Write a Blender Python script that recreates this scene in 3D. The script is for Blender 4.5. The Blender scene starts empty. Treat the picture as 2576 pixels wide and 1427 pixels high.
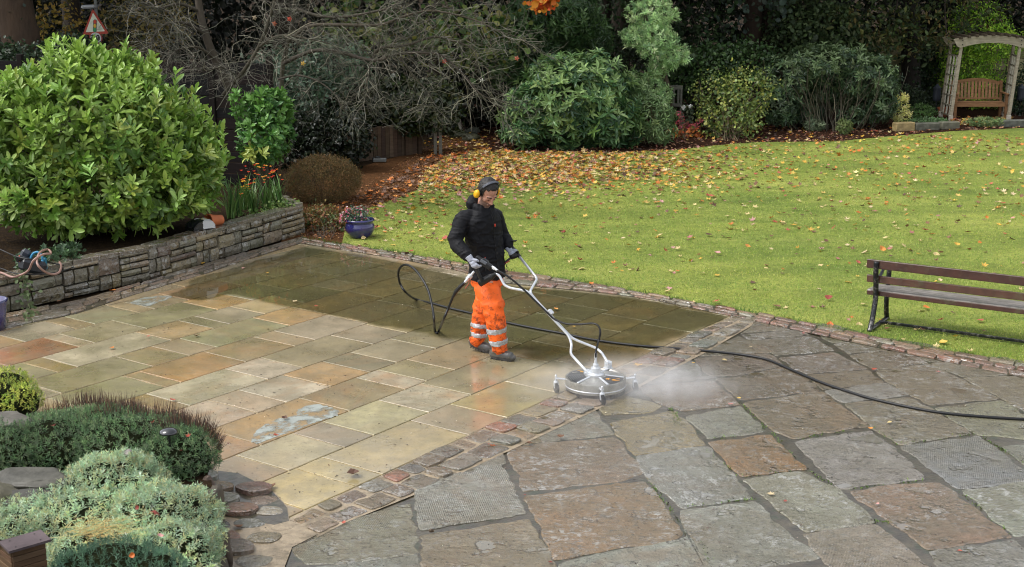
import bpy, bmesh, math, random
import numpy as np
from mathutils import Vector, Matrix, noise
R = math.radians
rng = np.random.default_rng(11); random.seed(11)
scene = bpy.context.scene
COL = scene.collection

# ---------------------------------------------------------------- camera, world, sun, exposure
F_PX, PITCH, CAM_H = 3400.0, 13.3, 3.9          # focal length in pixels of a 2576 px wide frame
cam_d = bpy.data.cameras.new('camera'); cam = bpy.data.objects.new('camera', cam_d); COL.objects.link(cam)
cam.location = (0, 0, CAM_H); cam.rotation_euler = (R(90 - PITCH), 0, 0)
cam_d.sensor_width = 36; cam_d.lens = 36 * F_PX / 2576; cam_d.clip_start = .1; cam_d.clip_end = 800
scene.camera = cam
world = bpy.data.worlds.new('World'); scene.world = world; world.use_nodes = True
wn = world.node_tree; wn.nodes.clear()
sky = wn.nodes.new('ShaderNodeTexSky'); sky.sky_type = 'NISHITA'; sky.sun_disc = False
sky.sun_elevation = R(56); sky.sun_rotation = R(258); sky.dust_density = 3; sky.air_density = 1.0; sky.ozone_density = 1
hs = wn.nodes.new('ShaderNodeHueSaturation'); hs.inputs['Saturation'].default_value = .22
bg = wn.nodes.new('ShaderNodeBackground'); bg.inputs['Strength'].default_value = .15
wo = wn.nodes.new('ShaderNodeOutputWorld')
wn.links.new(sky.outputs[0], hs.inputs['Color']); wn.links.new(hs.outputs[0], bg.inputs['Color']); wn.links.new(bg.outputs[0], wo.inputs['Surface'])
sun_d = bpy.data.lights.new('sun', 'SUN'); sun_d.energy = .9; sun_d.angle = R(22); sun_d.color = (1, .965, .9)
sun = bpy.data.objects.new('sun', sun_d); COL.objects.link(sun)
_az = R(258); _el = R(56)   # azimuth measured from +Y towards +X: high on the left
sdir = Vector((math.sin(_az) * math.cos(_el), math.cos(_az) * math.cos(_el), math.sin(_el)))
sun.rotation_euler = sdir.to_track_quat('Z', 'Y').to_euler()
scene.view_settings.view_transform = 'Standard'; scene.view_settings.look = 'None'
scene.view_settings.exposure = 0.82; scene.view_settings.gamma = 1
scene.cycles.volume_step_rate = 1.0; scene.cycles.volume_max_steps = 128
scene.cycles.filter_width = 1.05; scene.cycles.volume_bounces = 3; scene.cycles.max_bounces = 6; scene.cycles.transparent_max_bounces = 8

# ---------------------------------------------------------------- where things stand
_c, _s = math.cos(R(PITCH)), math.sin(R(PITCH))
def ray(px, py):
    u = (713.5 - py) / F_PX
    return Vector(((px - 1288) / F_PX, _c + _s * u, -_s + _c * u))
def G(px, py, z=0.0):
    d = ray(px, py); t = (z - CAM_H) / d.z; return Vector((0, 0, CAM_H)) + d * t
def at(px, py, Y):
    d = ray(px, py); t = Y / d.y; return Vector((0, 0, CAM_H)) + d * t
def gp(px, py, z=.03):
    g = G(px, py, z); return (g.x, g.y)
def P_M(x, y): return (x * .33347 + 859, y * .33347 + 952.2)
def P_R(x, y): return (x * .33302 + 1718.2, y * .33302 + 952.2)
def P_Q(x, y): return (x * .33366 + 1718.2, y * .33366 + 476.1)
def P_A(x, y): return (x * .24683, y * .24683 + 691.8)
def P_B(x, y): return (x * .24683 + 377.4, y * .24683 + 566)
def P_C(x, y): return (x * .24683 + 503.1, y * .24683 + 880.5)
def P_D(x, y): return (x * .3209 + 1069, y * .3209 + 629)

def lin(c):
    if isinstance(c, str):
        c = [int(c[i:i + 2], 16) / 255 for i in (0, 2, 4)]
    return tuple(((v + .055) / 1.055) ** 2.4 if v > .04045 else v / 12.92 for v in c)

# ---------------------------------------------------------------- mesh helpers
def tag(o, label=None, cat=None, group=None, kind=None):
    if label: o['label'] = label
    if cat: o['category'] = cat
    if group: o['group'] = group
    if kind: o['kind'] = kind
    return o
def empty(name, loc, label, cat, group=None, rz=0):
    o = bpy.data.objects.new(name, None); COL.objects.link(o); o.location = loc; o.rotation_euler = (0, 0, rz)
    o.empty_display_size = .1
    return tag(o, label, cat, group)

class MB:
    """collects geometry, builds one mesh object"""
    def __init__(s): s.v = []; s.f = []; s.t = []; s.m = []; s.n = 0
    def add(s, verts, faces, tint=(1, 1, 1), mi=0):
        b = s.n; s.v.extend([tuple(p) for p in verts]); s.n += len(verts)
        for f in faces: s.f.append([b + i for i in f]); s.t.append(tint); s.m.append(mi)
    def box(s, c, size, rot=None, tint=(1, 1, 1), bev=0, mi=0):
        sx, sy, sz = [q / 2 for q in size]
        M = rot if rot is not None else Matrix.Identity(3)
        c = Vector(c)
        if bev <= 0:
            vs = [c + M @ Vector((x * sx, y * sy, z * sz)) for x in (-1, 1) for y in (-1, 1) for z in (-1, 1)]
            fs = [(0, 1, 3, 2), (4, 6, 7, 5), (0, 4, 5, 1), (2, 3, 7, 6), (0, 2, 6, 4), (1, 5, 7, 3)]
            s.add(vs, fs, tint, mi); return
        b = min(bev, sx * .9, sy * .9, sz * .9)
        bm = bmesh.new(); bmesh.ops.create_cube(bm, size=1)
        for v in bm.verts: v.co = Vector((v.co.x * 2 * sx, v.co.y * 2 * sy, v.co.z * 2 * sz))
        bmesh.ops.bevel(bm, geom=list(bm.edges), offset=b, segments=1, affect='EDGES')
        bm.verts.index_update()
        s.add([c + M @ v.co for v in bm.verts], [[v.index for v in f.verts] for f in bm.faces], tint, mi); bm.free()
    def beam(s, a, b, w, h, tint=(1, 1, 1), bev=0, up=(0, 0, 1), mi=0):
        a = Vector(a); b = Vector(b); d = b - a; L = d.length
        if L < 1e-6: return
        x = d / L; y = Vector(up).cross(x)
        if y.length < 1e-4: y = Vector((0, 1, 0)).cross(x)
        y.normalize(); z = x.cross(y)
        M = Matrix((x, y, z)).transposed()
        s.box((a + b) / 2, (L, w, h), M, tint, bev, mi)
    def tube(s, pts, rad, n=8, tint=(1, 1, 1), caps=True, mi=0):
        pts = [Vector(p) for p in pts]
        if not hasattr(rad, '__len__'): rad = [rad] * len(pts)
        vs = []; fs = []
        t0 = (pts[1] - pts[0]).normalized(); u = t0.orthogonal().normalized()
        for i, p in enumerate(pts):
            t = (pts[min(i + 1, len(pts) - 1)] - pts[max(i - 1, 0)])
            t = t.normalized() if t.length > 1e-9 else t0
            u = (u - t * u.dot(t)); u = u.normalized() if u.length > 1e-6 else t.orthogonal().normalized()
            w = t.cross(u)
            for k in range(n):
                a = 2 * math.pi * k / n; vs.append(p + (u * math.cos(a) + w * math.sin(a)) * rad[i])
        for i in range(len(pts) - 1):
            for k in range(n):
                k2 = (k + 1) % n; fs.append((i * n + k, i * n + k2, (i + 1) * n + k2, (i + 1) * n + k))
        if caps:
            fs.append(tuple(range(n - 1, -1, -1))); fs.append(tuple((len(pts) - 1) * n + k for k in range(n)))
        s.add(vs, fs, tint, mi)
    def lathe(s, prof, c=(0, 0, 0), n=24, M=None, tint=(1, 1, 1), mi=0):
        M = M if M is not None else Matrix.Identity(3); c = Vector(c); vs = []; fs = []
        for r, z in prof:
            for k in range(n):
                a = 2 * math.pi * k / n; vs.append(c + M @ Vector((r * math.cos(a), r * math.sin(a), z)))
        for i in range(len(prof) - 1):
            for k in range(n):
                k2 = (k + 1) % n; fs.append((i * n + k, i * n + k2, (i + 1) * n + k2, (i + 1) * n + k))
        if prof[0][0] > 1e-5: fs.append(tuple(range(n - 1, -1, -1)))
        if prof[-1][0] > 1e-5: fs.append(tuple((len(prof) - 1) * n + k for k in range(n)))
        s.add(vs, fs, tint, mi)
    def ball(s, c, r, n=10, M=None, tint=(1, 1, 1), mi=0):
        r = (r, r, r) if not hasattr(r, '__len__') else r
        M = M if M is not None else Matrix.Identity(3); c = Vector(c); vs = [c + M @ Vector((0, 0, -r[2]))]; fs = []
        m = max(4, n // 2 + 1)
        for i in range(1, m):
            th = -math.pi / 2 + math.pi * i / m
            for k in range(n):
                a = 2 * math.pi * k / n
                vs.append(c + M @ Vector((r[0] * math.cos(th) * math.cos(a), r[1] * math.cos(th) * math.sin(a), r[2] * math.sin(th))))
        vs.append(c + M @ Vector((0, 0, r[2]))); last = len(vs) - 1
        for k in range(n): fs.append((0, 1 + (k + 1) % n, 1 + k)); fs.append((last, last - n + k, last - n + (k + 1) % n))
        for i in range(m - 2):
            for k in range(n):
                k2 = (k + 1) % n; a = 1 + i * n; fs.append((a + k, a + k2, a + n + k2, a + n + k))
        s.add(vs, fs, tint, mi)
    def prism(s, poly, z0, z1, tint=(1, 1, 1), M=None, c=(0, 0, 0), mi=0):
        M = M if M is not None else Matrix.Identity(3); c = Vector(c); n = len(poly)
        ar = sum(poly[i][0] * poly[(i + 1) % n][1] - poly[(i + 1) % n][0] * poly[i][1] for i in range(n))
        if ar < 0: poly = poly[::-1]
        vs = [c + M @ Vector((p[0], p[1], z0)) for p in poly] + [c + M @ Vector((p[0], p[1], z1)) for p in poly]
        fs = [tuple(range(n - 1, -1, -1)), tuple(range(n, 2 * n))] + [(i, (i + 1) % n, n + (i + 1) % n, n + i) for i in range(n)]
        s.add(vs, fs, tint, mi)
    def build(s, name, mat, parent=None, smooth=False, world=True, origin=None):
        me = bpy.data.meshes.new(name)
        me.from_pydata(s.v, [], s.f)
        if me.polygons:
            at_ = me.attributes.new('tint', 'FLOAT_COLOR', 'FACE')
            t = np.ones((len(s.f), 4), np.float32); t[:, :3] = np.array(s.t, np.float32)[:, :3]
            at_.data.foreach_set('color', t.ravel())
        mats = mat if isinstance(mat, (list, tuple)) else [mat]
        for m in mats: me.materials.append(m)
        if len(mats) > 1: me.polygons.foreach_set('material_index', s.m)
        if smooth: me.polygons.foreach_set('use_smooth', [True] * len(me.polygons))
        return link(name, me, parent, origin)
def link(name, me, parent=None, origin=None):
    """mesh is given in world coordinates; set origin and parent without moving it"""
    o = bpy.data.objects.new(name, me); COL.objects.link(o)
    if parent is not None:
        me.transform(world_of(parent).inverted()); o.parent = parent
    elif origin is not None:
        me.transform(Matrix.Translation(-Vector(origin))); o.location = origin
    return o
def world_of(o):
    M = Matrix.LocRotScale(o.location, o.rotation_euler, o.scale)
    return world_of(o.parent) @ M if o.parent else M
def smooth_by_angle(o, ang=35):
    me = o.data; me.polygons.foreach_set('use_smooth', [True] * len(me.polygons))
    bm = bmesh.new(); bm.from_mesh(me)
    for e in bm.edges:
        if len(e.link_faces) == 2 and e.calc_face_angle(0) > R(ang): e.smooth = False
    bm.to_mesh(me); bm.free(); return o
def cat_rom(pts, n=8):
    pts = [Vector(p) for p in pts]; out = []
    for i in range(len(pts) - 1):
        p0 = pts[max(i - 1, 0)]; p1 = pts[i]; p2 = pts[i + 1]; p3 = pts[min(i + 2, len(pts) - 1)]
        for k in range(n):
            t = k / n
            out.append(.5 * ((2 * p1) + (p2 - p0) * t + (2 * p0 - 5 * p1 + 4 * p2 - p3) * t * t + (3 * p1 - p0 - 3 * p2 + p3) * t ** 3))
    out.append(pts[-1]); return out

# fast instanced small shapes baked into one mesh
LEAF = (np.array([(0, 0, 0), (0, .5, -.02), (0, 1, -.16), (-.5, .34, .06), (-.42, .7, .0), (.5, .34, .06), (.42, .7, .0)]), [(0, 1, 2, 4, 3), (0, 5, 6, 2, 1)])
LEAF_B = (np.array([(0, 0, 0), (0, .5, .0), (0, 1, -.1), (-.3, .25, .05), (-.5, .62, .04), (-.3, .88, -.04), (.3, .25, .05), (.5, .62, .04), (.3, .88, -.04)]), [(0, 1, 2, 5, 4, 3), (0, 6, 7, 8, 2, 1)])
DIAM = (np.array([(0, 0, 0), (-.5, .45, .05), (0, 1, -.1), (.5, .45, .05)]), [(0, 3, 2, 1)])
BLADE = (np.array([(-.5, 0, 0), (.5, 0, 0), (0, 1, 0)]), [(0, 1, 2)])
def stamp(name, mat, tmpl, pos, dr, nrm, length, width, tint, parent=None, origin=None, link_it=True):
    """pos,dr,nrm (n,3); length,width (n,); tint (n,3)"""
    V, Fs = tmpl; n = len(pos); k = len(V)
    y = dr / np.maximum(np.linalg.norm(dr, axis=1, keepdims=True), 1e-9)
    z = nrm - y * np.sum(nrm * y, axis=1, keepdims=True); zl = np.linalg.norm(z, axis=1, keepdims=True)
    z = np.where(zl < 1e-5, np.cross(y, [0.3, .2, .9]), z); z = z / np.maximum(np.linalg.norm(z, axis=1, keepdims=True), 1e-9)
    x = np.cross(y, z)
    L = np.asarray(length).reshape(-1, 1, 1) * np.ones((n, 1, 1)); W = np.asarray(width).reshape(-1, 1, 1) * np.ones((n, 1, 1))
    co = pos[:, None, :] + x[:, None, :] * (V[None, :, 0:1] * W) + y[:, None, :] * (V[None, :, 1:2] * L) + z[:, None, :] * (V[None, :, 2:3] * L)
    co = co.reshape(-1, 3)
    loops = []; tot = []
    for f in Fs: tot.append(len(f)); loops += list(f)
    loops = np.array(loops); nl = len(loops); nf = len(Fs)
    LV = (np.arange(n)[:, None] * k + loops[None, :]).ravel()
    tt = np.tile(np.array(tot), n)
    me = bpy.data.meshes.new(name)
    me.vertices.add(len(co)); me.vertices.foreach_set('co', co.astype(np.float32).ravel())
    me.loops.add(len(LV)); me.loops.foreach_set('vertex_index', LV.astype(np.int32))
    me.polygons.add(len(tt)); st = np.concatenate([[0], np.cumsum(tt)[:-1]])
    me.polygons.foreach_set('loop_start', st.astype(np.int32)); me.polygons.foreach_set('loop_total', tt.astype(np.int32))
    me.polygons.foreach_set('use_smooth', np.zeros(len(tt), bool))
    a = me.attributes.new('tint', 'FLOAT_COLOR', 'FACE'); c = np.ones((len(tt), 4), np.float32); c[:, :3] = np.repeat(tint, nf, axis=0)
    a.data.foreach_set('color', c.ravel())
    me.materials.append(mat); me.update(calc_edges=True)
    return link(name, me, parent, origin) if link_it else me

def rand_unit(n):
    v = rng.normal(size=(n, 3)); return v / np.linalg.norm(v, axis=1, keepdims=True)
def pal(cols, n, var=.12, w=None):
    c = np.array([lin(q) for q in cols]); i = rng.choice(len(c), n, p=w)
    return np.clip(c[i] * (1 + var * rng.normal(size=(n, 1))) * (1 + .04 * rng.normal(size=(n, 3))), .002, 1)

# ---------------------------------------------------------------- materials
def mat(name, color=(.5, .5, .5), rough=.5, metal=0, tint=True, var=0.0, scale=8, bump=0, bscale=40, coat=0, coat_r=.1, trans=0, detail=6, spec=.5, stretch=None, dirt=None, dscale=3, damt=.5):
    m = bpy.data.materials.new(name); m.use_nodes = True; nt = m.node_tree; N = nt.nodes; L = nt.links; N.clear()
    out = N.new('ShaderNodeOutputMaterial'); p = N.new('ShaderNodeBsdfPrincipled')
    p.inputs['Roughness'].default_value = rough; p.inputs['Metallic'].default_value = metal
    p.inputs['Specular IOR Level'].default_value = spec
    p.inputs['Coat Weight'].default_value = coat; p.inputs['Coat Roughness'].default_value = coat_r
    col = N.new('ShaderNodeRGB'); col.outputs[0].default_value = (*color, 1); cur = col.outputs[0]
    tc = N.new('ShaderNodeTexCoord'); src = tc.outputs['Object']
    if stretch:
        mp = N.new('ShaderNodeMapping'); mp.inputs['Scale'].default_value = stretch; L.new(src, mp.inputs['Vector']); src = mp.outputs[0]
    if tint:
        a = N.new('ShaderNodeAttribute'); a.attribute_name = 'tint'
        mx = N.new('ShaderNodeMix'); mx.data_type = 'RGBA'; mx.blend_type = 'MULTIPLY'; mx.inputs[0].default_value = 1
        L.new(cur, mx.inputs[6]); L.new(a.outputs['Color'], mx.inputs[7]); cur = mx.outputs[2]
    if var:
        nz = N.new('ShaderNodeTexNoise'); nz.inputs['Scale'].default_value = scale; nz.inputs['Detail'].default_value = detail; L.new(src, nz.inputs['Vector'])
        mr = N.new('ShaderNodeMapRange'); mr.inputs[1].default_value = .25; mr.inputs[2].default_value = .75; mr.inputs[3].default_value = 1 - var; mr.inputs[4].default_value = 1 + var
        L.new(nz.outputs['Fac'], mr.inputs[0])
        mx = N.new('ShaderNodeVectorMath'); mx.operation = 'SCALE'; L.new(cur, mx.inputs[0]); L.new(mr.outputs[0], mx.inputs['Scale']); cur = mx.outputs[0]
    if dirt:
        nz = N.new('ShaderNodeTexNoise'); nz.inputs['Scale'].default_value = dscale; nz.inputs['Detail'].default_value = 8; nz.inputs['Roughness'].default_value = .7; L.new(src, nz.inputs['Vector'])
        mr = N.new('ShaderNodeMapRange'); mr.inputs[1].default_value = .52; mr.inputs[2].default_value = .62; mr.inputs[4].default_value = damt; L.new(nz.outputs['Fac'], mr.inputs[0])
        mx = N.new('ShaderNodeMix'); mx.data_type = 'RGBA'; L.new(mr.outputs[0], mx.inputs[0]); L.new(cur, mx.inputs[6]); mx.inputs[7].default_value = (*dirt, 1); cur = mx.outputs[2]
    L.new(cur, p.inputs['Base Color'])
    if bump:
        nz = N.new('ShaderNodeTexNoise'); nz.inputs['Scale'].default_value = bscale; nz.inputs['Detail'].default_value = 5; L.new(src, nz.inputs['Vector'])
        b = N.new('ShaderNodeBump'); b.inputs['Strength'].default_value = 1; b.inputs['Distance'].default_value = bump; L.new(nz.outputs['Fac'], b.inputs['Height']); L.new(b.outputs[0], p.inputs['Normal'])
    sh = p.outputs[0]
    if trans:
        t = N.new('ShaderNodeBsdfTranslucent'); L.new(cur, t.inputs['Color']); ms = N.new('ShaderNodeMixShader'); ms.inputs[0].default_value = trans
        L.new(sh, ms.inputs[1]); L.new(t.outputs[0], ms.inputs[2]); sh = ms.outputs[0]
    L.new(sh, out.inputs['Surface']); return m

M_leaf = mat('glossy_leaf', (1, 1, 1), .38, var=.12, scale=5, trans=.22)
M_leafm = mat('matt_leaf', (1, 1, 1), .6, var=.15, scale=3, trans=.25)
M_litter = mat('fallen_leaf', (1, 1, 1), .55, var=.25, scale=12, trans=.05)
M_bark = mat('bark', (1, 1, 1), .85, var=.35, scale=6, bump=.02, bscale=18, stretch=(1, 1, .25))
M_twig = mat('twig', (1, 1, 1), .8, var=.2, scale=9)
M_soil = mat('soil', lin('2a2118'), .95, spec=.05, tint=False, var=.5, scale=14, bump=.03, bscale=30, dirt=lin('4a3a22'), dscale=20, damt=.5)
M_wood = mat('weathered_wood', (1, 1, 1), .8, spec=.2, var=.3, scale=5, bump=.003, bscale=30, stretch=(1, 1, 6))
M_grey_metal = mat('dark_metal', lin('1c1e22'), .35, metal=.5, tint=False, bump=.001, bscale=60, coat=.4, dirt=lin('b5b0a8'), dscale=17, damt=.35)
M_plain = mat('plain', (1, 1, 1), .5)
M_rubber = mat('rubber', (1, 1, 1), .45, var=.15, scale=20)
M_rock = mat('rock', (1, 1, 1), .7, var=.4, scale=7, bump=.03, bscale=9, detail=10, coat=.2, coat_r=.3)
# ================================================================= GROUND, PAVING
def slab_material(name, riven=0.0, rib=False, rough0=.3):
    m = bpy.data.materials.new(name); m.use_nodes = True; nt = m.node_tree; N = nt.nodes; L = nt.links; N.clear()
    out = N.new('ShaderNodeOutputMaterial'); p = N.new('ShaderNodeBsdfPrincipled'); L.new(p.outputs[0], out.inputs[0])
    a = N.new('ShaderNodeAttribute'); a.attribute_name = 'tint'
    b = N.new('ShaderNodeAttribute'); b.attribute_name = 'seed'
    tc = N.new('ShaderNodeTexCoord')
    ad = N.new('ShaderNodeVectorMath'); ad.operation = 'MULTIPLY_ADD'; L.new(b.outputs['Color'], ad.inputs[0]); ad.inputs[1].default_value = (17, 23, 9); L.new(tc.outputs['Object'], ad.inputs[2])
    sp = N.new('ShaderNodeSeparateColor'); L.new(b.outputs['Color'], sp.inputs[0])
    vec = ad.outputs[0]
    def noise_(scale, detail=6, rough=.6, v=vec, dist=0):
        n = N.new('ShaderNodeTexNoise'); n.inputs['Scale'].default_value = scale; n.inputs['Detail'].default_value = detail; n.inputs['Roughness'].default_value = rough; n.inputs['Distortion'].default_value = dist
        L.new(v, n.inputs['Vector']); return n.outputs['Fac']
    def ramp(f, x0, x1, y0, y1):
        r = N.new('ShaderNodeMapRange'); L.new(f, r.inputs[0]); r.inputs[1].default_value = x0; r.inputs[2].default_value = x1; r.inputs[3].default_value = y0; r.inputs[4].default_value = y1; return r.outputs[0]
    def mathn(op, x, y):
        n = N.new('ShaderNodeMath'); n.operation = op
        for i, q in enumerate((x, y)):
            if isinstance(q, (int, float)): n.inputs[i].default_value = q
            else: L.new(q, n.inputs[i])
        return n.outputs[0]
    def mixc(f, c1, c2, mode='MIX'):
        n = N.new('ShaderNodeMix'); n.data_type = 'RGBA'; n.blend_type = mode
        if isinstance(f, (int, float)): n.inputs[0].default_value = f
        else: L.new(f, n.inputs[0])
        for i, q in ((6, c1), (7, c2)):
            if isinstance(q, tuple): n.inputs[i].default_value = (*q, 1)
            else: L.new(q, n.inputs[i])
        return n.outputs[2]
    # curving iron banding in the stone, stronger on some slabs than on others
    rot = N.new('ShaderNodeVectorRotate'); rot.rotation_type = 'Z_AXIS'; L.new(vec, rot.inputs[0]); L.new(mathn('MULTIPLY', sp.outputs[0], 6.28), rot.inputs['Angle'])
    st = N.new('ShaderNodeMapping'); st.inputs['Scale'].default_value = (1, .38, 1); L.new(rot.outputs[0], st.inputs['Vector'])
    band = noise_(2.6, 5, .55, st.outputs[0], 1.3); fine = noise_(9, 6, .6, st.outputs[0], .8)
    amt = mathn('MULTIPLY', ramp(band, .47, .66, 0, 1), ramp(sp.outputs[1], .35, 1, .1, 1))
    c = mixc(mathn('MULTIPLY', amt, .6), a.outputs['Color'], (.42, .2, .07) if not riven else (.27, .165, .085))
    c = mixc(mathn('MULTIPLY', ramp(fine, .5, .7, 0, 1), .28), c, (.5, .42, .29) if not riven else (.34, .31, .25))
    big = noise_(1.3, 5, .6)
    c = mixc(ramp(big, .35, .62, .5, 0), c, (.15, .13, .075)); c = mixc(ramp(noise_(4.5, 9, .75), .42, .62, .42, 0), c, (.17, .145, .09))              # algae and damp stain
    speck = noise_(38 if not riven else 26, 4, .7)
    c = mixc(ramp(speck, .55 if riven else .58, .66 if riven else .70, 0, .85 if riven else .6), c, (.055, .05, .035))          # grit and dark pits
    c = mixc(ramp(noise_(60, 3, .6), .62, .74, 0, .4), c, (.55, .5, .4))
    L.new(c, p.inputs['Base Color'])
    wet = noise_(1.7, 5, .6)
    if riven:
        stp = N.new('ShaderNodeMapping'); stp.inputs['Scale'].default_value = (.75, 1.35, 1); L.new(rot.outputs[0], stp.inputs['Vector'])
        r1 = noise_(5.5, 9, .68, stp.outputs[0], .25); r2 = noise_(34, 6, .7, stp.outputs[0]); r3 = noise_(13, 7, .7, vec)
        # split layers: stepped relief
        step = ramp(r1, .40, .56, 0, 1)
        h = mathn('ADD', mathn('ADD', mathn('MULTIPLY', step, .42), mathn('MULTIPLY', ramp(r3, .42, .58, 0, 1), .3)), mathn('MULTIPLY', r2, .45))
        if rib:
            w = N.new('ShaderNodeTexWave'); w.inputs['Scale'].default_value = 21; w.inputs['Distortion'].default_value = .8; w.inputs['Detail'].default_value = 1; L.new(rot.outputs[0], w.inputs['Vector'])
            h = mathn('ADD', h, mathn('MULTIPLY', mathn('MULTIPLY', w.outputs['Fac'], .22), ramp(noise_(1.6, 3), .42, .56, 0, 1)))
        pond = ramp(noise_(3.4, 5, .6), .37, .425, 1, 0)                       # water standing in hollows
        h = mathn('MULTIPLY', h, mathn('SUBTRACT', 1, pond))
        bp = N.new('ShaderNodeBump'); bp.inputs['Distance'].default_value = .028 * riven; bp.inputs['Strength'].default_value = 1; L.new(h, bp.inputs['Height']); L.new(bp.outputs[0], p.inputs['Normal'])
        ro = mathn('MULTIPLY', ramp(wet, .35, .65, .12, .38), mathn('SUBTRACT', 1, mathn('MULTIPLY', pond, .85)))
        L.new(ro, p.inputs['Roughness'])
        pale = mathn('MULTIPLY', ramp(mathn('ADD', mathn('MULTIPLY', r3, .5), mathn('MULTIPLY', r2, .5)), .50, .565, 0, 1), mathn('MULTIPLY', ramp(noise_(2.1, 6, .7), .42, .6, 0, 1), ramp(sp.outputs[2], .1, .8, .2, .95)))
        c = mixc(mathn('MULTIPLY', pale, .75), c, (.60, .60, .57))  # sky-glare sparkle painted into the stone as pale streaks
        c2 = mixc(mathn('MULTIPLY', pond, .55), c, (.07, .06, .035)); L.new(c2, p.inputs['Base Color'])
        L.new(ramp(wet, .3, .65, 1, .75), p.inputs['Coat Weight']); p.inputs['Coat Roughness'].default_value = .07
        bpc = N.new('ShaderNodeBump'); bpc.inputs['Distance'].default_value = .008; L.new(h, bpc.inputs['Height']); L.new(bpc.outputs[0], p.inputs['Coat Normal'])
    else:
        h = mathn('ADD', mathn('MULTIPLY', fine, .5), mathn('MULTIPLY', noise_(30, 5, .6), .35))
        bp = N.new('ShaderNodeBump'); bp.inputs['Distance'].default_value = .0045; L.new(h, bp.inputs['Height']); L.new(bp.outputs[0], p.inputs['Normal'])
        L.new(ramp(wet, .35, .65, rough0 - .08, rough0 + .22), p.inputs['Roughness'])
        L.new(ramp(wet, .38, .66, 1, .35), p.inputs['Coat Weight']); L.new(ramp(noise_(5, 3), .4, .7, .05, .2), p.inputs['Coat Roughness'])
        bp2 = N.new('ShaderNodeBump'); bp2.inputs['Distance'].default_value = .0012; L.new(h, bp2.inputs['Height']); L.new(bp2.outputs[0], p.inputs['Coat Normal'])
    p.inputs['Coat IOR'].default_value = 1.7 if riven else 1.5
    return m
M_slab = slab_material('sawn_sandstone')
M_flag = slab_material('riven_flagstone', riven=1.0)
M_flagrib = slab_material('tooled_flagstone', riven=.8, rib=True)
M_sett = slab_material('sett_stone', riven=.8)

class SB(MB):
    def __init__(s): super().__init__(); s.seed = []
    def stone(s, poly, z0, z1, tint, edge=.004, wob=.002, step=.1, dome=0.0, mi=0, gap=0.0, tilt=.002, lip=.006, rnd=0):
        poly = [Vector((p[0], p[1])) for p in poly]; n = len(poly)
        ar = sum(poly[i].x * poly[(i + 1) % n].y - poly[(i + 1) % n].x * poly[i].y for i in range(n))
        if ar < 0: poly = poly[::-1]
        if abs(ar) < .002: return
        if gap:
            q = []
            for i in range(n):
                a, b, c = poly[i - 1], poly[i], poly[(i + 1) % n]
                d1 = (b - a); d2 = (c - b)
                if d1.length < 1e-5 or d2.length < 1e-5: continue
                d1.normalize(); d2.normalize()
                n1 = Vector((-d1.y, d1.x)); n2 = Vector((-d2.y, d2.x)); m = n1 + n2
                if m.length < .2: q.append(b); continue
                m.normalize(); k = gap / max(.35, m.dot(n1)); q.append(b + m * k)
            poly = q; n = len(poly)
        if n < 3: return
        cc = sum(poly, Vector((0, 0))) / n
        if rnd:    # rounded corners
            q = []
            for i in range(n):
                a, b, c = poly[i - 1], poly[i], poly[(i + 1) % n]
                r1 = min(rnd, (a - b).length * .4); r2 = min(rnd, (c - b).length * .4)
                pa = b + (a - b).normalized() * r1; pc = b + (c - b).normalized() * r2
                q += [pa, (pa + pc + b * 2) / 4, pc]
            poly = q; n = len(poly)
        out = []; sd = random.random() * 50
        for i in range(n):
            a, b = poly[i], poly[(i + 1) % n]; L = (b - a).length; k = max(1, int(L / step)); d = (b - a) / max(L, 1e-6); nn = Vector((-d.y, d.x))
            for j in range(k):
                p = a + (b - a) * j / k
                o = noise.noise(Vector((p.x * 6, p.y * 6, sd))) * wob * 2 + noise.noise(Vector((p.x * 25, p.y * 25, sd))) * wob
                out.append(p + nn * (o if j else o * .3))
        m = len(out); tx, ty = random.uniform(-tilt, tilt), random.uniform(-tilt, tilt); dz = random.uniform(-tilt, tilt)
        def zz(p, z): return z + dz + (p.x - cc.x) * tx + (p.y - cc.y) * ty
        vs = [(p.x, p.y, z0) for p in out] + [(p.x, p.y, zz(p, z1 - lip - dome)) for p in out]
        def ins(p, e): d = cc - p; L = d.length; return p + d * min(.9, e / max(L, 1e-6))
        r2 = [ins(p, edge) for p in out]; vs += [(p.x, p.y, zz(p, z1 - dome)) for p in r2]
        fs = [(i, (i + 1) % m, m + (i + 1) % m, m + i) for i in range(m)] + [(m + i, m + (i + 1) % m, 2 * m + (i + 1) % m, 2 * m + i) for i in range(m)]
        if dome:
            r3 = [p + (cc - p) * .45 for p in out]; vs += [(p.x, p.y, zz(p, z1 - dome * .25)) for p in r3]
            fs += [(2 * m + i, 2 * m + (i + 1) % m, 3 * m + (i + 1) % m, 3 * m + i) for i in range(m)]
            vs.append((cc.x, cc.y, zz(cc, z1))); fs += [(3 * m + i, 3 * m + (i + 1) % m, 4 * m) for i in range(m)]
        else: fs.append(tuple(2 * m + i for i in range(m)))
        s.add(vs, fs, tint, mi); s.seed += [(random.random(), random.random(), random.random())] * 0
        sdv = (random.random(), random.random(), random.random()); s.seed += [sdv] * len(fs)
    def build(s, name, mats, parent=None, **k):
        o = super().build(name, mats, parent, **k)
        a = o.data.attributes.new('seed', 'FLOAT_COLOR', 'FACE'); t = np.ones((len(s.f), 4), np.float32)
        sd = np.array(s.seed, np.float32); t[:len(sd), :3] = sd; a.data.foreach_set('color', t.ravel()); return o

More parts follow.
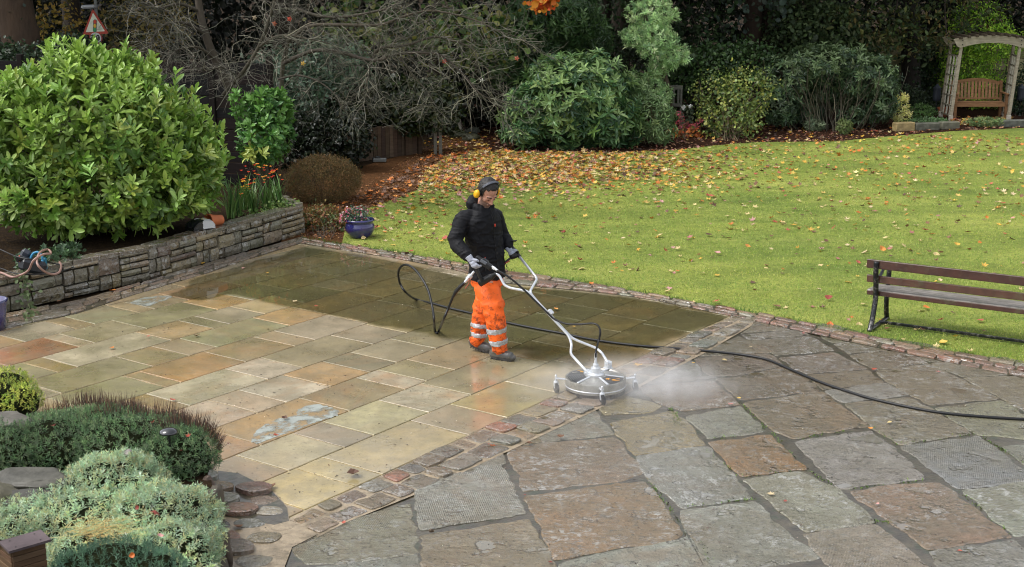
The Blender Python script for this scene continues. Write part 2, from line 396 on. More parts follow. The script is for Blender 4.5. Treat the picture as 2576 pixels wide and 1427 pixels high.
def sheet(name, poly, z, m, kind='structure', sub=0):
    b = MB(); pts = [(p[0], p[1], z) for p in poly]
    ar = sum(poly[i][0] * poly[(i + 1) % len(poly)][1] - poly[(i + 1) % len(poly)][0] * poly[i][1] for i in range(len(poly)))
    if ar < 0: pts = pts[::-1]
    b.add(pts, [tuple(range(len(pts)))]); o = b.build(name, m)
    if kind: o['kind'] = kind
    return o
def dpoly(pts, z=0): return [gp(x, y, z) for x, y in pts]
def vjit(c, v=.1): 
    k = 1 + random.gauss(0, v); return tuple(max(.01, q * k * (1 + random.gauss(0, .03))) for q in c)

# --- the ground everything stands on
sheet('ground', [(-400, -60), (400, -60), (400, 700), (-400, 700)], -.02, M_soil)

# --- lawn
LAWN = [(862, 604), (872, 560), (915, 528), (975, 508), (1050, 478), (1072, 430), (1130, 392), (1180, 382), (1260, 380), (1400, 384), (1560, 384), (1700, 378), (1800, 366), (1900, 358), (2000, 357), (2100, 356), (2250, 342), (2400, 330), (2576, 322), (2900, 310),
        (2900, 1150), (2576, 925), (2300, 876), (2100, 836), (1860, 788), (1700, 759), (1500, 722), (1300, 690), (1160, 668), (1000, 640), (860, 620)]
lawn_poly = [tuple(G(x, y, .02)[:2]) for x, y in LAWN]
def grass_mat():
    m = bpy.data.materials.new('lawn_grass'); m.use_nodes = True; nt = m.node_tree; N = nt.nodes; L = nt.links; N.clear()
    out = N.new('ShaderNodeOutputMaterial'); p = N.new('ShaderNodeBsdfPrincipled'); L.new(p.outputs[0], out.inputs[0]); p.inputs['Roughness'].default_value = .7; p.inputs['Specular IOR Level'].default_value = .25
    ge = N.new('ShaderNodeNewGeometry'); pos = ge.outputs['Position']
    def nz(s, d=5, v=pos, r=.6, di=0):
        n = N.new('ShaderNodeTexNoise'); n.inputs['Scale'].default_value = s; n.inputs['Detail'].default_value = d; n.inputs['Roughness'].default_value = r; n.inputs['Distortion'].default_value = di; L.new(v, n.inputs['Vector']); return n.outputs['Fac']
    def cr(f, stops):
        r = N.new('ShaderNodeValToRGB'); L.new(f, r.inputs[0]); e = r.color_ramp.elements
        while len(e) < len(stops): e.new(.5)
        for q, (x, c) in zip(e, stops): q.position = x; q.color = (*c, 1)
        return r.outputs[0]
    def mx(f, a, b, mode='MIX'):
        n = N.new('ShaderNodeMix'); n.data_type = 'RGBA'; n.blend_type = mode
        if isinstance(f, float): n.inputs[0].default_value = f
        else: L.new(f, n.inputs[0])
        L.new(a, n.inputs[6]); L.new(b, n.inputs[7]); return n.outputs[2]
    mp = N.new('ShaderNodeMapping'); mp.inputs['Rotation'].default_value = (0, 0, R(8)); mp.inputs['Scale'].default_value = (.25, 1, 1); L.new(pos, mp.inputs['Vector'])
    stripe = nz(.9, 4, mp.outputs[0], .6, .6)
    c1 = cr(stripe, [(.3, (.15, .205, .04)), (.5, (.28, .345, .06)), (.7, (.43, .46, .11))])
    c2 = cr(nz(.35, 4), [(.35, (.11, .175, .035)), (.65, (.38, .40, .09))])
    c = mx(.45, c1, c2)
    c3 = cr(nz(26, 6, pos, .75), [(.32, (.25, .3, .2)), (.5, (.95, .95, .95)), (.72, (1.9, 1.8, 1.5))])
    c = mx(.55, c, c3, 'MULTIPLY')
    c4 = cr(nz(2.2, 6, pos, .7), [(.3, (.7, .78, .7)), (.7, (1.25, 1.2, 1.2))]); c = mx(.8, c, c4, 'MULTIPLY')
    L.new(c, p.inputs['Base Color'])
    bp = N.new('ShaderNodeBump'); bp.inputs['Distance'].default_value = .05; L.new(nz(30, 5, pos, .7), bp.inputs['Height']); L.new(bp.outputs[0], p.inputs['Normal'])
    return m
M_lawn = grass_mat()
sheet('lawn', lawn_poly, .02, M_lawn)

# --- chippings and litter under the trees to the left of the lawn, dark bed behind the lawn
M_chip = mat('bark_chippings', lin('5c4029'), .95, spec=.05, tint=False, var=.55, scale=30, bump=.04, bscale=35, dirt=lin('46301d'), dscale=9, damt=.7)
sheet('path', dpoly([(700, 640), (740, 480), (900, 424), (960, 404), (1100, 372), (1120, 340), (1260, 300), (1300, 400), (1180, 400), (1090, 440), (1070, 490), (990, 520), (890, 560), (866, 612)], 0), .006, M_chip)
M_bedsoil = mat('leafy_soil', lin('30211a'), .95, spec=.05, tint=False, var=.6, scale=18, bump=.05, bscale=25, dirt=lin('6e4630'), dscale=26, damt=.6)
sheet('flower_bed', [tuple(G(x, y)[:2]) for x, y in [(1230, 392), (1560, 392), (1700, 386), (1900, 366), (2100, 364), (2250, 350), (2400, 338), (2576, 330), (2900, 318), (2900, 210), (2576, 215), (2000, 220), (1400, 235), (1180, 260)]], .008, M_bedsoil)

# --- paving: sawn slabs laid in courses
ANG = R(54.5); UA = Vector((math.cos(ANG), math.sin(ANG))); UB = Vector((-math.sin(ANG), math.cos(ANG)))
def ab(p): g = G(p[0], p[1], .03); v = Vector((g.x, g.y)); return v.dot(UA), v.dot(UB)
Lpts = {  # long joints, read off the photograph
 -1: [P_A(0, 560), P_A(450, 470), P_A(780, 390), P_A(1150, 320)],
 0: [P_A(190, 670), P_A(560, 590), P_A(1120, 460), P_A(1590, 350), P_A(2280, 195)],
 1: [P_A(355, 820), P_A(720, 730), P_A(1450, 550), P_A(2210, 370), P_B(1720, 630)],
 2: [P_A(460, 985), P_A(1110, 820), P_A(1700, 680), P_A(2548, 455), P_B(1950, 730)],
 3: [P_A(550, 1195), P_A(1220, 1020), P_A(1880, 820), P_B(1450, 1040), P_B(1870, 930)],
 4: [P_A(1230, 1270), P_A(1780, 1095), P_A(2500, 890), P_C(640, 80), P_B(1700, 1180)],
 5: [P_A(1850, 1330), P_C(380, 405), P_C(1040, 185), P_C(1580, 30)],
 6: [P_C(30, 810), P_C(510, 650), P_C(990, 495), P_C(1720, 240), P_C(2360, 30)],
 7: [P_C(170, 1110), P_C(590, 965), P_C(1260, 735), P_C(1990, 440), P_C(2548, 250)],
 8: [P_C(620, 1345), P_C(990, 1200), P_C(1740, 870), P_C(2320, 650), P_D(620, 1030)],
 9: [(859, 1242), (1176, 1095), (1406, 992)]}
LB = {k: sum(ab(p)[1] for p in v) / len(v) for k, v in Lpts.items()}
w01 = .55
for k, w in zip((-2, -3, -4, -5), (.5, .62, .45, .6)): LB[k] = LB[k + 1] + w
J = {-1: [P_A(190, 665), P_A(600, 505), P_A(800, 460), P_A(1290, 355), P_A(1450, 318), P_B(250, 735)],
 0: [P_A(400, 628), P_A(560, 592), P_A(1120, 460), P_A(1900, 285), P_B(750, 708), P_B(1180, 615)],
 1: [P_A(150, 872), P_A(355, 820), P_A(1360, 575), P_A(1815, 465), P_A(2000, 425), P_B(880, 845), P_B(1290, 735), P_B(1720, 630), P_B(1990, 575)],
 2: [P_A(160, 1075), P_A(1120, 820), P_A(1530, 725), P_A(1820, 645), P_B(1090, 955), P_B(1500, 850), P_B(2130, 695)],
 3: [P_A(1220, 1020), P_A(1390, 975), P_A(2080, 785), P_B(1090, 1150), P_B(1310, 1090), P_B(1870, 930)],
 4: [P_A(1230, 1270), P_A(1440, 1200), P_C(240, 190), P_C(640, 85), P_B(1890, 1135), P_B(2280, 1030)],
 5: [P_C(60, 500), P_C(380, 405), P_C(860, 258), P_C(1280, 125), P_C(1580, 35), P_D(150, 785)],
 6: [P_C(90, 815), P_C(1010, 490), P_C(1620, 290), P_C(1840, 210), P_D(280, 950)],
 7: [P_C(360, 1070), P_C(950, 850), P_C(1260, 735), P_C(1830, 515), P_C(2270, 345), P_D(560, 800)],
 8: [P_C(980, 1210), P_C(1260, 1100), P_C(2170, 725), P_D(220, 1215)]}
def clip(poly, clipper):
    out = [Vector(p) for p in poly]; n = len(clipper)
    ar = sum(clipper[i][0] * clipper[(i + 1) % n][1] - clipper[(i + 1) % n][0] * clipper[i][1] for i in range(n))
    cl = [Vector(p) for p in (clipper if ar > 0 else clipper[::-1])]
    for i in range(n):
        a, b = cl[i], cl[(i + 1) % n]; inp, out = out, []
        if not inp: return []
        def side(p): return (b.x - a.x) * (p.y - a.y) - (b.y - a.y) * (p.x - a.x)
        for j in range(len(inp)):
            p, q = inp[j - 1], inp[j]; sp_, sq = side(p), side(q)
            if (sp_ >= 0) != (sq >= 0):
                t = sp_ / (sp_ - sq); out.append(p + (q - p) * t)
            if sq >= 0: out.append(q)
    res = []
    for p in out:
        if not res or (p - res[-1]).length > .01: res.append(p)
    return res
PATIO = dpoly([(-500, 969), (-500, 1700), (300, 1500), (705, 1314), (1406, 994), (1868, 784), (764, 599)], .03)
M_mort = mat('pale_mortar', lin('b5a684'), .6, tint=False, var=.4, scale=30, bump=.004, bscale=60, coat=.1, coat_r=.3, dirt=lin('45402f'), dscale=5, damt=.8)
M_mud = mat('wet_mud', lin('463f30'), .3, tint=False, var=.6, scale=12, bump=.012, bscale=20, coat=.6, coat_r=.1, dirt=lin('2c361c'), dscale=8, damt=.8)
M_sand = mat('sandy_mortar', lin('9a8a72'), .5, tint=False, var=.35, scale=14, bump=.01, bscale=50, coat=.4, coat_r=.2, dirt=lin('5c5038'), dscale=4, damt=.7)
sheet('patio_bed', PATIO, .021, M_mort)
SP = ['a8976c', 'a39067', 'b09a68', '9d9468', 'b8a88a', 'ac9c78', 'b3935c', '9a8a62', 'bfb094', 'a98d5e', '97906a', 'b79a6e']
SPECIAL = [(P_A(250, 760), 'a8602f'), (P_A(330, 900), 'b3944f'), (P_A(1700, 950), 'c08a4a'), (P_C(200, 330), 'b9894a'), (P_A(650, 640), 'c2b494'), (P_A(1000, 830), 'c9bc9c'), (P_A(1700, 1250), 'cfc3a3'),
 (P_C(600, 170), 'd0bfa4'), (P_C(900, 420), 'd2c5aa'), (P_C(1950, 300), 'd3c8ac'), (P_C(2300, 450), 'cfc3a4'), (P_C(1700, 700), 'cdc491'), (P_C(700, 1150), 'c4b78e'), (P_C(1300, 850), 'a0917a'), (P_C(500, 700), 'b58c4f'), (P_C(400, 990), 'c08b50'),
 (P_C(1300, 250), 'd1a466'), (P_C(1500, 450), 'a38f62'), (P_A(1200, 1150), '95905f'), (P_A(900, 980), '9a8f63'), (P_A(2100, 590), '9c9a6a'), (P_A(1700, 330), '918d60'), (P_C(2000, 900), 'b7a473'), (P_C(1500, 1200), 'cdb87c'), (P_C(900, 1330), 'cdb676'), (P_C(450, 1180), 'ab9574'), (P_B(1300, 920), 'c49a5c'), (P_B(1100, 800), 'c9ad78'), (P_B(700, 790), 'c79a55'), (P_B(420, 680), '8f6538'), (P_D(300, 1200), 'aa9a5e')]
spec = [(ab(p), lin(c)) for p, c in SPECIAL]
sb = SB(); random.seed(5)
for i in range(-5, 9):
    b0, b1 = LB[i], LB[i + 1]     # b0 > b1
    if b0 < b1: b0, b1 = b1, b0
    js = sorted(ab(p)[0] for p in J.get(i, [])); lo, hi = 2.0, 26.0
    if not js: js = [random.uniform(8, 9)]
    full = js[:]
    while full[0] > lo: full.insert(0, full[0] - random.choice([.56, .85, 1.1, .85]))
    while full[-1] < hi: full.append(full[-1] + random.choice([.56, .85, 1.15, .9]))
    k = 1
    while k < len(full):
        if full[k] - full[k - 1] > 1.75: full.insert(k, full[k - 1] + (full[k] - full[k - 1]) * random.uniform(.42, .58))
        k += 1
    for a0, a1 in zip(full[:-1], full[1:]):
        if a1 - a0 < .16: continue
        subs = [(b0, b1)]
        for B0, B1 in subs:
            q = [UA * a0 + UB * B0, UA * a1 + UB * B0, UA * a1 + UB * B1, UA * a0 + UB * B1]
            c = clip(q, PATIO)
            if len(c) < 3: continue
            col = vjit(lin(random.choice(SP)), .08)
            for (sa, sb_), sc in spec:
                if a0 < sa < a1 and B1 < sb_ < B0: col = sc
            col = tuple(.75 * v * .93 + .25 * w * .93 for v, w in zip(col, lin('a6967a')))
            sb.stone(c, .0215, .030, col, gap=.0085, wob=.003, step=.12, edge=.005, tilt=.0006, lip=.004)
patio = sb.build('patio', M_slab); patio['kind'] = 'structure'

# --- murky water lying on the far part of the patio
def water_mat(name, tcol, rough=.02, bump=.0006):
    m = bpy.data.materials.new(name); m.use_nodes = True; nt = m.node_tree; N = nt.nodes; L = nt.links; N.clear()
    out = N.new('ShaderNodeOutputMaterial'); t = N.new('ShaderNodeBsdfTransparent'); t.inputs[0].default_value = (*tcol, 1)
    g = N.new('ShaderNodeBsdfGlossy'); g.inputs['Roughness'].default_value = rough; f = N.new('ShaderNodeFresnel'); f.inputs['IOR'].default_value = 1.33
    df = N.new('ShaderNodeBsdfDiffuse'); df.inputs[0].default_value = (.15, .14, .085, 1); m0 = N.new('ShaderNodeMixShader')
    n0 = N.new('ShaderNodeTexNoise'); n0.inputs['Scale'].default_value = .9; n0.inputs['Detail'].default_value = 5
    mr = N.new('ShaderNodeMapRange'); mr.inputs[1].default_value = .35; mr.inputs[2].default_value = .65; mr.inputs[3].default_value = .04; mr.inputs[4].default_value = .2; L.new(n0.outputs[0], mr.inputs[0]); L.new(mr.outputs[0], m0.inputs[0])
    L.new(t.outputs[0], m0.inputs[1]); L.new(df.outputs[0], m0.inputs[2])
    n = N.new('ShaderNodeTexNoise'); n.inputs['Scale'].default_value = 9; b = N.new('ShaderNodeBump'); b.inputs['Distance'].default_value = bump; L.new(n.outputs[0], b.inputs['Height'])
    L.new(b.outputs[0], g.inputs['Normal']); L.new(b.outputs[0], f.inputs['Normal'])
    tc = N.new('ShaderNodeTexCoord'); L.new(tc.outputs['Object'], n.inputs['Vector']); L.new(tc.outputs['Object'], n0.inputs['Vector'])
    ms = N.new('ShaderNodeMixShader'); L.new(f.outputs[0], ms.inputs[0]); L.new(m0.outputs[0], ms.inputs[1]); L.new(g.outputs[0], ms.inputs[2])
    at_ = N.new('ShaderNodeAttribute'); at_.attribute_name = 'wet'; clr = N.new('ShaderNodeBsdfTransparent'); mf = N.new('ShaderNodeMixShader'); L.new(at_.outputs['Fac'], mf.inputs[0]); L.new(clr.outputs[0], mf.inputs[1]); L.new(ms.outputs[0], mf.inputs[2]); L.new(mf.outputs[0], out.inputs[0]); return m
M_water = water_mat('murky_water', (.75, .765, .67))
WET = [(762, 620), (975, 655), (1069, 676), (1262, 716), (1400, 728), (1509, 740), (1631, 756), (1823, 795), (1740, 840), (1600, 903), (1570, 900), (1454, 926), (1383, 915), (1320, 895), (1287, 886), (1168, 858), (1069, 841), (1006, 825), (886, 803), (836, 793), (748, 776), (674, 761), (636, 749),
       (575, 741), (540, 750), (496, 756), (460, 750), (427, 741), (450, 732), (469, 720), (476, 709), (515, 694), (560, 684), (592, 672), (661, 651), (713, 640)]
wp = [Vector((*gp(x, y, .033), 0)) for x, y in WET]
wp = cat_rom(wp + [wp[0]], 4)[:-1]
def water_sheet():
    W = np.array([(p.x, p.y) for p in wp]); st = .045; xs = np.arange(W[:, 0].min() - .4, W[:, 0].max() + .4, st); ys = np.arange(W[:, 1].min() - .4, W[:, 1].max() + .4, st)
    XX, YY = np.meshgrid(xs, ys); P = np.stack([XX.ravel(), YY.ravel()], 1); d = np.full(len(P), 9.0); ins = np.zeros(len(P), bool)
    for i in range(len(W)):
        a, b = W[i - 1], W[i]; e = b - a; L2 = max(e @ e, 1e-9); t = np.clip(((P - a) @ e) / L2, 0, 1); d = np.minimum(d, np.linalg.norm(P - a - t[:, None] * e, axis=1))
        c = (a[1] > P[:, 1]) != (b[1] > P[:, 1]); ins ^= c & (P[:, 0] < (b[0] - a[0]) * (P[:, 1] - a[1]) / ((b[1] - a[1]) if abs(b[1] - a[1]) > 1e-9 else 1e-9) + a[0])
    sd = np.where(ins, d, -d)
    # soft, ragged edge: narrow along the lawn and the left, wide where the man has just cleaned
    G1 = G(1500, 900); wide = np.clip(1 - np.hypot(P[:, 0] - G1.x, P[:, 1] - G1.y) / 2.6, 0, 1); near = P[:, 1] < 14.6 + .0 * P[:, 0]
    wd = .035 + .30 * wide + .05 * near; nz = np.array([noise.noise(Vector((x * 2.2, y * 2.2, 0))) + .5 * noise.noise(Vector((x * 7, y * 7, 2))) for x, y in P]); sd2 = sd + nz * (.04 + .14 * wide + .03 * near)
    f = np.clip(sd2 / wd + .5, 0, 1); f = f * f * (3 - 2 * f)
    clipm = np.array([inside2((x, y), PATIO) for x, y in P]); f = np.where(clipm, f, 0)
    nx, ny = len(xs), len(ys); idx = np.arange(nx * ny).reshape(ny, nx); Q = np.stack([idx[:-1, :-1], idx[:-1, 1:], idx[1:, 1:], idx[1:, :-1]], -1).reshape(-1, 4); Q = Q[f[Q].max(1) > .01]
    used = np.unique(Q); rm = -np.ones(nx * ny, int); rm[used] = np.arange(len(used)); me = bpy.data.meshes.new('murky_water'); me.from_pydata([(P[i, 0], P[i, 1], .0332) for i in used], [], rm[Q].tolist())
    a = me.attributes.new('wet', 'FLOAT', 'POINT'); a.data.foreach_set('value', f[used].astype(np.float32)); me.materials.append(M_water); o = link('murky_water', me); o['kind'] = 'structure'
def inside2(p, poly):
    c = False; n = len(poly)
    for i in range(n):
        a, b = poly[i], poly[i - 1]
        if (a[1] > p[1]) != (b[1] > p[1]) and p[0] < (b[0] - a[0]) * (p[1] - a[1]) / (b[1] - a[1]) + a[0]: c = not c
    return c
water_sheet()

def broken(m, scale=6, lo=.42, hi=.56):
    nt = m.node_tree; N = nt.nodes; L = nt.links; out = [n for n in N if n.type == 'OUTPUT_MATERIAL'][0]; sh = out.inputs[0].links[0].from_socket; t = N.new('ShaderNodeBsdfTransparent'); ms = N.new('ShaderNodeMixShader'); g = N.new('ShaderNodeNewGeometry')
    nz = N.new('ShaderNodeTexNoise'); nz.inputs['Scale'].default_value = scale; nz.inputs['Detail'].default_value = 8; nz.inputs['Roughness'].default_value = .7; L.new(g.outputs['Position'], nz.inputs['Vector']); mr = N.new('ShaderNodeMapRange'); mr.inputs[1].default_value = lo; mr.inputs[2].default_value = hi; L.new(nz.outputs[0], mr.inputs[0])
    L.new(mr.outputs[0], ms.inputs[0]); L.new(t.outputs[0], ms.inputs[1]); L.new(sh, ms.inputs[2]); L.new(ms.outputs[0], out.inputs[0]); return m
M_glare_stain = mat('grey_glare_stain', lin('a6aca6'), .3, tint=False, var=.25, scale=9, bump=.002, bscale=60, coat=.8, coat_r=.06, dirt=lin('8a8a70'), dscale=7, damt=.6)  # pale grey stain with sky glare painted into its colour
broken(M_glare_stain)
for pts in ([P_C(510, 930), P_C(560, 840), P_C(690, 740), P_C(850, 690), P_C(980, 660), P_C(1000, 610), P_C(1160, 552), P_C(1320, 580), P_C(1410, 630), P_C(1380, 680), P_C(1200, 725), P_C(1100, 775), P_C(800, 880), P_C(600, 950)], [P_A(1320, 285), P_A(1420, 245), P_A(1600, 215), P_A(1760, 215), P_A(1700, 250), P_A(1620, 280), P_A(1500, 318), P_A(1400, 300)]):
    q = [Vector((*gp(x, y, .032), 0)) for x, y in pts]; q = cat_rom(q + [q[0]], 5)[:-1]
    sheet('glare_stain', [(p.x + random.uniform(-.012, .012), p.y + random.uniform(-.02, .02)) for p in q], .0320, M_glare_stain)
# --- setts
def rows_of_stones(S, A, B, rows, len_rng, cols, z1=.045, z0=.0345, gap=.008, wob=.006, dome=.006, skip=0.0, mi=0, var=.15):
    def rs(P):
        P = [Vector(p) for p in P]; d = [0]
        for i in range(1, len(P)): d.append(d[-1] + (P[i] - P[i - 1]).length)
        def f(t):
            s = t * d[-1]
            for i in range(1, len(P)):
                if s <= d[i] or i == len(P) - 1: return P[i - 1] + (P[i] - P[i - 1]) * ((s - d[i - 1]) / max(1e-6, d[i] - d[i - 1]))
        return f, d[-1]
    fa, la = rs(A); fb, lb = rs(B)
    offs = [0] + [(r + 1) / rows + (random.uniform(-.04, .04) if r < rows - 1 else 0) for r in range(rows)]
    for r in range(rows):
        s = -random.random() * .2
        while s < la:
            w = random.uniform(*len_rng); t0, t1 = max(0, s / la), min(1, (s + w) / la); s += w
            if t1 - t0 < .0005 or random.random() < skip: continue
            sk = random.uniform(-.015, .015) / la
            q = [fa(t0 + 0).lerp(fb(t0), offs[r]), fa(t1).lerp(fb(t1), offs[r]), fa(t1).lerp(fb(min(1, max(0, t1 + sk))), offs[r + 1]), fa(t0).lerp(fb(t0), offs[r + 1])]
            q = [p + Vector((random.uniform(-1, 1), random.uniform(-1, 1))) * wob * 1.2 for p in q]
            S.stone(q, z0, z1 + random.uniform(-.003, .003), tuple(1.0 * q for q in vjit(lin(random.choice(cols)), var)), gap=gap, wob=wob, step=.05, edge=.012, dome=dome, tilt=.012, rnd=.035, mi=mi)
SETT = ['8c7460', '8a7c68', '7c746a', 'a08058', '6c5e50', '8f7c60', '806c5c', '9a6048', '74746c', '8f8264', '9a8270', '74787a']
RED = ['9a5f48', 'a0664c', '8c5a4a', 'a3805c', '94806a', 'b08860', '8a5040', '97907c', 'a58468', '8a6a5a']
# border between the two pavings
BR2 = dpoly([(800, 1352), (868, 1316), (1037, 1248), (1259, 1145), (1503, 1031), (1643, 956), (1781, 884), (1920, 803)], .03)
BL = dpoly([(720, 1307), (859, 1242), (1176, 1095), (1406, 992), (1610, 900), (1838, 796)], .035)
BR = dpoly([(800, 1345), (868, 1312), (1035, 1243), (1256, 1140), (1500, 1027), (1640, 952), (1778, 880), (1918, 800)], .035)
sheet('kerb_mortar', BL + BR2[::-1], .0318, M_sand)
S = SB(); random.seed(8)
rows_of_stones(S, BL, BR, 2, (.16, .36), SETT, wob=.012, gap=.012, z1=.052, z0=.0322, var=.2)
# two to three rows along the lawn
LO = dpoly([(760, 600), (1000, 634), (1160, 662), (1300, 684), (1500, 715), (1700, 752), (1860, 780), (2100, 826), (2300, 866), (2576, 915), (2900, 985)], .035)
LI = dpoly([(755, 612), (995, 650), (1150, 680), (1262, 712), (1509, 736), (1631, 752), (1830, 793), (2100, 852), (2330, 900), (2576, 950), (2900, 1020)], .035)
sheet('kerb_bed', LO + LI[::-1], .0338, M_mud)
rows_of_stones(S, LO, LI, 3, (.2, .36), RED, wob=.008, z1=.053, z0=.0342)
# strip of thin stones along the foot of the wall
WO = dpoly([(-300, 862), (0, 792), (94, 776), (217, 749), (377, 706), (432, 689), (607, 638), (762, 594)], .035)
WI = dpoly([(-300, 903), (0, 828), (192, 789), (306, 751), (420, 716), (525, 686), (587, 664), (681, 635), (762, 610)], .035)
sheet('strip_bed', WO + WI[::-1], .0336, M_mud)
rows_of_stones(S, WO, WI, 3, (.2, .55), ['7c5a48', '6e5a50', '8a6a50', '735f57', '8c6f52', '6a6258', '94775a'], wob=.012, dome=.001, z1=.046, z0=.034)
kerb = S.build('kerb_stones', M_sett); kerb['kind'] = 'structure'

# --- old flagstones
def mp(f, *pts): return [f(x, y) for x, y in pts]
FL = [  # (corners, colour, tooled)
 (mp(P_M, (548, 850), (760, 745), (1190, 625), (1235, 690), (1392, 1015), (605, 1140)), '9ba193', 1),
 ([P_M(-40, 1110), P_M(250, 1010), P_M(515, 945), P_M(580, 1320), P_M(10, 1395), (770, 1418), (735, 1375)], '8f8f78', 1),
 ([(735, 1430), P_M(15, 1405), P_M(575, 1335), P_M(620, 1500), P_M(-300, 1560)], '8c8c84', 1),
 (mp(P_M, (592, 1185), (1410, 1062), (1612, 1400), (1660, 1560), (640, 1560)), '94876a', 0),
 (mp(P_M, (1385, 885), (2290, 775), (2572, 1165), (2420, 1250), (2080, 1270), (1605, 1365)), '94704e', 0),
 (mp(P_M, (1250, 530), (1560, 480), (2070, 442), (2290, 700), (2110, 770), (1375, 850)), '8b7558', 0),
 (mp(P_M, (1490, 405), (1890, 225), (2055, 420), (1520, 478)), '8b8c7c', 0),
 (mp(P_M, (1000, 640), (1200, 555), (1235, 640), (900, 705)), '8a8878', 0),
 (mp(P_M, (1300, 500), (1480, 410), (1505, 475), (1270, 515)), '8d8158', 0),
 (mp(P_M, (1930, 190), (2130, 125), (2415, 205), (2330, 250), (1990, 272)), '94875c', 0),
 (mp(P_M, (2030, 335), (2520, 245), (2610, 330), (2745, 500), (2215, 575)), '8f8052', 0),
 ([P_M(2225, 585), P_R(185, 512), P_R(395, 745), P_R(520, 905), P_R(0, 978), P_M(2400, 840), P_M(2300, 740)], '88877f', 1),
 (mp(P_R, (30, 285), (430, 205), (630, 400), (190, 455), (90, 350)), '8a8c7e', 0),
 (mp(P_R, (190, 480), (665, 425), (935, 685), (440, 738)), '9a6a38', 0),
 (mp(P_R, (-10, 992), (540, 925), (740, 1110), (1040, 1350), (640, 1415), (250, 1560), (0, 1100)), '96988a', 0),
 (mp(P_R, (450, 765), (880, 700), (1170, 830), (1450, 1085), (935, 1160)), '93927e', 1),
 (mp(P_R, (845, 480), (1420, 395), (1600, 520), (1825, 755), (1190, 832)), '9a998f', 0),
 (mp(P_R, (1262, 852), (1600, 800), (1935, 785), (2230, 985), (2480, 1195), (1850, 1290)), '93795e', 0),
 (mp(P_R, (905, 1175), (1460, 1100), (1720, 1300), (2000, 1560), (1200, 1560)), '908672', 1),
 (mp(P_R, (1860, 1305), (2500, 1215), (2800, 1440), (2800, 1700), (2100, 1700)), '8a8a84', 0),
 (mp(P_R, (2115, 840), (2620, 780), (2950, 1120), (2510, 1190)), '999b88', 1),
 (mp(P_R, (1645, 512), (2230, 432), (2420, 560), (2640, 760), (2085, 832)), '89878a', 1),
 (mp(P_R, (1225, 190), (1700, 140), (1880, 225), (2175, 415), (1645, 498), (1440, 385)), '857862', 0),
 (mp(P_R, (455, 185), (1055, 100), (1415, 360), (1240, 380), (830, 452), (690, 400)), '80694a', 0),
 ([P_Q(765, 1338), P_Q(925, 1400), P_R(1038, 92), P_R(430, 158), P_R(245, 0), P_Q(440, 1410)], '7f6a48', 0),
 ([P_M(2210, 60), P_Q(320, 1440), P_R(225, 10), P_R(425, 195), P_R(0, 245), P_M(2420, 195)], '80664c', 0),
 (mp(P_R, (1075, 92), (1530, 35), (1705, 122), (1210, 180)), '90908a', 0),
 ([P_Q(1445, 1365), P_Q(1860, 1318), P_Q(2080, 1424), P_R(2390, 150), P_R(1870, 200), P_R(1700, 112), P_R(1540, 20)], '82744f', 0),
 (mp(P_R, (1905, 222), (2400, 165), (2700, 340), (2700, 470), (2230, 425)), '86866c', 1),
 (mp(P_R, (2410, 512), (2700, 480), (3000, 700), (2700, 740)), '8a908a', 0),
 ([P_R(2400, 145), P_Q(2110, 1420), P_Q(2560, 1400), P_R(3000, 60), P_R(3000, 250), P_R(2720, 320)], '7d6f52', 0),
 (mp(P_Q, (600, 968), (830, 1002), (865, 1048), (440, 1088)), '7a7052', 0),
 (mp(P_Q, (445, 1098), (870, 1055), (955, 1095), (505, 1132)), '7d7668', 0),
 (mp(P_Q, (515, 1140), (950, 1105), (1135, 1215), (700, 1255)), '71664c', 0),
 (mp(P_Q, (850, 1005), (1130, 1015), (1470, 1122), (1130, 1155)), '787250', 0),
 (mp(P_Q, (1135, 1165), (1515, 1132), (1640, 1198), (1250, 1240)), '76694c', 0),
 (mp(P_Q, (720, 1272), (1140, 1228), (1390, 1352), (925, 1392)), '75604a', 0),
 (mp(P_Q, (1260, 1252), (1640, 1210), (1855, 1310), (1440, 1355)), '77674a', 0),
 (mp(P_Q, (1525, 1122), (1850, 1165), (2140, 1278), (1860, 1300), (1650, 1195)), '7c775c', 0),
 (mp(P_Q, (1875, 1312), (2150, 1285), (2380, 1330), (2560, 1395), (2100, 1412)), '80745a', 0),
 (mp(P_Q, (2160, 1270), (2420, 1265), (2900, 1380), (2900, 1500), (2580, 1400)), '8c7862', 0),
 (mp(P_Q, (190, 1205), (420, 1110), (500, 1140), (690, 1225), (70, 1262)), '6f6548', 0),
 (mp(P_Q, (85, 1272), (640, 1236), (700, 1262), (750, 1325), (430, 1400), (200, 1400), (140, 1340)), '77604a', 0),
 ([P_Q(60, 1290), P_Q(130, 1345), P_Q(130, 1400), P_Q(-90, 1430), P_Q(-220, 1400)], '8a8880', 0),
 ([P_Q(-230, 1405), P_Q(120, 1412), P_Q(310, 1412), P_M(2200, 50), P_M(1950, 40)], '837868', 0),
 ([P_Q(935, 1402), P_Q(1400, 1362), P_R(1520, 28), P_R(1060, 85)], '7c6848', 0),
 ([P_M(2620, 1200), P_R(10, 1130), P_R(230, 1440), P_R(240, 1560), P_M(1660, 1560), P_M(1640, 1400), P_M(2100, 1290)], '94988c', 0)]
OLD = dpoly([(700, 1380), (868, 1314), (1035, 1243), (1256, 1140), (1500, 1027), (1640, 950), (1778, 880), (1918, 800), (2100, 830), (2330, 880), (2600, 930), (3000, 1010), (3300, 1900), (600, 1900), (500, 1450)], .02)
sheet('old_patio_bed', OLD, .023, M_mud)
S = SB(); random.seed(3)
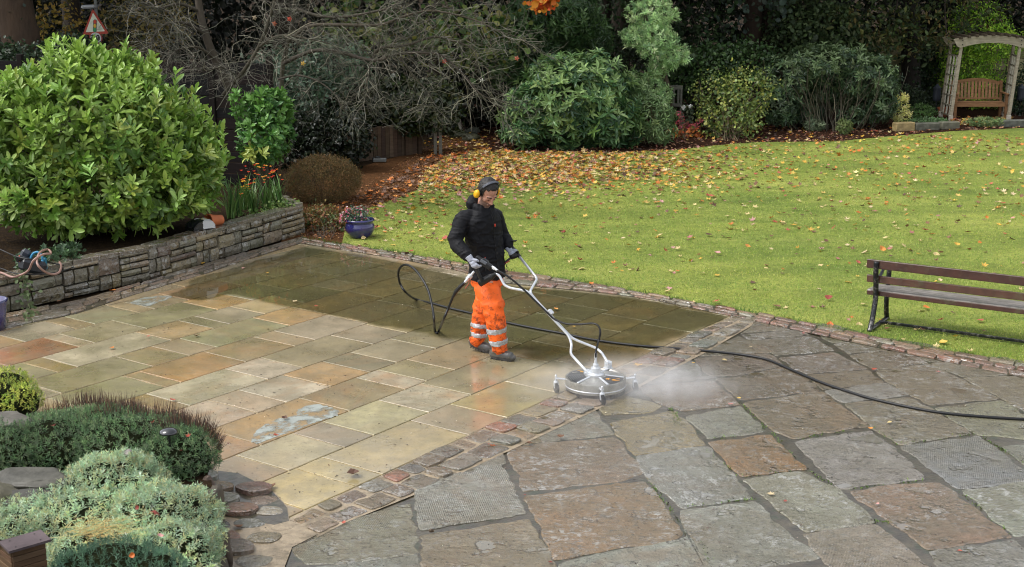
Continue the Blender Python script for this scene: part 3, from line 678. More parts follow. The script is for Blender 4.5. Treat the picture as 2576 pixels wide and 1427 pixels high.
for pts, c, rib in FL:
    S.stone(dpoly(pts, .03), .0235, .0312, tuple(v * (.74 if pts[0][1] < 950 else 1.02) + 0 * w for v, w in zip(vjit(lin(c), .04), lin('8a8272'))), gap=-.011 if pts[0][0] < 1700 else -.009, wob=.018, step=.05, edge=.012, tilt=.0015, lip=.006, rnd=.03, mi=1 if rib else 0)  # far flags darkened: tree reflection painted into their tint
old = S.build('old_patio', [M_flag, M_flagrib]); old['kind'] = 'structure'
# --- cobbled corner by the rockery
CPOLY = dpoly([(500, 1150), (600, 1190), (690, 1238), (722, 1275), (728, 1310), (800, 1345), (735, 1378), (715, 1430), (760, 1700), (300, 1700)], .03)
sheet('cobble_bed', CPOLY, .0342, M_sand)
ARC = dpoly([(548, 1186), (600, 1192), (680, 1232), (722, 1278), (727, 1312), (690, 1322), (620, 1310), (560, 1300)], .03)
sheet('cobble_mud', ARC, .0352, M_mud)
S = SB(); random.seed(21)
def inside(p, poly):
    c = False; n = len(poly)
    for i in range(n):
        a, b = poly[i], poly[i - 1]
        if (a[1] > p[1]) != (b[1] > p[1]) and p[0] < (b[0] - a[0]) * (p[1] - a[1]) / (b[1] - a[1]) + a[0]: c = not c
    return c
y = 7.0; rr = 0
while y < 11:
    x = -3.2 + (.12 if rr % 2 else 0)
    while x < -1.0:
        px, py = x + random.uniform(-.03, .03), y + random.uniform(-.03, .03)
        if inside((px, py), CPOLY) and inside((px + .1, py), CPOLY) and inside((px, py + .09), CPOLY):
            n = 7; r0 = random.uniform(.112, .136); ph = random.random() * 6
            q = [(px + r0 * random.uniform(.74, 1.12) * 1.12 * math.cos(ph + k * 2 * math.pi / n), py + r0 * random.uniform(.74, 1.12) * .92 * math.sin(ph + k * 2 * math.pi / n)) for k in range(n)]
            S.stone(q, .0355, .050, vjit(lin(random.choice(SETT + ['b0a896', 'b5aa94', '8a4a48', 'a8a090'])), .12), gap=.001, wob=.012, step=.04, edge=.014, dome=.004, tilt=.03, rnd=.04)
        x += .245
    y += .215; rr += 1
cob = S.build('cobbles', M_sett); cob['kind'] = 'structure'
# ================================================================= PLANTS
def blob_world(px, py, Y, rx, ry, depth=None):
    c = at(px, py, Y); k = (c - Vector((0, 0, CAM_H))).length / F_PX
    return (np.array(c), np.array([rx * k, (depth if depth else rx * k * .9), ry * k]))
def shoots_on(blobs, n, shell=.28, lump=.22, floor=None, camside=.0, top=None):
    """points near the surface of overlapping ellipsoids with outward normals"""
    P = []; Nn = []
    vol = np.array([b[1][0] * b[1][2] + b[1][1] * b[1][2] for b in blobs]); w = vol / vol.sum()
    tries = 0
    while sum(len(p) for p in P) < n and tries < 40:
        tries += 1
        idx = rng.choice(len(blobs), n, p=w); u = rand_unit(n)
        c = np.array([blobs[i][0] for i in idx]); r = np.array([blobs[i][1] for i in idx])
        lum = np.array([noise.noise(Vector((q[0] * 2.3 + i * 7, q[1] * 2.3, q[2] * 2.3))) + .6 * noise.noise(Vector((q[0] * 5.5 + i * 3, q[1] * 5.5, q[2] * 5.5))) for q, i in zip(u, idx)])
        rad = (1 + lump * lum) * (1 - shell * rng.random(n) ** 1.6)
        p = c + u * r * rad[:, None]
        nr = u / r; nr /= np.linalg.norm(nr, axis=1, keepdims=True)
        keep = np.ones(n, bool)
        for j, (bc, br) in enumerate(blobs):
            d = np.linalg.norm((p - bc) / br, axis=1); keep &= ~((d < .72) & (idx != j))
        if floor is not None: keep &= p[:, 2] > floor
        P.append(p[keep]); Nn.append(nr[keep])
    P = np.concatenate(P)[:n]; Nn = np.concatenate(Nn)[:n]; return P, Nn
def whorls(P, D, per, tilt=(35, 75), spread=.05, llen=.12, lvar=.25, up=0.0):
    """leaves around each shoot: returns pos, dir, normal, length"""
    n = len(P); D = D / np.linalg.norm(D, axis=1, keepdims=True)
    a = np.cross(D, rand_unit(n)); a /= np.linalg.norm(a, axis=1, keepdims=True); b = np.cross(D, a)
    pos = []; dr = []; nm = []; ln = []
    for k in range(per):
        ph = 2.4 * k + rng.random(n) * .7; t = k / max(1, per - 1)
        th = np.radians(tilt[1] + (tilt[0] - tilt[1]) * t + rng.normal(size=n) * 9)
        rad = a * np.cos(ph)[:, None] + b * np.sin(ph)[:, None]
        d = D * np.cos(th)[:, None] + rad * np.sin(th)[:, None]; d[:, 2] += up
        nn = D * np.sin(th)[:, None] - rad * np.cos(th)[:, None]
        pos.append(P + D * (spread * (t - .5))[..., None] if np.ndim(spread) else P + D * spread * (t - .5)); dr.append(d); nm.append(nn + .15 * rng.normal(size=(n, 3))); ln.append(llen * (1 + lvar * rng.normal(size=n)) * (1 - .25 * t))
    return np.concatenate(pos), np.concatenate(dr), np.concatenate(nm), np.clip(np.concatenate(ln), llen * .3, llen * 1.8)
def loose(P, Nn, per, spread, llen, lvar=.3, droop=.0, facing=.5):
    n = len(P) * per; pos = np.repeat(P, per, 0) + rng.normal(size=(n, 3)) * spread
    nr = np.repeat(Nn, per, 0); d = rand_unit(n) + nr * .3; d[:, 2] -= droop
    nn = rand_unit(n) * (1 - facing) + nr * facing + np.array([0, 0, .5]) * facing
    return pos, d, nn, np.clip(llen * (1 + lvar * rng.normal(size=n)), llen * .4, llen * 2)

def stems_mesh(name, base, tips, r0, r1, cols, parent=None, wob=.06, n=5, seg=6, bow=.1, origin=None):
    m = MB()
    for i, t in enumerate(tips):
        b = Vector(base[i]) if hasattr(base[0], '__len__') else Vector(base)
        t = Vector(t); d = t - b; pts = []
        mid = Vector((random.uniform(-1, 1), random.uniform(-1, 1), 0)) * d.length * bow
        for k in range(seg + 1):
            s = k / seg; p = b + d * s + mid * math.sin(math.pi * s) + Vector([random.uniform(-1, 1) * wob * d.length * .3 for _ in range(3)]) * (s * (1 - s) * 4)
            pts.append(p)
        m.tube(pts, [r0 + (r1 - r0) * k / seg for k in range(seg + 1)], n, vjit(lin(random.choice(cols)), .15), caps=False)
    return m.build(name, M_twig if r0 < .03 else M_bark, parent, smooth=True, origin=origin)

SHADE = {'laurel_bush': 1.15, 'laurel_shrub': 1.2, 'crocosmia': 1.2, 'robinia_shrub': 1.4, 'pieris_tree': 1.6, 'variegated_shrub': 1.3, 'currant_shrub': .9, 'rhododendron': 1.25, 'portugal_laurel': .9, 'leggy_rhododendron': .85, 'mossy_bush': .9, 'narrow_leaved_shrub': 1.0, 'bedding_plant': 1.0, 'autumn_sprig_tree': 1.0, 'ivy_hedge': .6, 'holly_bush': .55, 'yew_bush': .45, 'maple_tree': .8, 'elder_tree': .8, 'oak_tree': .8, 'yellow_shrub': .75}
def shade_k(name, blobs): return SHADE.get(name, .62 if blobs[0][0][1] > 24 else 1.0)  # background leaf colours darkened to paint in the woodland shade
def shrub(name, label, cat, blobs, n, kind='whorl', per=7, llen=.12, width=.4, cols=('3f5a2a',), m=None, base=None, stems=0, stem_cols=('4a4034',), stem_r=.012, tilt=(30, 70), updir=.5, floor=.03, group=None, tmpl=None, lump=.22, shell=.28, spread=.06, droop=0, var=.16, w=None, foliage='foliage', stem_name='stems', newtop=None, facing=.5, extra=None):
    bk = shade_k(name, blobs); Y0 = blobs[0][0]; bx = base if base is not None else (float(Y0[0]), float(Y0[1]), 0.0)
    root = empty(name, bx, label, cat, group)
    P, Nn = shoots_on(blobs, n, shell=shell, lump=lump, floor=floor)
    if kind == 'whorl':
        D = Nn + np.array([0, 0, updir]) + .25 * rng.normal(size=P.shape)
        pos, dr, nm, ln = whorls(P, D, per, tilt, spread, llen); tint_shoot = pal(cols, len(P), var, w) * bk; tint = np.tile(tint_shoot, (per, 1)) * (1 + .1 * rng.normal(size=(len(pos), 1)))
        if newtop is not None:      # paler young growth on the upper shoots
            hz = (P[:, 2] - P[:, 2].min()) / np.ptp(P[:, 2]); pr = rng.random(len(P)) < hz ** 2 * .8
            c = np.array(lin(newtop)) * bk; ts = tint_shoot.copy(); ts[pr] = ts[pr] * .35 + c * .65; tint = np.tile(ts, (per, 1)) * (1 + .1 * rng.normal(size=(len(pos), 1)))
    else:
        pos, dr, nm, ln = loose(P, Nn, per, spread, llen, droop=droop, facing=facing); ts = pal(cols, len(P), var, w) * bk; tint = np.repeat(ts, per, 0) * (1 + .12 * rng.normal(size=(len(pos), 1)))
    if floor is not None: pos[:, 2] = np.maximum(pos[:, 2], floor + .02)
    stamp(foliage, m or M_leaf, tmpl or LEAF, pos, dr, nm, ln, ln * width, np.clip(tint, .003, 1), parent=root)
    if stems:
        idx = rng.choice(len(P), min(stems, len(P)), replace=False)
        bs = [(bx[0] + random.uniform(-.12, .12) * (1 + blobs[0][1][0]), bx[1] + random.uniform(-.2, .2), bx[2]) for _ in idx]
        stems_mesh(stem_name, bs, [tuple(P[i]) for i in idx], stem_r, stem_r * .35, stem_cols, parent=root, bow=.08)
    if extra: extra(root, P)
    return root

BW = blob_world
# --- big cherry laurel on the left
LAUREL = [BW(225, 360, 17.9, 225, 200, 1.0), BW(60, 340, 17.6, 130, 135, .8), BW(385, 390, 18.0, 135, 150, .9), BW(285, 475, 17.5, 215, 95, .7), BW(478, 440, 18.3, 70, 88, .6), BW(120, 480, 17.3, 140, 95, .7), BW(240, 200, 18.0, 88, 62, .5), BW(85, 240, 17.8, 58, 48, .4), BW(320, 235, 18.0, 60, 60, .5)]
def laurel_extra(root, P):
    # tall new shoots standing out of the top
    tips = [(238, 108), (45, 215), (135, 175), (320, 112), (300, 150), (395, 170), (440, 195), (490, 240), (215, 150), (90, 200), (350, 150), (20, 205), (530, 290), (180, 175), (265, 130), (560, 330), (120, 160), (75, 170), (425, 230)]
    A = []; 
    for x, y in tips:
        t = np.array(at(x, y, 17.9 + random.uniform(-.3, .3))); A.append(t)
    A = np.array(A); allp = []; alld = []
    for s in range(7):
        allp.append(A - np.array([0, 0, .075 * s]) + rng.normal(size=A.shape) * .012); alld.append(np.array([[0, 0, 1.0]] * len(A)) + .12 * rng.normal(size=A.shape))
    p = np.concatenate(allp); d = np.concatenate(alld)
    pos, dr, nm, ln = whorls(p, d, 4, (22, 50), .05, .13)
    stamp('young_shoots', M_leaf, LEAF_B, pos, dr, nm, ln, ln * .42, pal(['8fae52', '7fa24a', '6f9440', '9dba62'], len(pos), .1), parent=root)
laurel_base = (float(LAUREL[0][0][0]) + .1, float(LAUREL[0][0][1]) + .2, .36)
shrub('laurel_bush', 'huge glossy bright green laurel bush above the stone wall', 'bush', LAUREL, 2900, per=8, llen=.152, width=.37, tmpl=LEAF_B, cols=('7a9a40', '688a36', '88a64e', '587638', '96b05c', 'a2ba70', '8a9a44'), base=laurel_base, stems=26, stem_cols=('5a5040', '4a4234'), stem_r=.022, updir=.85, tilt=(24, 66), floor=.42, newtop='9cba58', extra=laurel_extra, lump=.3, shell=.34, spread=.12)
# --- smaller laurel and the pale rhododendron sprig behind the flowers
shrub('laurel_shrub', 'smaller dark green laurel beside the leaning tree trunk', 'bush', [BW(668, 345, 20.8, 62, 62, .5), BW(690, 280, 21, 35, 48, .35), BW(655, 255, 21, 28, 30, .3), BW(600, 262, 20.8, 14, 28, .15)], 330, per=7, llen=.12, width=.42, tmpl=LEAF_B, cols=('4a7236', '3c6230', '58803c'), base=tuple(G(668, 440, .3)), stems=10, floor=.3, newtop='6a9444')
shrub('rhododendron_sprig', 'pale yellow-green leafy sprig below the smaller laurel', 'plant', [BW(632, 362, 20.3, 26, 14, .15), BW(648, 388, 20.3, 22, 14, .15)], 14, per=7, llen=.13, width=.38, cols=('9aa84e', 'a7b35a'), base=tuple(G(640, 430, .3)), stems=8, floor=.3, stem_r=.006)
# --- clipped brown dome
shrub('heather_dome', 'clipped brown dome shaped shrub behind the wall end', 'shrub', [BW(812, 452, 22.6, 90, 56, .55)], 5200, kind='loose', per=4, llen=.035, width=.3, cols=('7a6440', '6a5636', '8a7448', '5c5a34', '8f6e44'), m=M_leafm, base=(*G(812, 508)[:2], 0), stems=30, stem_r=.006, floor=.0, tmpl=DIAM, lump=.08, shell=.12, spread=.03)
# --- crocosmia
def strap_plant(name, label, cat, base_pts, nleaf, L, cols, parent=None, width=.022, root=None, lean=.5):
    root = root or empty(name, base_pts[0], label, cat); m = MB()
    for b in base_pts:
        for k in range(nleaf):
            a = random.random() * 6.28; ln = L * random.uniform(.6, 1.1); le = random.uniform(.15, lean); p0 = Vector(b) + Vector((random.uniform(-.06, .06), random.uniform(-.06, .06), 0))
            d = Vector((math.cos(a), math.sin(a), 0)); sd = Vector((-d.y, d.x, 0)); vs = []; c = vjit(lin(random.choice(cols)), .15); seg = 7
            for j in range(seg + 1):
                s = j / seg; p = p0 + d * (ln * le * s ** 1.8) + Vector((0, 0, ln * (s - .45 * le * s ** 3))); w = width * (1 - s ** 3) * (.5 + .5 * min(1, s * 5))
                vs += [p - sd * w * .5, p + sd * w * .5 + d * .004]
            m.add(vs, [(2 * j, 2 * j + 1, 2 * j + 3, 2 * j + 2) for j in range(seg)], c)
    m.build('leaves', M_leaf, root); return root
cb = [tuple(at(x, y, Y)) for x, y, Y in [(598, 540, 19.2), (640, 530, 19.4), (672, 520, 19.6), (700, 505, 19.8), (620, 515, 19.7), (582, 545, 19.0)]]
cb = [(b[0], b[1], .36) for b in cb]
croc = strap_plant('crocosmia', 'clump of strap leaves with orange flowers behind the wall', 'flowering plant', cb, 26, .62, ('4f7436', '5c8040', '3f6430', '6a8a48'))
fl = MB(); stm = MB(); M_petal = mat('petal', (1, 1, 1), .5, trans=.3)
for k in range(62):
    x = random.gauss(660, 22); y = random.uniform(412, 462); 
    if k < 12: x = random.uniform(600, 640); y = random.uniform(445, 490)
    c = at(x, y, 18.9 + random.random() * .5); colr = random.choice(['e8542a', 'f07a2e', 'f2a03a', 'e2452a', 'f0b040'])
    if k >= 50: colr = 'f2c030'; c = at(random.uniform(608, 628), random.uniform(455, 480), 19.3)
    for j in range(5):
        a = j * 1.256 + k; d = Vector((math.cos(a), math.sin(a), .7)).normalized(); s = Vector((-math.sin(a), math.cos(a), 0)); L_ = .03
        fl.add([c, c + d * L_ * .6 + s * .011, c + d * L_, c + d * L_ * .6 - s * .011], [(0, 1, 2, 3)], vjit(lin(colr), .1))
    fl.build('flower', M_petal, croc); fl = MB()
    if k % 4 == 0: b = Vector(random.choice(cb)); stm.tube([b, b.lerp(c, .55) + Vector((0, 0, .05)), c], [.004, .003, .002], 4, lin('5c7038'))
stm.build('flower_stalks', M_leafm, croc)
shrub('groundcover_plant', 'low round-leaved plants along the soil edge under crocosmia', 'plant', [BW(700, 515, 19.7, 50, 6, .2), BW(640, 535, 19.2, 40, 4, .12)], 160, kind='loose', per=3, llen=.04, width=.8, cols=('6f8c48', '5c7c3c', '88a058'), base=(*G(690, 512, .36)[:2], .36), floor=.37, tmpl=LEAF_B, spread=.03)
# --- autumn-tinted low shrub by the pot
shrub('spirea_shrub', 'low autumn-tinted shrub between the wall end and blue pot', 'shrub', [BW(812, 560, 20.2, 48, 38, .3), BW(850, 570, 20.0, 26, 26, .2)], 620, kind='loose', per=3, llen=.05, width=.45, cols=('5a6a3c', '6f6a3c', '7c4a34', '8a7a44', '4a5c34', '9a6a3c'), base=(*G(815, 598)[:2], 0), stems=22, stem_r=.005, floor=.0, spread=.05)
# --- ivy hedge in the dark
def hedge(name, label, cat, x0, x1, ytop, ybase, Y, n, llen, cols, width=.7, depth=.5, **k):
    bl = []; N_ = max(3, int((x1 - x0) / 70))
    for i in range(N_):
        x = x0 + (x1 - x0) * (i + .5) / N_; bl.append(BW(x, (ytop + ybase) / 2 + random.uniform(-8, 8), Y + random.uniform(-.3, .3), (x1 - x0) / N_ * .85, (ybase - ytop) / 2 * random.uniform(.9, 1.1), depth))
    return shrub(name, label, cat, bl, n, kind='loose', per=4, llen=llen, width=width, cols=cols, **k)
hedge('ivy_hedge', 'dark ivy covered mass hanging over the low picket fence', 'hedge', 745, 1130, 195, 350, 28.6, 3000, .085, ('2c3d1e', '24341c', '3a4a22', '4a5426'), floor=.45, tmpl=LEAF_B, base=(*G(930, 380)[:2], 0), stems=12)
hedge('holly_bush', 'dark evergreen bush left of the picket fence', 'bush', 722, 905, 280, 430, 26.2, 1500, .07, ('22321c', '2e3f22', '1c2a18'), floor=.02, base=(*G(830, 420)[:2], 0), stems=10)
hedge('yew_bush', 'very dark evergreen behind the fence by the pedestal', 'bush', 1085, 1300, 180, 330, 33.5, 1500, .08, ('1c2818', '26341e', '2a3018'), floor=.02, base=(*G(1190, 330)[:2], 0), stems=8)
# --- middle rhododendron
shrub('rhododendron', 'broad glossy dark green rhododendron at the lawn edge', 'bush', [BW(1430, 265, 29.6, 140, 112, 1.1), BW(1500, 225, 29.9, 85, 90, .8), BW(1330, 290, 29.3, 65, 70, .6), BW(1540, 310, 29.4, 75, 62, .7), BW(1400, 190, 30, 70, 50, .6), BW(1310, 330, 29.1, 48, 34, .5)], 1050, per=8, llen=.19, width=.3, cols=('4a6a40', '3a5a36', '5c7c48', '748e54', '304e34'), base=(*G(1435, 372)[:2], 0), stems=16, updir=.35, tilt=(45, 88), floor=.02, newtop='86a060', lump=.25)
shrub('narrow_leaved_shrub', 'lighter narrow-leaved shrub right of the rhododendron', 'shrub', [BW(1640, 290, 29.8, 58, 52, .6), BW(1600, 240, 30.3, 40, 60, .5), BW(1660, 330, 29.5, 40, 28, .4)], 520, per=8, llen=.13, width=.2, cols=('6a8454', '587446', '7c9460'), base=(*G(1640, 362)[:2], 0), stems=22, stem_cols=('8a7a60', '6f6450'), stem_r=.01, updir=.3, tilt=(50, 95), floor=.02)
# --- pieris / pale tree
def pieris_extra(root, P):
    b = G(1655, 300); m = MB(); 
    m.tube(cat_rom([(b.x, 32.5, 0), (b.x - .05, 32.5, 1.0), tuple(at(1650, 120, 32.6)), tuple(at(1620, 40, 32.6))], 4), [.09] * 5 + [.06] * 8, 8, lin('5a5040')); m.build('trunk', M_bark, root, smooth=True)
shrub('pieris_tree', 'pale grey-green tree with cloud-like foliage pads', 'tree', [BW(1640, 35, 32.3, 58, 38, .5), BW(1600, 92, 32.2, 36, 28, .35), BW(1652, 105, 32.0, 50, 42, .45), BW(1690, 140, 32.1, 42, 30, .4), BW(1655, 170, 32.2, 26, 24, .3), BW(1640, 215, 32.3, 26, 30, .3), BW(1672, 240, 32.3, 20, 24, .25)], 1300, per=9, llen=.085, width=.27, cols=('9ab47e', 'a8c08c', '86a06c', 'b6cc9a', '78946a'), base=(G(1655, 300).x, 32.5, 0), updir=.9, tilt=(30, 80), lump=.35, extra=pieris_extra, m=M_leafm)
# --- sunken shady shrubs between
shrub('shade_shrub', 'dim green bush behind the narrow-leaved shrub and grey seat', 'bush', [BW(1740, 230, 34, 80, 80, .7), BW(1560, 160, 34.5, 60, 80, .6)], 1000, kind='loose', per=4, llen=.08, width=.55, cols=('34482a', '2a3c22', '425632'), base=(*G(1740, 310)[:2], 0), stems=14, floor=.02)
shrub('currant_shrub', 'yellow-green open twiggy shrub right of the pink hydrangea', 'shrub', [BW(1830, 290, 31.3, 66, 58, .6), BW(1880, 235, 31.8, 60, 62, .6), BW(1795, 235, 31.8, 48, 52, .5), BW(1870, 318, 31, 48, 24, .4)], 900, kind='loose', per=4, llen=.065, width=.75, cols=('8a9a4e', '7c8f48', '6a8044', 'a8ae58', '55703a'), base=(*G(1840, 352)[:2], 0), stems=40, stem_cols=('5c5040', '7a6a54'), stem_r=.008, floor=.02, tmpl=LEAF_B, spread=.09, lump=.35)
shrub('mallow_shrub', 'mid-green rounded bush above the yellow-green shrub', 'bush', [BW(1800, 165, 33.6, 75, 50, .7), BW(1890, 160, 33.8, 60, 52, .6), BW(1725, 190, 33.5, 40, 55, .5)], 1200, kind='loose', per=4, llen=.085, width=.7, cols=('4a6a38', '587844', '3c5a30', '6a8850'), base=(*G(1800, 330)[:2], 0), stems=16, floor=.02, tmpl=LEAF_B, spread=.09)
# --- big leggy rhododendron on the right
def leggy(root, P):
    b0 = G(2075, 335); bs = []; ts = []
    for k in range(120):
        x = random.gauss(2085, 75); b = G(x * .55 + 2085 * .45, 330 - random.random() * 12); bs.append((b.x, b.y + random.uniform(-.3, .3), 0))
        ts.append(tuple(at(x + random.uniform(-25, 25), random.uniform(150, 285), 32.6 + random.uniform(-.7, .6))))
    stems_mesh('stems', bs, ts, .014, .006, ('5f5a48', '4c483a', '6f6a56', '3c382c'), parent=root, bow=.12, n=4)
shrub('leggy_rhododendron', 'tall dark rhododendron with many bare upright stems', 'bush', [BW(2085, 165, 33.3, 120, 50, .9), BW(2180, 200, 33.0, 70, 55, .7), BW(1985, 200, 33.0, 66, 55, .7), BW(2215, 245, 32.8, 40, 60, .5), BW(1965, 270, 32.6, 42, 55, .4), BW(2090, 235, 33.4, 110, 40, .6), BW(2030, 290, 32.9, 40, 34, .3), BW(2150, 290, 32.8, 46, 34, .3)], 2000, per=8, llen=.14, width=.3, cols=('4a6442', '3c5438', '5a7450', '6a8058', '33492f'), base=(*G(2085, 330)[:2], 0), updir=.25, tilt=(50, 95), floor=.2, newtop='7f9662', extra=leggy, lump=.3)
shrub('variegated_shrub', 'small cream and yellow variegated shrub beside stone edging', 'shrub', [BW(2266, 268, 33.5, 20, 26, .2), BW(2270, 295, 33.4, 24, 20, .2), BW(2262, 285, 33.4, 20, 24, .2), BW(2276, 248, 33.5, 8, 12, .1)], 260, per=6, llen=.055, width=.45, cols=('d6d08a', 'e2dca0', 'bfc070', 'c8c884'), base=(*G(2267, 312)[:2], 0), stems=10, stem_r=.005, updir=.8, floor=.02)
for i, (x, y, w_, h_, lab, cols) in enumerate([(2125, 330, 16, 18, 'small spiky green plant in front of the leggy rhododendron', ('6a7c48', '7a8a50')), (2050, 322, 26, 12, 'grey-green low plant on the bed edge near the leggy rhododendron', ('7c8a6a', '6a7a5c')),
      (2190, 300, 30, 30, 'broad-leaved light green plant left of the variegated shrub', ('7a9a58', '88a866')), (2320, 290, 32, 16, 'bushy green ground plant right of variegated shrub', ('4f7038', '5f8044')), (2330, 312, 50, 8, 'low ferny green cover behind the stone edging', ('5a7a4c', '6a8a5a')), (2480, 312, 50, 8, 'low pale green cover in front of the garden arch', ('708a58', '8a9a60')), (1985, 300, 16, 34, 'bluish green upright plant at the left of the leggy stems', ('4a6a54', '557860'))]):
    shrub('bedding_plant', lab, 'plant', [BW(x, y - h_ * .6, G(x, y + 8).y, w_, h_, .25)], 90 + w_ * 3, per=6, llen=.06 if i != 2 else .1, width=.4, cols=cols, base=(*G(x, y + 8)[:2], 0), floor=.0, spread=.05, group='small plants in the bed behind the lawn')
# --- pink hydrangea and white-flowered stem
def hyd(root, P):
    pass
hr = empty('hydrangea', (*G(1722, 352)[:2], 0), 'pink and red hydrangea heads with orange autumn leaves', 'flowering plant'); b0 = np.array(hr.location)
hp, hn = shoots_on([BW(1722, 335, 31.3, 34, 14, .3), BW(1745, 345, 31.2, 26, 8, .2)], 90, floor=.0); q = loose(hp, hn, 3, .05, .07)
stamp('leaves', M_leafm, LEAF_B, *q[:3], q[3], q[3] * .7, pal(['c8743a', 'd88a3c', 'c05a34', '8a6a3c', '6a6a3c'], len(q[0]), .1), parent=hr)
for x, y, r_ in [(1708, 285, 8), (1714, 298, 8), (1704, 308, 6), (1726, 315, 9), (1740, 318, 8), (1760, 305, 7), (1753, 316, 7), (1712, 318, 6)]:
    p, nn = shoots_on([BW(x, y, 31.2, r_, r_ * .9, .08)], 60, shell=.2); q = loose(p, nn, 1, .008, .028, facing=.8)
    stamp('flower_head', M_leafm, DIAM, *q[:3], q[3], q[3] * .9, pal(['b04a68', 'c05a72', 'a83c58', 'c8705c'], len(q[0]), .15), parent=hr)
stems_mesh('stems', (b0[0], b0[1], 0), [tuple(at(x, y, 31.2)) for x, y in [(1708, 290), (1726, 318), (1760, 308), (1740, 322), (1712, 320), (1716, 300)]], .006, .004, ('5c4a38',), parent=hr)
wr = empty('angels_trumpet', (*G(1728, 345)[:2] , 0), 'dark leafy stem topped by two white blooms', 'flowering plant'); wr.location.y += .25
p, nn = shoots_on([BW(1727, 290, 31.6, 15, 28, .15)], 26); nn[:, 2] -= .6; q = loose(p, nn, 3, .03, .1, droop=.5)
stamp('leaves', M_leafm, LEAF_B, *q[:3], q[3], q[3] * .6, pal(['4a5a44', '5a6650', '6a7058'], len(q[0]), .1), parent=wr)
stems_mesh('stems', tuple(wr.location), [tuple(at(1727, 280, 31.6)), tuple(at(1722, 276, 31.6))], .008, .005, ('5c4a38',), parent=wr)
for x, y, s in [(1719, 274, 1), (1735, 271, -1)]:
    m = MB(); c = at(x, y, 31.55)
    for k in range(5):
        a = k * 1.257; d = Vector((math.cos(a), math.sin(a) * .6, .9)).normalized(); sd = Vector((-math.sin(a), math.cos(a), 0)); m.add([c + Vector((0, 0, -.05)), c + d * .05 + sd * .035, c + d * .1, c + d * .05 - sd * .035], [(0, 1, 2, 3)], lin('f2f2f0'))
    m.build('flower', mat('white_petal', (1, 1, 1), .5), wr)

# ================================================================= TREES
def tree(name, label, trunk, crown, n, llen, cols, width=.6, per=4, kind='loose', trunk_cols=('4a4034',), m=None, group=None, tmpl=None, spread=.25, droop=0, facing=.5, limbs=10, fol='crown', lump=.35, shell=.5, cat='tree', ivy=0):
    """trunk: list of (x,y,z,r); crown: list of (centre, radii)"""
    b = trunk[0]; root = empty(name, (b[0], b[1], 0), label, cat, group)
    mb_ = MB(); pts = cat_rom([t[:3] for t in trunk], 5); rr = np.interp(np.linspace(0, 1, len(pts)), np.linspace(0, 1, len(trunk)), [t[3] for t in trunk]); c = tuple(q * .5 for q in lin(trunk_cols[0]))
    mb_.tube(pts, [r * (1 + .12 * noise.noise(Vector((p.z * 2, i, 0)))) for i, (r, p) in enumerate(zip(rr, pts))], 12, c); mb_.build('trunk', M_bark, root, smooth=True)
    P, Nn = shoots_on(crown, n, shell=shell, lump=lump)
    if limbs:
        idx = rng.choice(len(P), limbs, replace=False); st = [tuple(pts[random.randint(len(pts) // 2, len(pts) - 1)]) for _ in idx]
        stems_mesh('branches', st, [tuple(P[i]) for i in idx], trunk[-1][3] * .55, .012, trunk_cols, parent=root, bow=.1)
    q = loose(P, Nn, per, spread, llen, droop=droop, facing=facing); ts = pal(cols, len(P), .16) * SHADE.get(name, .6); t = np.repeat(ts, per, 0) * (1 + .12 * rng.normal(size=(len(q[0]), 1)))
    stamp(fol, m or M_leafm, tmpl or LEAF_B, *q[:3], q[3], q[3] * width, np.clip(t, .003, 1), parent=root)
    if ivy:
        k = rng.integers(0, len(pts) // 2 + 2, ivy); u = rand_unit(ivy); u[:, 2] = 0; u /= np.linalg.norm(u, axis=1, keepdims=True); pp = np.array([pts[i] for i in k]) + u * (rr[k][:, None] + .04) + np.array([0, 0, 1]) * rng.normal(size=(ivy, 1)) * .25
        d = rand_unit(ivy); d[:, 2] -= .5; stamp('ivy', M_leaf, LEAF_B, pp, d, u + .3 * rng.normal(size=u.shape), np.full(ivy, .08), np.full(ivy, .07), pal(['1f3020', '2a3c28', '34482e'], ivy, .15), parent=root)
    return root
def C(x, y, z, rx, ry, rz): return (np.array([x, y, z], float), np.array([rx, ry, rz], float))
def trunk_at(px, py0, Y, r, h=8, lean=0): 
    x = at(px, py0, Y).x; return [(x, Y, -.1, r * 1.25), (x + lean * .3, Y, 1.2, r), (x + lean, Y, h * .6, r * .8), (x + lean * 1.3, Y, h, r * .5)]
GR = 'tall trees standing beyond the garden'
# tree at the upper left with the thick mossy trunk
tree('mossy_tree', 'thick reddish-brown mossy trunk at the upper left', [(at(60, 200, 29).x, 29, -.1, .5), (at(58, 120, 29).x, 29, 2, .42), (at(35, 40, 29).x, 29, 3.2, .38), (at(25, 0, 29).x, 29, 6, .3), (at(20, 0, 29).x, 29, 9, .2)], [C(-11, 30, 8.5, 3.5, 3.5, 3.0), C(-13.5, 29, 6.5, 2, 2, 2)], 1100, .22, ('5a6034', '4a5430', '7a7434'), trunk_cols=('5f4a36',), per=5, ivy=60)
YL = 'yellow-leaved trees and shrubs by the road sign'
shrub('yellow_shrub', 'dark thin branches dotted with yellow leaves left of the sign', 'shrub', [BW(150, 55, 33, 60, 60, .8), BW(125, 90, 33, 55, 35, .5)], 150, kind='loose', per=3, llen=.085, width=.8, cols=('b8a048', 'a8903c', 'c8a850', '6a6a3c'), base=(*G(150, 180)[:2], 0), stems=30, stem_r=.009, floor=.1, tmpl=LEAF_B, spread=.12, m=M_leafm, group=YL)
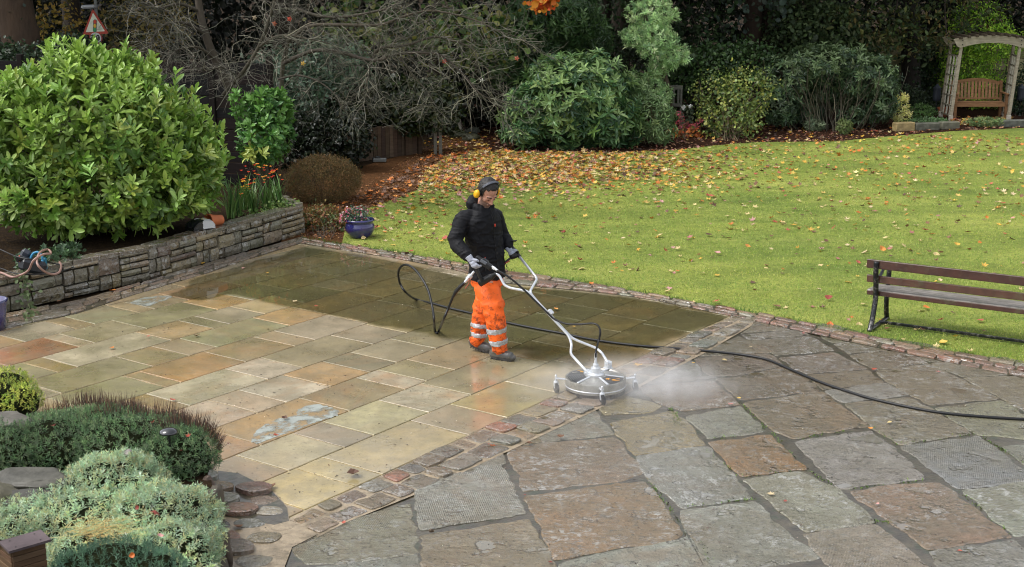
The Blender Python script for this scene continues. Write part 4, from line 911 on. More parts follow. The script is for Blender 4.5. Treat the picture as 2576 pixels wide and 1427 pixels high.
shrub('yellow_shrub', 'olive and yellow leaved bush right of the road sign', 'shrub', [BW(345, 60, 34, 85, 70, .9), BW(420, 45, 34.5, 70, 55, .8), BW(330, 130, 34, 60, 45, .6)], 520, kind='loose', per=4, llen=.08, width=.75, cols=('8a7c40', '9c8c48', '6a6a38', '565c30', 'a8904a'), base=(*G(345, 180)[:2], 0), stems=30, stem_r=.009, floor=.1, tmpl=LEAF_B, spread=.14, m=M_leafm, group=YL)
shrub('ivy_mound', 'green ivy mound against the mossy trunk', 'bush', [BW(175, 125, 28.5, 60, 32, .5), BW(25, 145, 27, 40, 30, .4), BW(110, 150, 28, 60, 26, .4)], 700, kind='loose', per=4, llen=.07, width=.8, cols=('3a5034', '2f442c', '4a6040'), base=(*G(175, 190)[:2], 0), floor=.1, tmpl=LEAF_B, spread=.08)
shrub('dark_conifer', 'almost black evergreen behind the road sign', 'tree', [BW(200, 70, 46, 170, 90, 1.2), BW(430, 90, 44, 150, 110, 1.2), BW(50, 60, 47, 140, 110, 1.0)], 1800, kind='loose', per=4, llen=.14, width=.4, cols=('1a281e', '22322a', '16221a'), base=(at(200, 100, 46).x, 46, 0), floor=.0, spread=.18, m=M_leafm, stems=8, stem_r=.03)
# evergreen mass above the magnolia branches, maple with yellowing leaves, drooping cherry laurel
tree('maple_tree', 'maple with green and yellowing lobed leaves above the dark hollow', trunk_at(1095, 150, 31.5, .16, 8), [BW(1180, 85, 30.6, 110, 70, 1.0), BW(1010, 85, 31.0, 120, 60, 1.0), BW(900, 55, 31.0, 90, 60, .9), BW(1250, 120, 30.6, 60, 60, .7), C(-1.5, 31.5, 5.6, 3.6, 2.6, 1.8)], 2100, .13, ('567034', '44642e', '70803a', '38582a', '868844'), width=.85, per=4, spread=.16, facing=.4)
tree('autumn_sprig_tree', 'young tree tip with vivid orange and red leaves at top', trunk_at(1370, 100, 33.5, .05, 3.8), [BW(1362, 2, 30.0, 26, 10, .2)], 34, .13, ('e0782c', 'd85a28', 'e8a03a'), width=.8, per=4, spread=.09, limbs=3)
shrub('portugal_laurel', 'tall drooping green evergreen above the rhododendron', 'tree', [BW(1330, 85, 31.6, 80, 90, .9), BW(1430, 60, 31.8, 80, 75, .9), BW(1280, 170, 31.0, 50, 60, .6), BW(1490, 100, 32.0, 50, 60, .6), BW(1380, 150, 31.5, 80, 40, .7)], 1300, per=7, llen=.16, width=.3, cols=('3f5a34', '4c683c', '34502e', '5c7848'), base=(*G(1380, 330)[:2], 0), stems=26, stem_cols=('5a5242',), stem_r=.016, updir=-.5, tilt=(50, 95), floor=1.0)
shrub('mossy_bush', 'grey-green bush seen through the bare branches', 'bush', [BW(835, 165, 27.5, 85, 62, .8), BW(760, 220, 26.8, 62, 55, .6), BW(700, 180, 27.5, 60, 50, .6)], 1100, kind='loose', per=4, llen=.09, width=.5, cols=('4a6048', '3c5240', '587058'), base=(*G(800, 330)[:2], 0), stems=14, floor=.5, spread=.1)
tree('oak_tree', 'deep green tree filling the top right of centre', trunk_at(1560, 150, 40, .3, 9), [BW(1760, 60, 37.5, 110, 90, 1.2), BW(1560, 60, 38.5, 110, 120, 1.2), BW(1700, 140, 38, 90, 60, .9), C(4.5, 39, 7.5, 4, 3.5, 2.6)], 2200, .13, ('304826', '3c5830', '283e20', '4a6438'), width=.6, per=4, spread=.2)
tree('plane_tree', 'tree with twin dark trunks and blue-green hanging foliage', trunk_at(1893, 110, 37, .27, 9), [BW(1840, 35, 35.5, 34, 55, .5), BW(1960, 20, 35.8, 55, 30, .5), C(7.5, 38, 8.5, 3.5, 3.5, 3)], 1100, .14, ('6a7f70', '5a7060', '4a5f48', '44583c'), width=.85, per=4, spread=.15, trunk_cols=('4a382a',))
m = MB(); x_ = at(1940, 110, 37.4).x; m.tube([(x_, 37.4, -.1), (x_ - .05, 37.4, 1.5), (x_ - .1, 37.6, 4), (x_ - .3, 38, 8)], [.42, .36, .32, .2], 14, lin('3a2c22'))
m.build('second_trunk', M_bark, bpy.data.objects['plane_tree'], smooth=True)
tree('chestnut_tree', 'horse chestnut with dull yellow and brown leaves behind ivy trunk', trunk_at(2300, 200, 37.2, .26, 9, lean=-.4), [BW(2180, 60, 35.8, 110, 55, .9), BW(2340, 60, 35.8, 110, 60, .9), BW(2250, 130, 35.8, 90, 35, .6), BW(2440, 30, 36, 80, 40, .8), C(11.2, 37.5, 8, 4, 3.5, 3.3)], 3000, .125, ('566a34', '4a6030', '70743c', '40582e', '7c7040', '4e6034'), width=.5, per=5, spread=.16, facing=.3, trunk_cols=('2f281f',), ivy=420)
tree('elder_tree', 'mid-green loose tree above the leggy rhododendron', trunk_at(2040, 120, 38.5, .14, 7), [BW(2040, 70, 36.8, 100, 60, .9), BW(2090, 115, 36.4, 110, 35, .8)], 1400, .12, ('4a6038', '5a7046', '3c5030', '6a7c4c'), width=.6, per=4, spread=.18)
tree('robinia_shrub', 'bright lime-green feathery tree behind the garden arch', trunk_at(2455, 200, 38.6, .07, 4.5), [BW(2460, 75, 37.6, 68, 62, .7), BW(2500, 110, 37.4, 62, 40, .6), BW(2430, 170, 37.6, 60, 55, .6), BW(2470, 225, 37.5, 60, 45, .5)], 1500, .085, ('9abf3c', 'aac84a', '84a838', '5f8430', '6f9434'), width=.45, per=5, spread=.1, droop=.3, shell=.35)
tree('alder_tree', 'dark leafy tree at the top right corner', trunk_at(2600, 150, 42, .2, 9), [BW(2560, 60, 39.5, 80, 80, .9), BW(2640, 100, 40, 80, 90, 1), C(17, 42, 8, 3.5, 3.5, 3)], 1300, .12, ('3c4c34', '2c3c2a', '6a6a4c', '4a4a34'), width=.6, per=4, spread=.2)
# unseen crowns mirrored in wet paving; nearer ones added to shade the background
for x, Y, s, lab in [(-15, 40, 4.2, 'leafy tree beyond the fence, far left'), (-7, 41, 4.4, 'leafy tree beyond the fence behind the road sign'), (0.5, 44, 4.6, 'broad tree beyond the garden behind the maple'), (9, 46, 4.4, 'broad tree beyond the garden behind the twin trunks'), (20, 42, 4.4, 'leafy tree beyond the garden on the far right'), (-4, 33, 3.2, 'unseen tree added to shade the dark hollow'), (2.5, 34, 3.4, 'overhanging unseen tree added for shade above the rhododendron'), (8.5, 36, 3.4, 'overhanging unseen tree added for shade above the leggy shrub'), (14, 39.5, 3.2, 'overhanging unseen tree added for shade above the garden arch'), (-12.2, 31, 3.4, 'overhanging unseen tree added for shade beside the mossy trunk')]:
    z = 7.5 if s > 3.5 else 6.6
    yt = Y + (6.5 if s < 3.5 and 'overhanging' in lab else 0)  # overhanging ones are the unseen trees added for shade
    tree('woodland_tree', lab, [(x, yt, -.1, .3), (x + .2, yt, 3, .24), (x - .2, yt - .5, z * .8, .16), (x, Y + 1, z, .08)], ([C(x, Y, z + 1.0, s, s * .8, 3.0), C(x + 2, Y, z - 1.2, s * .7, s * .6, 2.2), C(x - 2.2, Y + 1, z - 1, s * .7, s * .6, 2.3)] if s > 3.5 else [C(x, Y + 1, 6.0, s, s * .8, 1.5), C(x + 2, Y, 5.6, s * .7, s * .6, 1.3), C(x - 2.2, Y + 1, 5.6, s * .7, s * .6, 1.3)]), 1500, .28, ('3c4c2c', '4a5830', '5c5c34', '2e3c24'), per=5, spread=.35, group=GR, limbs=14)
# undergrowth far behind, one mass
p = np.stack([rng.uniform(-22, 26, 30000), rng.uniform(41, 48, 30000), rng.random(30000) ** 1.1 * 4.4], 1)
d = rand_unit(len(p)); o = stamp('undergrowth', M_leafm, DIAM, p, d, rand_unit(len(p)) + np.array([0, -.4, .3]), rng.uniform(.18, .4, len(p)), rng.uniform(.12, .26, len(p)), pal(['161e12', '1c2416', '121a10', '242a18'], len(p), .2)); tag(o, 'dim tangled undergrowth far behind the garden', 'undergrowth', kind='stuff')

# ================================================================= BARE TREE (magnolia)
def walk(start, d, L, n, droop=0, crook=.35):
    p = Vector(start); d = Vector(d).normalized(); pts = [p.copy()]
    for i in range(n):
        d = (d + Vector([random.gauss(0, crook) for _ in range(3)]) + Vector((0, 0, -droop))).normalized(); p = p + d * (L / n); pts.append(p.copy())
    return pts
mg = empty('bare_tree', (*G(665, 430)[:2], 0), 'leaning bare tree spreading a net of grey twigs', 'tree'); mg.location = (at(665, 400, 22).x, 22.2, 0)
tr = MB(); D3 = lambda L: [tuple(at(*q)) for q in L]
TC = lin('453f33'); t0 = [(at(668, 400, 22).x, 22.2, 0)] + D3([(655, 400, 22.0), (628, 330, 22.0), (590, 250, 22.1), (548, 165, 22.2), (518, 90, 22.2), (500, 10, 22.3), (490, -90, 22.3)])
def limb(M_, pts, r0, r1, n=8): c = cat_rom(pts, 5); M_.tube(c, [r0 + (r1 - r0) * i / (len(c) - 1) for i in range(len(c))], n, vjit(TC, .08)); return c
tk = limb(tr, t0, .095, .05, 10); tr.build('trunk', M_bark, mg, smooth=True)
limbs_px = [
 ([(562, 240, 22.1), (592, 205, 21.9), (612, 180, 21.8), (650, 120, 21.7), (680, 40, 21.7), (700, -40, 21.7)], .04, .022),
 ([(640, 400, 22.3), (680, 330, 22.5), (705, 250, 22.6), (712, 160, 22.6), (735, 60, 22.5), (745, -50, 22.5)], .05, .028),
 ([(712, 160, 22.6), (790, 128, 22.2), (859, 133, 22), (909, 147, 21.8), (952, 152, 21.6), (999, 137, 21.5), (1059, 133, 21.4), (1109, 140, 21.3), (1146, 170, 21.2), (1179, 203, 21.1), (1212, 240, 21), (1252, 253, 21), (1309, 267, 21)], .036, .007),
 ([(730, 100, 22.5), (780, 66, 22.2), (859, 63, 22), (952, 63, 21.7), (1002, 47, 21.6), (1046, 33, 21.5), (1099, 28, 21.4), (1192, 50, 21.2), (1259, 80, 21), (1309, 95, 21)], .034, .007),
 ([(740, 20, 22.5), (800, 40, 22.2), (859, 43, 22), (926, 33, 21.7), (986, 17, 21.5), (1030, -10, 21.4)], .03, .014),
 ([(939, 147, 21.7), (946, 130, 21.7), (966, 120, 21.6), (1026, 113, 21.5), (1092, 93, 21.4), (1142, 103, 21.3), (1192, 127, 21.2), (1200, 165, 21.1)], .028, .007),
 ([(1006, 137, 21.5), (1026, 173, 21.4), (1059, 213, 21.3), (1082, 240, 21.3), (1086, 273, 21.3)], .018, .006),
 ([(909, 147, 21.8), (930, 170, 21.6), (925, 200, 21.5), (915, 240, 21.4), (928, 272, 21.4)], .014, .005),
 ([(520, 90, 22.2), (470, 60, 22.0), (420, 60, 21.8), (385, 95, 21.6), (375, 140, 21.5)], .03, .006),
 ([(540, 150, 22.2), (500, 120, 21.9), (450, 125, 21.7), (420, 150, 21.6), (400, 185, 21.5)], .026, .006),
 ([(505, 30, 22.3), (450, 10, 22), (400, 20, 21.8), (350, 5, 21.7)], .03, .008),
 ([(700, 200, 22.5), (750, 190, 22.2), (800, 205, 22.0), (840, 235, 21.8), (860, 270, 21.7)], .02, .006),
 ([(600, 195, 21.9), (560, 170, 21.7), (520, 178, 21.5), (480, 165, 21.3)], .02, .006),
 ([(650, 120, 21.7), (700, 90, 21.5), (760, 95, 21.4), (830, 110, 21.3)], .022, .008)]
src = []; br = MB()
for L_, r0, r1 in limbs_px:
    c = limb(br, D3(L_), r0, r1, 7); src += [(c[i], (c[min(i + 1, len(c) - 1)] - c[i - 1]).normalized()) for i in range(1, len(c))]
br.build('branches', M_bark, mg, smooth=True)
tw = MB(); second = []
TW = ['605e52', '747264', '504e42', '8e8a7a', '424036']
for k in range(900):
    p, d = random.choice(src); dd = d * .6 + Vector((random.gauss(0, .7), random.gauss(0, .5), random.gauss(0, .6)))
    pts = walk(p, dd, random.uniform(.3, .95), 6, droop=.07 if random.random() < .6 else -.05, crook=.26); r = random.uniform(.0035, .0075)
    tw.tube(pts, [r * (1 - .55 * i / 6) for i in range(7)], 4, vjit(lin(random.choice(TW)), .15), caps=False)
    second += [(pts[i], (pts[i] - pts[i - 1]).normalized()) for i in (2, 3, 4, 5)]
for k in range(3300):
    p, d = random.choice(second); dd = d * .7 + Vector((random.gauss(0, .6), random.gauss(0, .5), random.gauss(0, .5)))
    pts = walk(p, dd, random.uniform(.12, .4), 4, droop=.03, crook=.3); r = random.uniform(.002, .0036)
    tw.tube(pts, [r * (1 - .4 * i / 4) for i in range(5)], 3, vjit(lin(random.choice(TW)), .15), caps=False)
o = tw.build('twigs', M_twig, mg, smooth=True)
lv = MB()
for x, y, c in [(728, 48, 'b8482e'), (690, 60, '9a5030'), (762, 160, 'c8a040'), (715, 268, 'e07848'), (1300, 147, 'd87860'), (1118, 155, 'b8483a'), (640, 45, '9a8a70'), (1155, 180, 'd0d0c8'), (1212, 203, 'e0e0d8')]:
    c0 = at(x, y, 21.2); 
    for k in range(5):
        a = k * 1.257; d = Vector((math.cos(a), .3, math.sin(a))).normalized(); s = Vector((-math.sin(a), 0, math.cos(a))); lv.add([c0, c0 + d * .025 + s * .012, c0 + d * .045, c0 + d * .025 - s * .012], [(0, 1, 2, 3)], lin(c))
lv.build('last_leaves', M_litter, mg)
# ================================================================= RETAINING WALL AND RAISED BED
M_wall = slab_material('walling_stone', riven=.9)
W0 = Vector((*gp(-330, 868, 0),)); W1 = Vector((*gp(0, 790, 0),)); W2 = Vector((*gp(377, 705, 0),)); W3 = Vector((*gp(765, 588, 0),)); W4 = W3 + Vector((-.35, .62)); W5 = W4 + Vector((-1.3, .5))
WL = [W0, W1, W2, W3]
HW = .40
def wall_stones(S, path, h, seed, thick=.14):
    random.seed(seed)
    for a, b in zip(path[:-1], path[1:]):
        d = (b - a); L = d.length; d.normalize(); nn = Vector((d.y, -d.x))      # towards the patio
        x = 0.0
        while x < L - .02:
            w = min(random.uniform(.28, .52), L - x)
            if L - x - w < .12: w = L - x
            z = 0.0
            while z < h - .01:        # a panel split into one, two or three stones
                zh = random.choice([.08, .11, .14, .18]); zh = min(zh, h - z)
                if h - z - zh < .05: zh = h - z
                k = 1 if zh > .15 and random.random() < .3 else random.choice([1, 2, 2, 3]); cuts = sorted([0] + [random.uniform(.25, .75) if k == 2 else random.uniform(.2 + .35 * j, .35 + .35 * j) for j in range(k - 1)] + [1])
                for c0, c1 in zip(cuts[:-1], cuts[1:]):
                    xa, xb = x + w * c0, x + w * c1; g = .009
                    out = random.uniform(-.012, .02)
                    def pt(xx, zz, o): p = a + d * xx + nn * o; return (p.x, p.y, zz)
                    xs = [xa + g, (xa + xb) / 2, xb - g]; zs = [z + g, z + zh / 2, z + zh - g]
                    vs = []
                    for iz in range(3):
                        for ix in range(3):
                            e = (ix != 1) + (iz != 1); o = out + (.022 if e == 0 else .012 if e == 1 else .0) + random.uniform(-.004, .004)
                            jx = random.uniform(-.006, .006); jz = random.uniform(-.003, .003); vs.append(pt(xs[ix] + jx, zs[iz] + jz, o))
                    ring = [0, 1, 2, 5, 8, 7, 6, 3]
                    for r_ in ring:
                        ix, iz = r_ % 3, r_ // 3; vs.append(pt(xs[ix], zs[iz], -.05))
                    fs = [(0, 1, 4, 3), (1, 2, 5, 4), (3, 4, 7, 6), (4, 5, 8, 7)] + [(ring[i], 9 + i, 9 + (i + 1) % 8, ring[(i + 1) % 8]) for i in range(8)]
                    S.add(vs, fs, tuple(v * 1.05 for v in vjit(lin(random.choice(['968a6c', '8a8468', 'a8966a', '767060', '928a78', 'a29272', '745a4c', '9c8862', '83826a'])), .13)))
                    sdv = (random.random(), random.random(), random.random()); S.seed += [sdv] * len(fs)
                z += zh
            x += w
S = SB(); wall_stones(S, [W0, W1, W2, W3], HW, 4); wall_stones(S, [W3, W4], HW + .03, 9)
wr_ = empty('stone_wall', (W2.x, W2.y, 0), 'low dry-laid stone retaining wall along the patio', 'wall')
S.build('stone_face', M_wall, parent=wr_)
core = MB()
def offs(path, o): 
    r = []
    for i, p in enumerate(path):
        a = path[max(i - 1, 0)]; b = path[min(i + 1, len(path) - 1)]; d = (b - a).normalized(); r.append(p + Vector((d.y, -d.x)) * o)
    return r
pa = offs([W0, W1, W2, W3, W4], -.035); pb = offs([W0, W1, W2, W3, W4], -.2)
for i in range(4):
    q = [pa[i], pa[i + 1], pb[i + 1], pb[i]]; core.prism([(v.x, v.y) for v in q], 0, HW - .012)
core.build('mortar_core', mat('dark_mortar', lin('241f18'), .9, tint=False, var=.4, scale=10), wr_)
S = SB(); random.seed(12)
ca = offs([W0, W1, W2, W3], .012); cb_ = offs([W0, W1, W2, W3], -.2)
rows_of_stones(S, ca, cb_, 1, (.3, .7), ['7a6a5c', '6c6250', '7c6450', '66604e', '80705e'], z0=HW - .01, z1=HW + .035, gap=.003, wob=.008, dome=.002)
rows_of_stones(S, offs([W3, W4], .012), offs([W3, W4], -.22), 1, (.5, .7), ['8a8472'], z0=HW - .01, z1=HW + .075, gap=.003, wob=.008, dome=.002)
S.build('coping', M_wall, wr_)
bedp = offs([W0, W1, W2, W3, W4, W5], -.15)
sheet('soil_bed', [(p.x, p.y) for p in bedp] + [(-6.5, 24.5), (-14, 26), (-14, 11)], HW - .03, M_soil)
# --- dark timber fence behind the laurel
def panel_fence(name, label, x0, y0, x1, y1, zt, cols, boards=True, z0=0.0, bw=.13, post=1.8, horiz=False, jag=.01, cat='fence', group=None):
    a = Vector((x0, y0)); b = Vector((x1, y1)); d = b - a; L = d.length; d.normalize(); root = empty(name, (x0, y0, z0), label, cat, group)
    nn = Vector((d.y, -d.x, 0)); M = Matrix((Vector((d.x, d.y, 0)), nn, Vector((0, 0, 1)))).transposed(); n = int(L / post) + 1
    for i in range(n + 1):
        s = min(L, i * post); m = MB(); m.box((x0 + d.x * s, y0 + d.y * s, z0 + (zt - z0) / 2 + .03), (.1, .1, zt - z0 + .06), M, lin(cols[0]), .008); m.build('post', M_wood, root)
    for i in range(n):
        s0, s1 = i * post + .06, min(L, (i + 1) * post) - .06
        if s1 - s0 < .1: continue
        m = MB(); top = zt - random.uniform(0, .06)
        if horiz:
            z = z0
            while z < top - .02:
                h = min(bw, top - z); c = a + d * (s0 + s1) / 2; m.box((c.x, c.y, z + h / 2), (s1 - s0, .03, h - .012), M, vjit(lin(random.choice(cols)), .12), .004); z += h
        else:
            s = s0
            while s < s1:
                w = min(bw, s1 - s); c = a + d * (s + w / 2); t = top + random.uniform(-jag, jag); m.box((c.x + nn.x * random.uniform(0, .01), c.y, (z0 + t) / 2), (w - .008, .02, t - z0), M, vjit(lin(random.choice(cols)), .14), .003); s += w
        m.build('panel', M_wood, root)
    return root
a_ = at(60, 200, 25.2); b_ = at(640, 330, 24.2)
panel_fence('timber_fence', 'dark stained timber fence behind the laurel and bare tree', -12.5, 25.3, -4.3, 24.2, 2.25, ['1c1714', '221b17', '181412'], bw=.2, horiz=True)
panel_fence('timber_fence', 'taller pale board fence between mossy trunk and laurel', at(95, 170, 27.5).x, 27.4, at(230, 170, 27).x, 27.0, 1.75, ['4a4438', '544c3e'], bw=.3, horiz=True)
c_ = at(20, 210, 21.5)
m = MB(); m.beam((c_.x - 1.6, 21.8, 2.02), (c_.x + .45, 21.8, 2.02), .5, .1, lin('5a5c62'), .02); m.beam((c_.x - 1.6, 21.6, 1.7), (c_.x + .55, 21.6, 1.62), .12, .6, lin('4a4a4e'), .02)
tb = m.build('slate_roof', M_rock); tag(tb, 'weathered slate roof edge at far left behind laurel', 'roof')
m = MB(); m.box((c_.x - .6, 22.3, .85), (2.0, .9, 1.7), tint=lin('2e2b28'), bev=.02); tag(m.build('stone_shed', M_rock), 'dark stone shed wall under the slate roof at far left', 'shed')
# --- low picket fence in the dark
a_ = G(768, 428, 0); b_ = G(1052, 392, 0)
panel_fence('picket_fence', 'low brown close-boarded fence under the ivy', a_.x, a_.y + .2, b_.x, b_.y + .3, .72, ['4a3c30', '40342b', '524437'], bw=.11, post=1.3, z0=.0)
m = MB(); c_ = at(1101, 365, 28.2); 
for dx in (-.05, .06): m.box((c_.x + dx, 28.2, .33), (.07, .05, .66), tint=lin('6f6c62'), bev=.008)
m.box((c_.x, 28.2, .6), (.2, .06, .07), tint=lin('6f6c62'), bev=.008); tag(m.build('wooden_stake', M_wood), 'short grey wooden stakes right of the picket fence', 'stake')
m = MB(); c_ = G(958, 409, 0); m.box((c_.x - .02, c_.y, .05), (.26, .14, .07), tint=lin('6f7270'), bev=.01); m.ball((c_.x - .06, c_.y, .1), (.06, .05, .035), 10, tint=lin('121212')); m.box((c_.x - .15, c_.y, .06), (.03, .1, .09), tint=lin('16181a'), bev=.005); tag(m.build('floodlight', M_plain), 'small grey floodlight on the ground before the fence', 'light')
# --- bird bath pedestal
c_ = G(1151, 347, 0); c_.y = 31.2; c_.x = at(1151, 330, 31.2).x
pb_ = empty('stone_pedestal', (c_.x, c_.y, 0), 'fluted grey stone pedestal on a mossy block', 'pedestal'); m = MB()
prof = [(.13, .14), (.13, .17), (.115, .19), (.1, .24), (.085, .3), (.08, .5), (.085, .62), (.11, .66), (.12, .68)]
n = 20; vs = []; fs = []
for r_, z in prof:
    for k in range(n): rr_ = r_ * (1 - (.1 if k % 2 and .2 < z < .64 else 0)); vs.append((c_.x + rr_ * math.cos(2 * math.pi * k / n), c_.y + rr_ * math.sin(2 * math.pi * k / n), z))
for i in range(len(prof) - 1):
    for k in range(n): fs.append((i * n + k, i * n + (k + 1) % n, (i + 1) * n + (k + 1) % n, (i + 1) * n + k))
fs.append(tuple((len(prof) - 1) * n + k for k in range(n))); m.add(vs, fs, lin('9a948a')); m.build('shaft', M_rock, pb_)
m = MB(); m.lathe([(.13, .68), (.2, .71), (.25, .76), (.24, .77), (.15, .73)], (c_.x, c_.y, 0), 20, tint=lin('4a4a44')); m.build('bowl', M_rock, pb_)
def rock(name, label, c, size, col, seed=0, group=None, cat='rock', rz=0):
    bm = bmesh.new(); bmesh.ops.create_icosphere(bm, subdivisions=4, radius=1); rs = Vector((seed * 3.1, seed * 1.7, 0))
    rr2 = random.Random(seed); PL_ = [(Vector([rr2.gauss(0, 1) for _ in range(3)]).normalized(), rr2.uniform(.62, .88)) for _ in range(16)]
    for v in bm.verts:
        for pn, pd in PL_:
            e_ = v.co.dot(pn) - pd
            if e_ > 0: v.co -= pn * e_
        n_ = noise.noise(v.co * 1.1 + rs); q = v.co.copy(); q = Vector([math.copysign(abs(t) ** .8, t) for t in q]); q *= 1 + .22 * n_ + .09 * noise.noise(v.co * 3 + rs) + .04 * noise.noise(v.co * 9 + rs); v.co = Vector((q.x * size[0], q.y * size[1], q.z * size[2]))
    m = MB(); Mz = Matrix.Rotation(rz, 3, 'Z'); m.add([Vector(c) + Mz @ v.co for v in bm.verts], [[v.index for v in f.verts] for f in bm.faces], lin(col)); bm.free()
    o = m.build(name, M_rock, smooth=True, origin=c); return tag(o, label, cat, group)
rock('mossy_rock', 'mossy square block under the stone pedestal', (c_.x + .02, c_.y, .06), (.24, .2, .11), '3c4028', 1)
rock('mossy_rock', 'mossy stone in front of the pedestal block', (c_.x + .33, c_.y - .6, .05), (.22, .14, .1), '3a3a26', 2)
rock('mossy_rock', 'mossy stone behind and right of the pedestal', (c_.x + .35, c_.y + .6, .06), (.2, .14, .12), '34382a', 3)
# --- stone edging in front of the arch
for i, (x0, x1, yb, h, c, lab) in enumerate([(2251, 2299, 333, .22, 'a08c60', 'tan edging block at the left end of the stone edging'), (2301, 2362, 331, .19, '5c5c50', 'long dark grey edging block, second from the left'), (2366, 2412, 328, .19, '6a6858', 'grey edging block below the arch left post'), (2520, 2600, 322, .18, '5a5c54', 'dark edging block at the right edge of the frame')]):
    g0, g1 = G(x0, yb), G(x1, yb - 2); m = MB(); m.beam((g0.x, g0.y + .1, h / 2), (g1.x, g1.y + .1, h / 2), .2, h, lin(c), .02)
    tag(m.build('edging_stone', M_rock, origin=(g0.x, g0.y, 0)), lab, 'edging stone', 'stone edging blocks of the bed')
# ================================================================= ARCH WITH TEAK BENCH
def arbour():
    Yf, Yb = 34.6, 35.5
    PL, PR = at(2391, 300, Yf), at(2537, 297, Yf); BLx, BRx = at(2366, 290, Yb).x, at(2522, 290, Yb).x
    topL, topR = at(2407, 128, Yf), at(2552, 118, Yf)
    root = empty('garden_arch', ((PL.x + PR.x) / 2, Yf, 0), 'grey weathered wooden arch over the garden bench', 'arch')
    H = 2.0; lean = .14; wood = lin('a39b88'); woodb = lin('857d6c'); dark = lin('4f463a')
    xs = [(PL.x, PL.x + lean, Yf, 'f'), (PR.x, PR.x + lean, Yf, 'f'), (BLx, BLx + lean, Yb, 'b'), (BRx, BRx + lean, Yb, 'b')]
    for x0, x1, y, t in xs:
        m = MB(); m.beam((x0, y, 0), (x1, y, H - .1), .07, .07, wood if t == 'f' else woodb, .008, up=(0, 1, 0)); m.build('post', M_wood, root)
        m = MB(); m.box((x0 + .005, y, .07), (.1, .1, .14), tint=lin('b0aa9c'), bev=.01); m.build('post_foot', M_wood, root)
    for y, t in ((Yf - .05, wood), (Yb + .05, woodb)):      # arched beams
        x0 = (PL.x if y < 35 else BLx) + lean - .22; x1 = (PR.x if y < 35 else BRx) + lean + .22; n = 22; top = []; bot = []
        for i in range(n + 1):
            s = i / n; x = x0 + (x1 - x0) * s; zt = H + .06 + .09 * math.sin(math.pi * s); e = min(s, 1 - s) * (x1 - x0)
            zb = H - .16 + .13 * max(0, math.sin(math.pi * (s - .1) / .8)) ** .8 if .1 < s < .9 else H - .16 + (max(0, .17 - e) / .17) ** 2 * .2
            top.append((x, zt)); bot.append((x, min(zb, zt - .02)))
        vs = []; 
        for (xa, za), (xb, zb) in zip(top, bot): vs += [(xa, y - .022, za), (xb, y - .022, zb), (xa, y + .022, za), (xb, y + .022, zb)]
        fs = []
        for i in range(n):
            a = 4 * i; b = a + 4; fs += [(a, a + 1, b + 1, b), (a + 2, b + 2, b + 3, a + 3), (a, b, b + 2, a + 2), (a + 1, a + 3, b + 3, b + 1)]
        fs += [(0, 2, 3, 1), (4 * n, 4 * n + 1, 4 * n + 3, 4 * n + 2)]; m = MB(); m.add(vs, fs, t); m.build('arched_beam', M_wood, root)
        if y < 35:
            for bx in (PL.x + lean, PR.x + lean):
                for dz in (.03, -.08):
                    m = MB(); m.tube([(bx, y - .035, H + dz), (bx, y - .018, H + dz)], .014, 8, lin('1c1a18')); m.build('bolt', M_plain, root)
    for i in range(9):      # rafters
        s = (i + .3) / 8.6; x = PL.x + lean - .12 + (PR.x - PL.x + .24) * s; xb = BLx + lean - .12 + (BRx - BLx + .24) * s; z = H + .085 + .09 * math.sin(math.pi * s)
        m = MB(); m.beam((x - .02, Yf - .26, z), (xb, Yb + .26, z), .05, .06, dark, .006); m.build('rafter', M_wood, root)
    for xf, xb in ((PL.x, BLx), (PR.x, BRx)):       # ladder trellis at both sides
        m = MB()
        def pos(s, z): x = xf + (xb - xf) * s + lean * z / H; return (x, Yf + (Yb - Yf) * s, z)
        for s in (.2, .5, .8): m.beam(pos(s, .12), pos(s, 1.62), .03, .035, lin('a8a494'))
        for k in range(7): z = .12 + k * .25; m.beam(pos(.02, z), pos(.98, z), .032, .035, lin('75705f'))
        m.build('trellis', M_wood, root)
    return root
arbour()
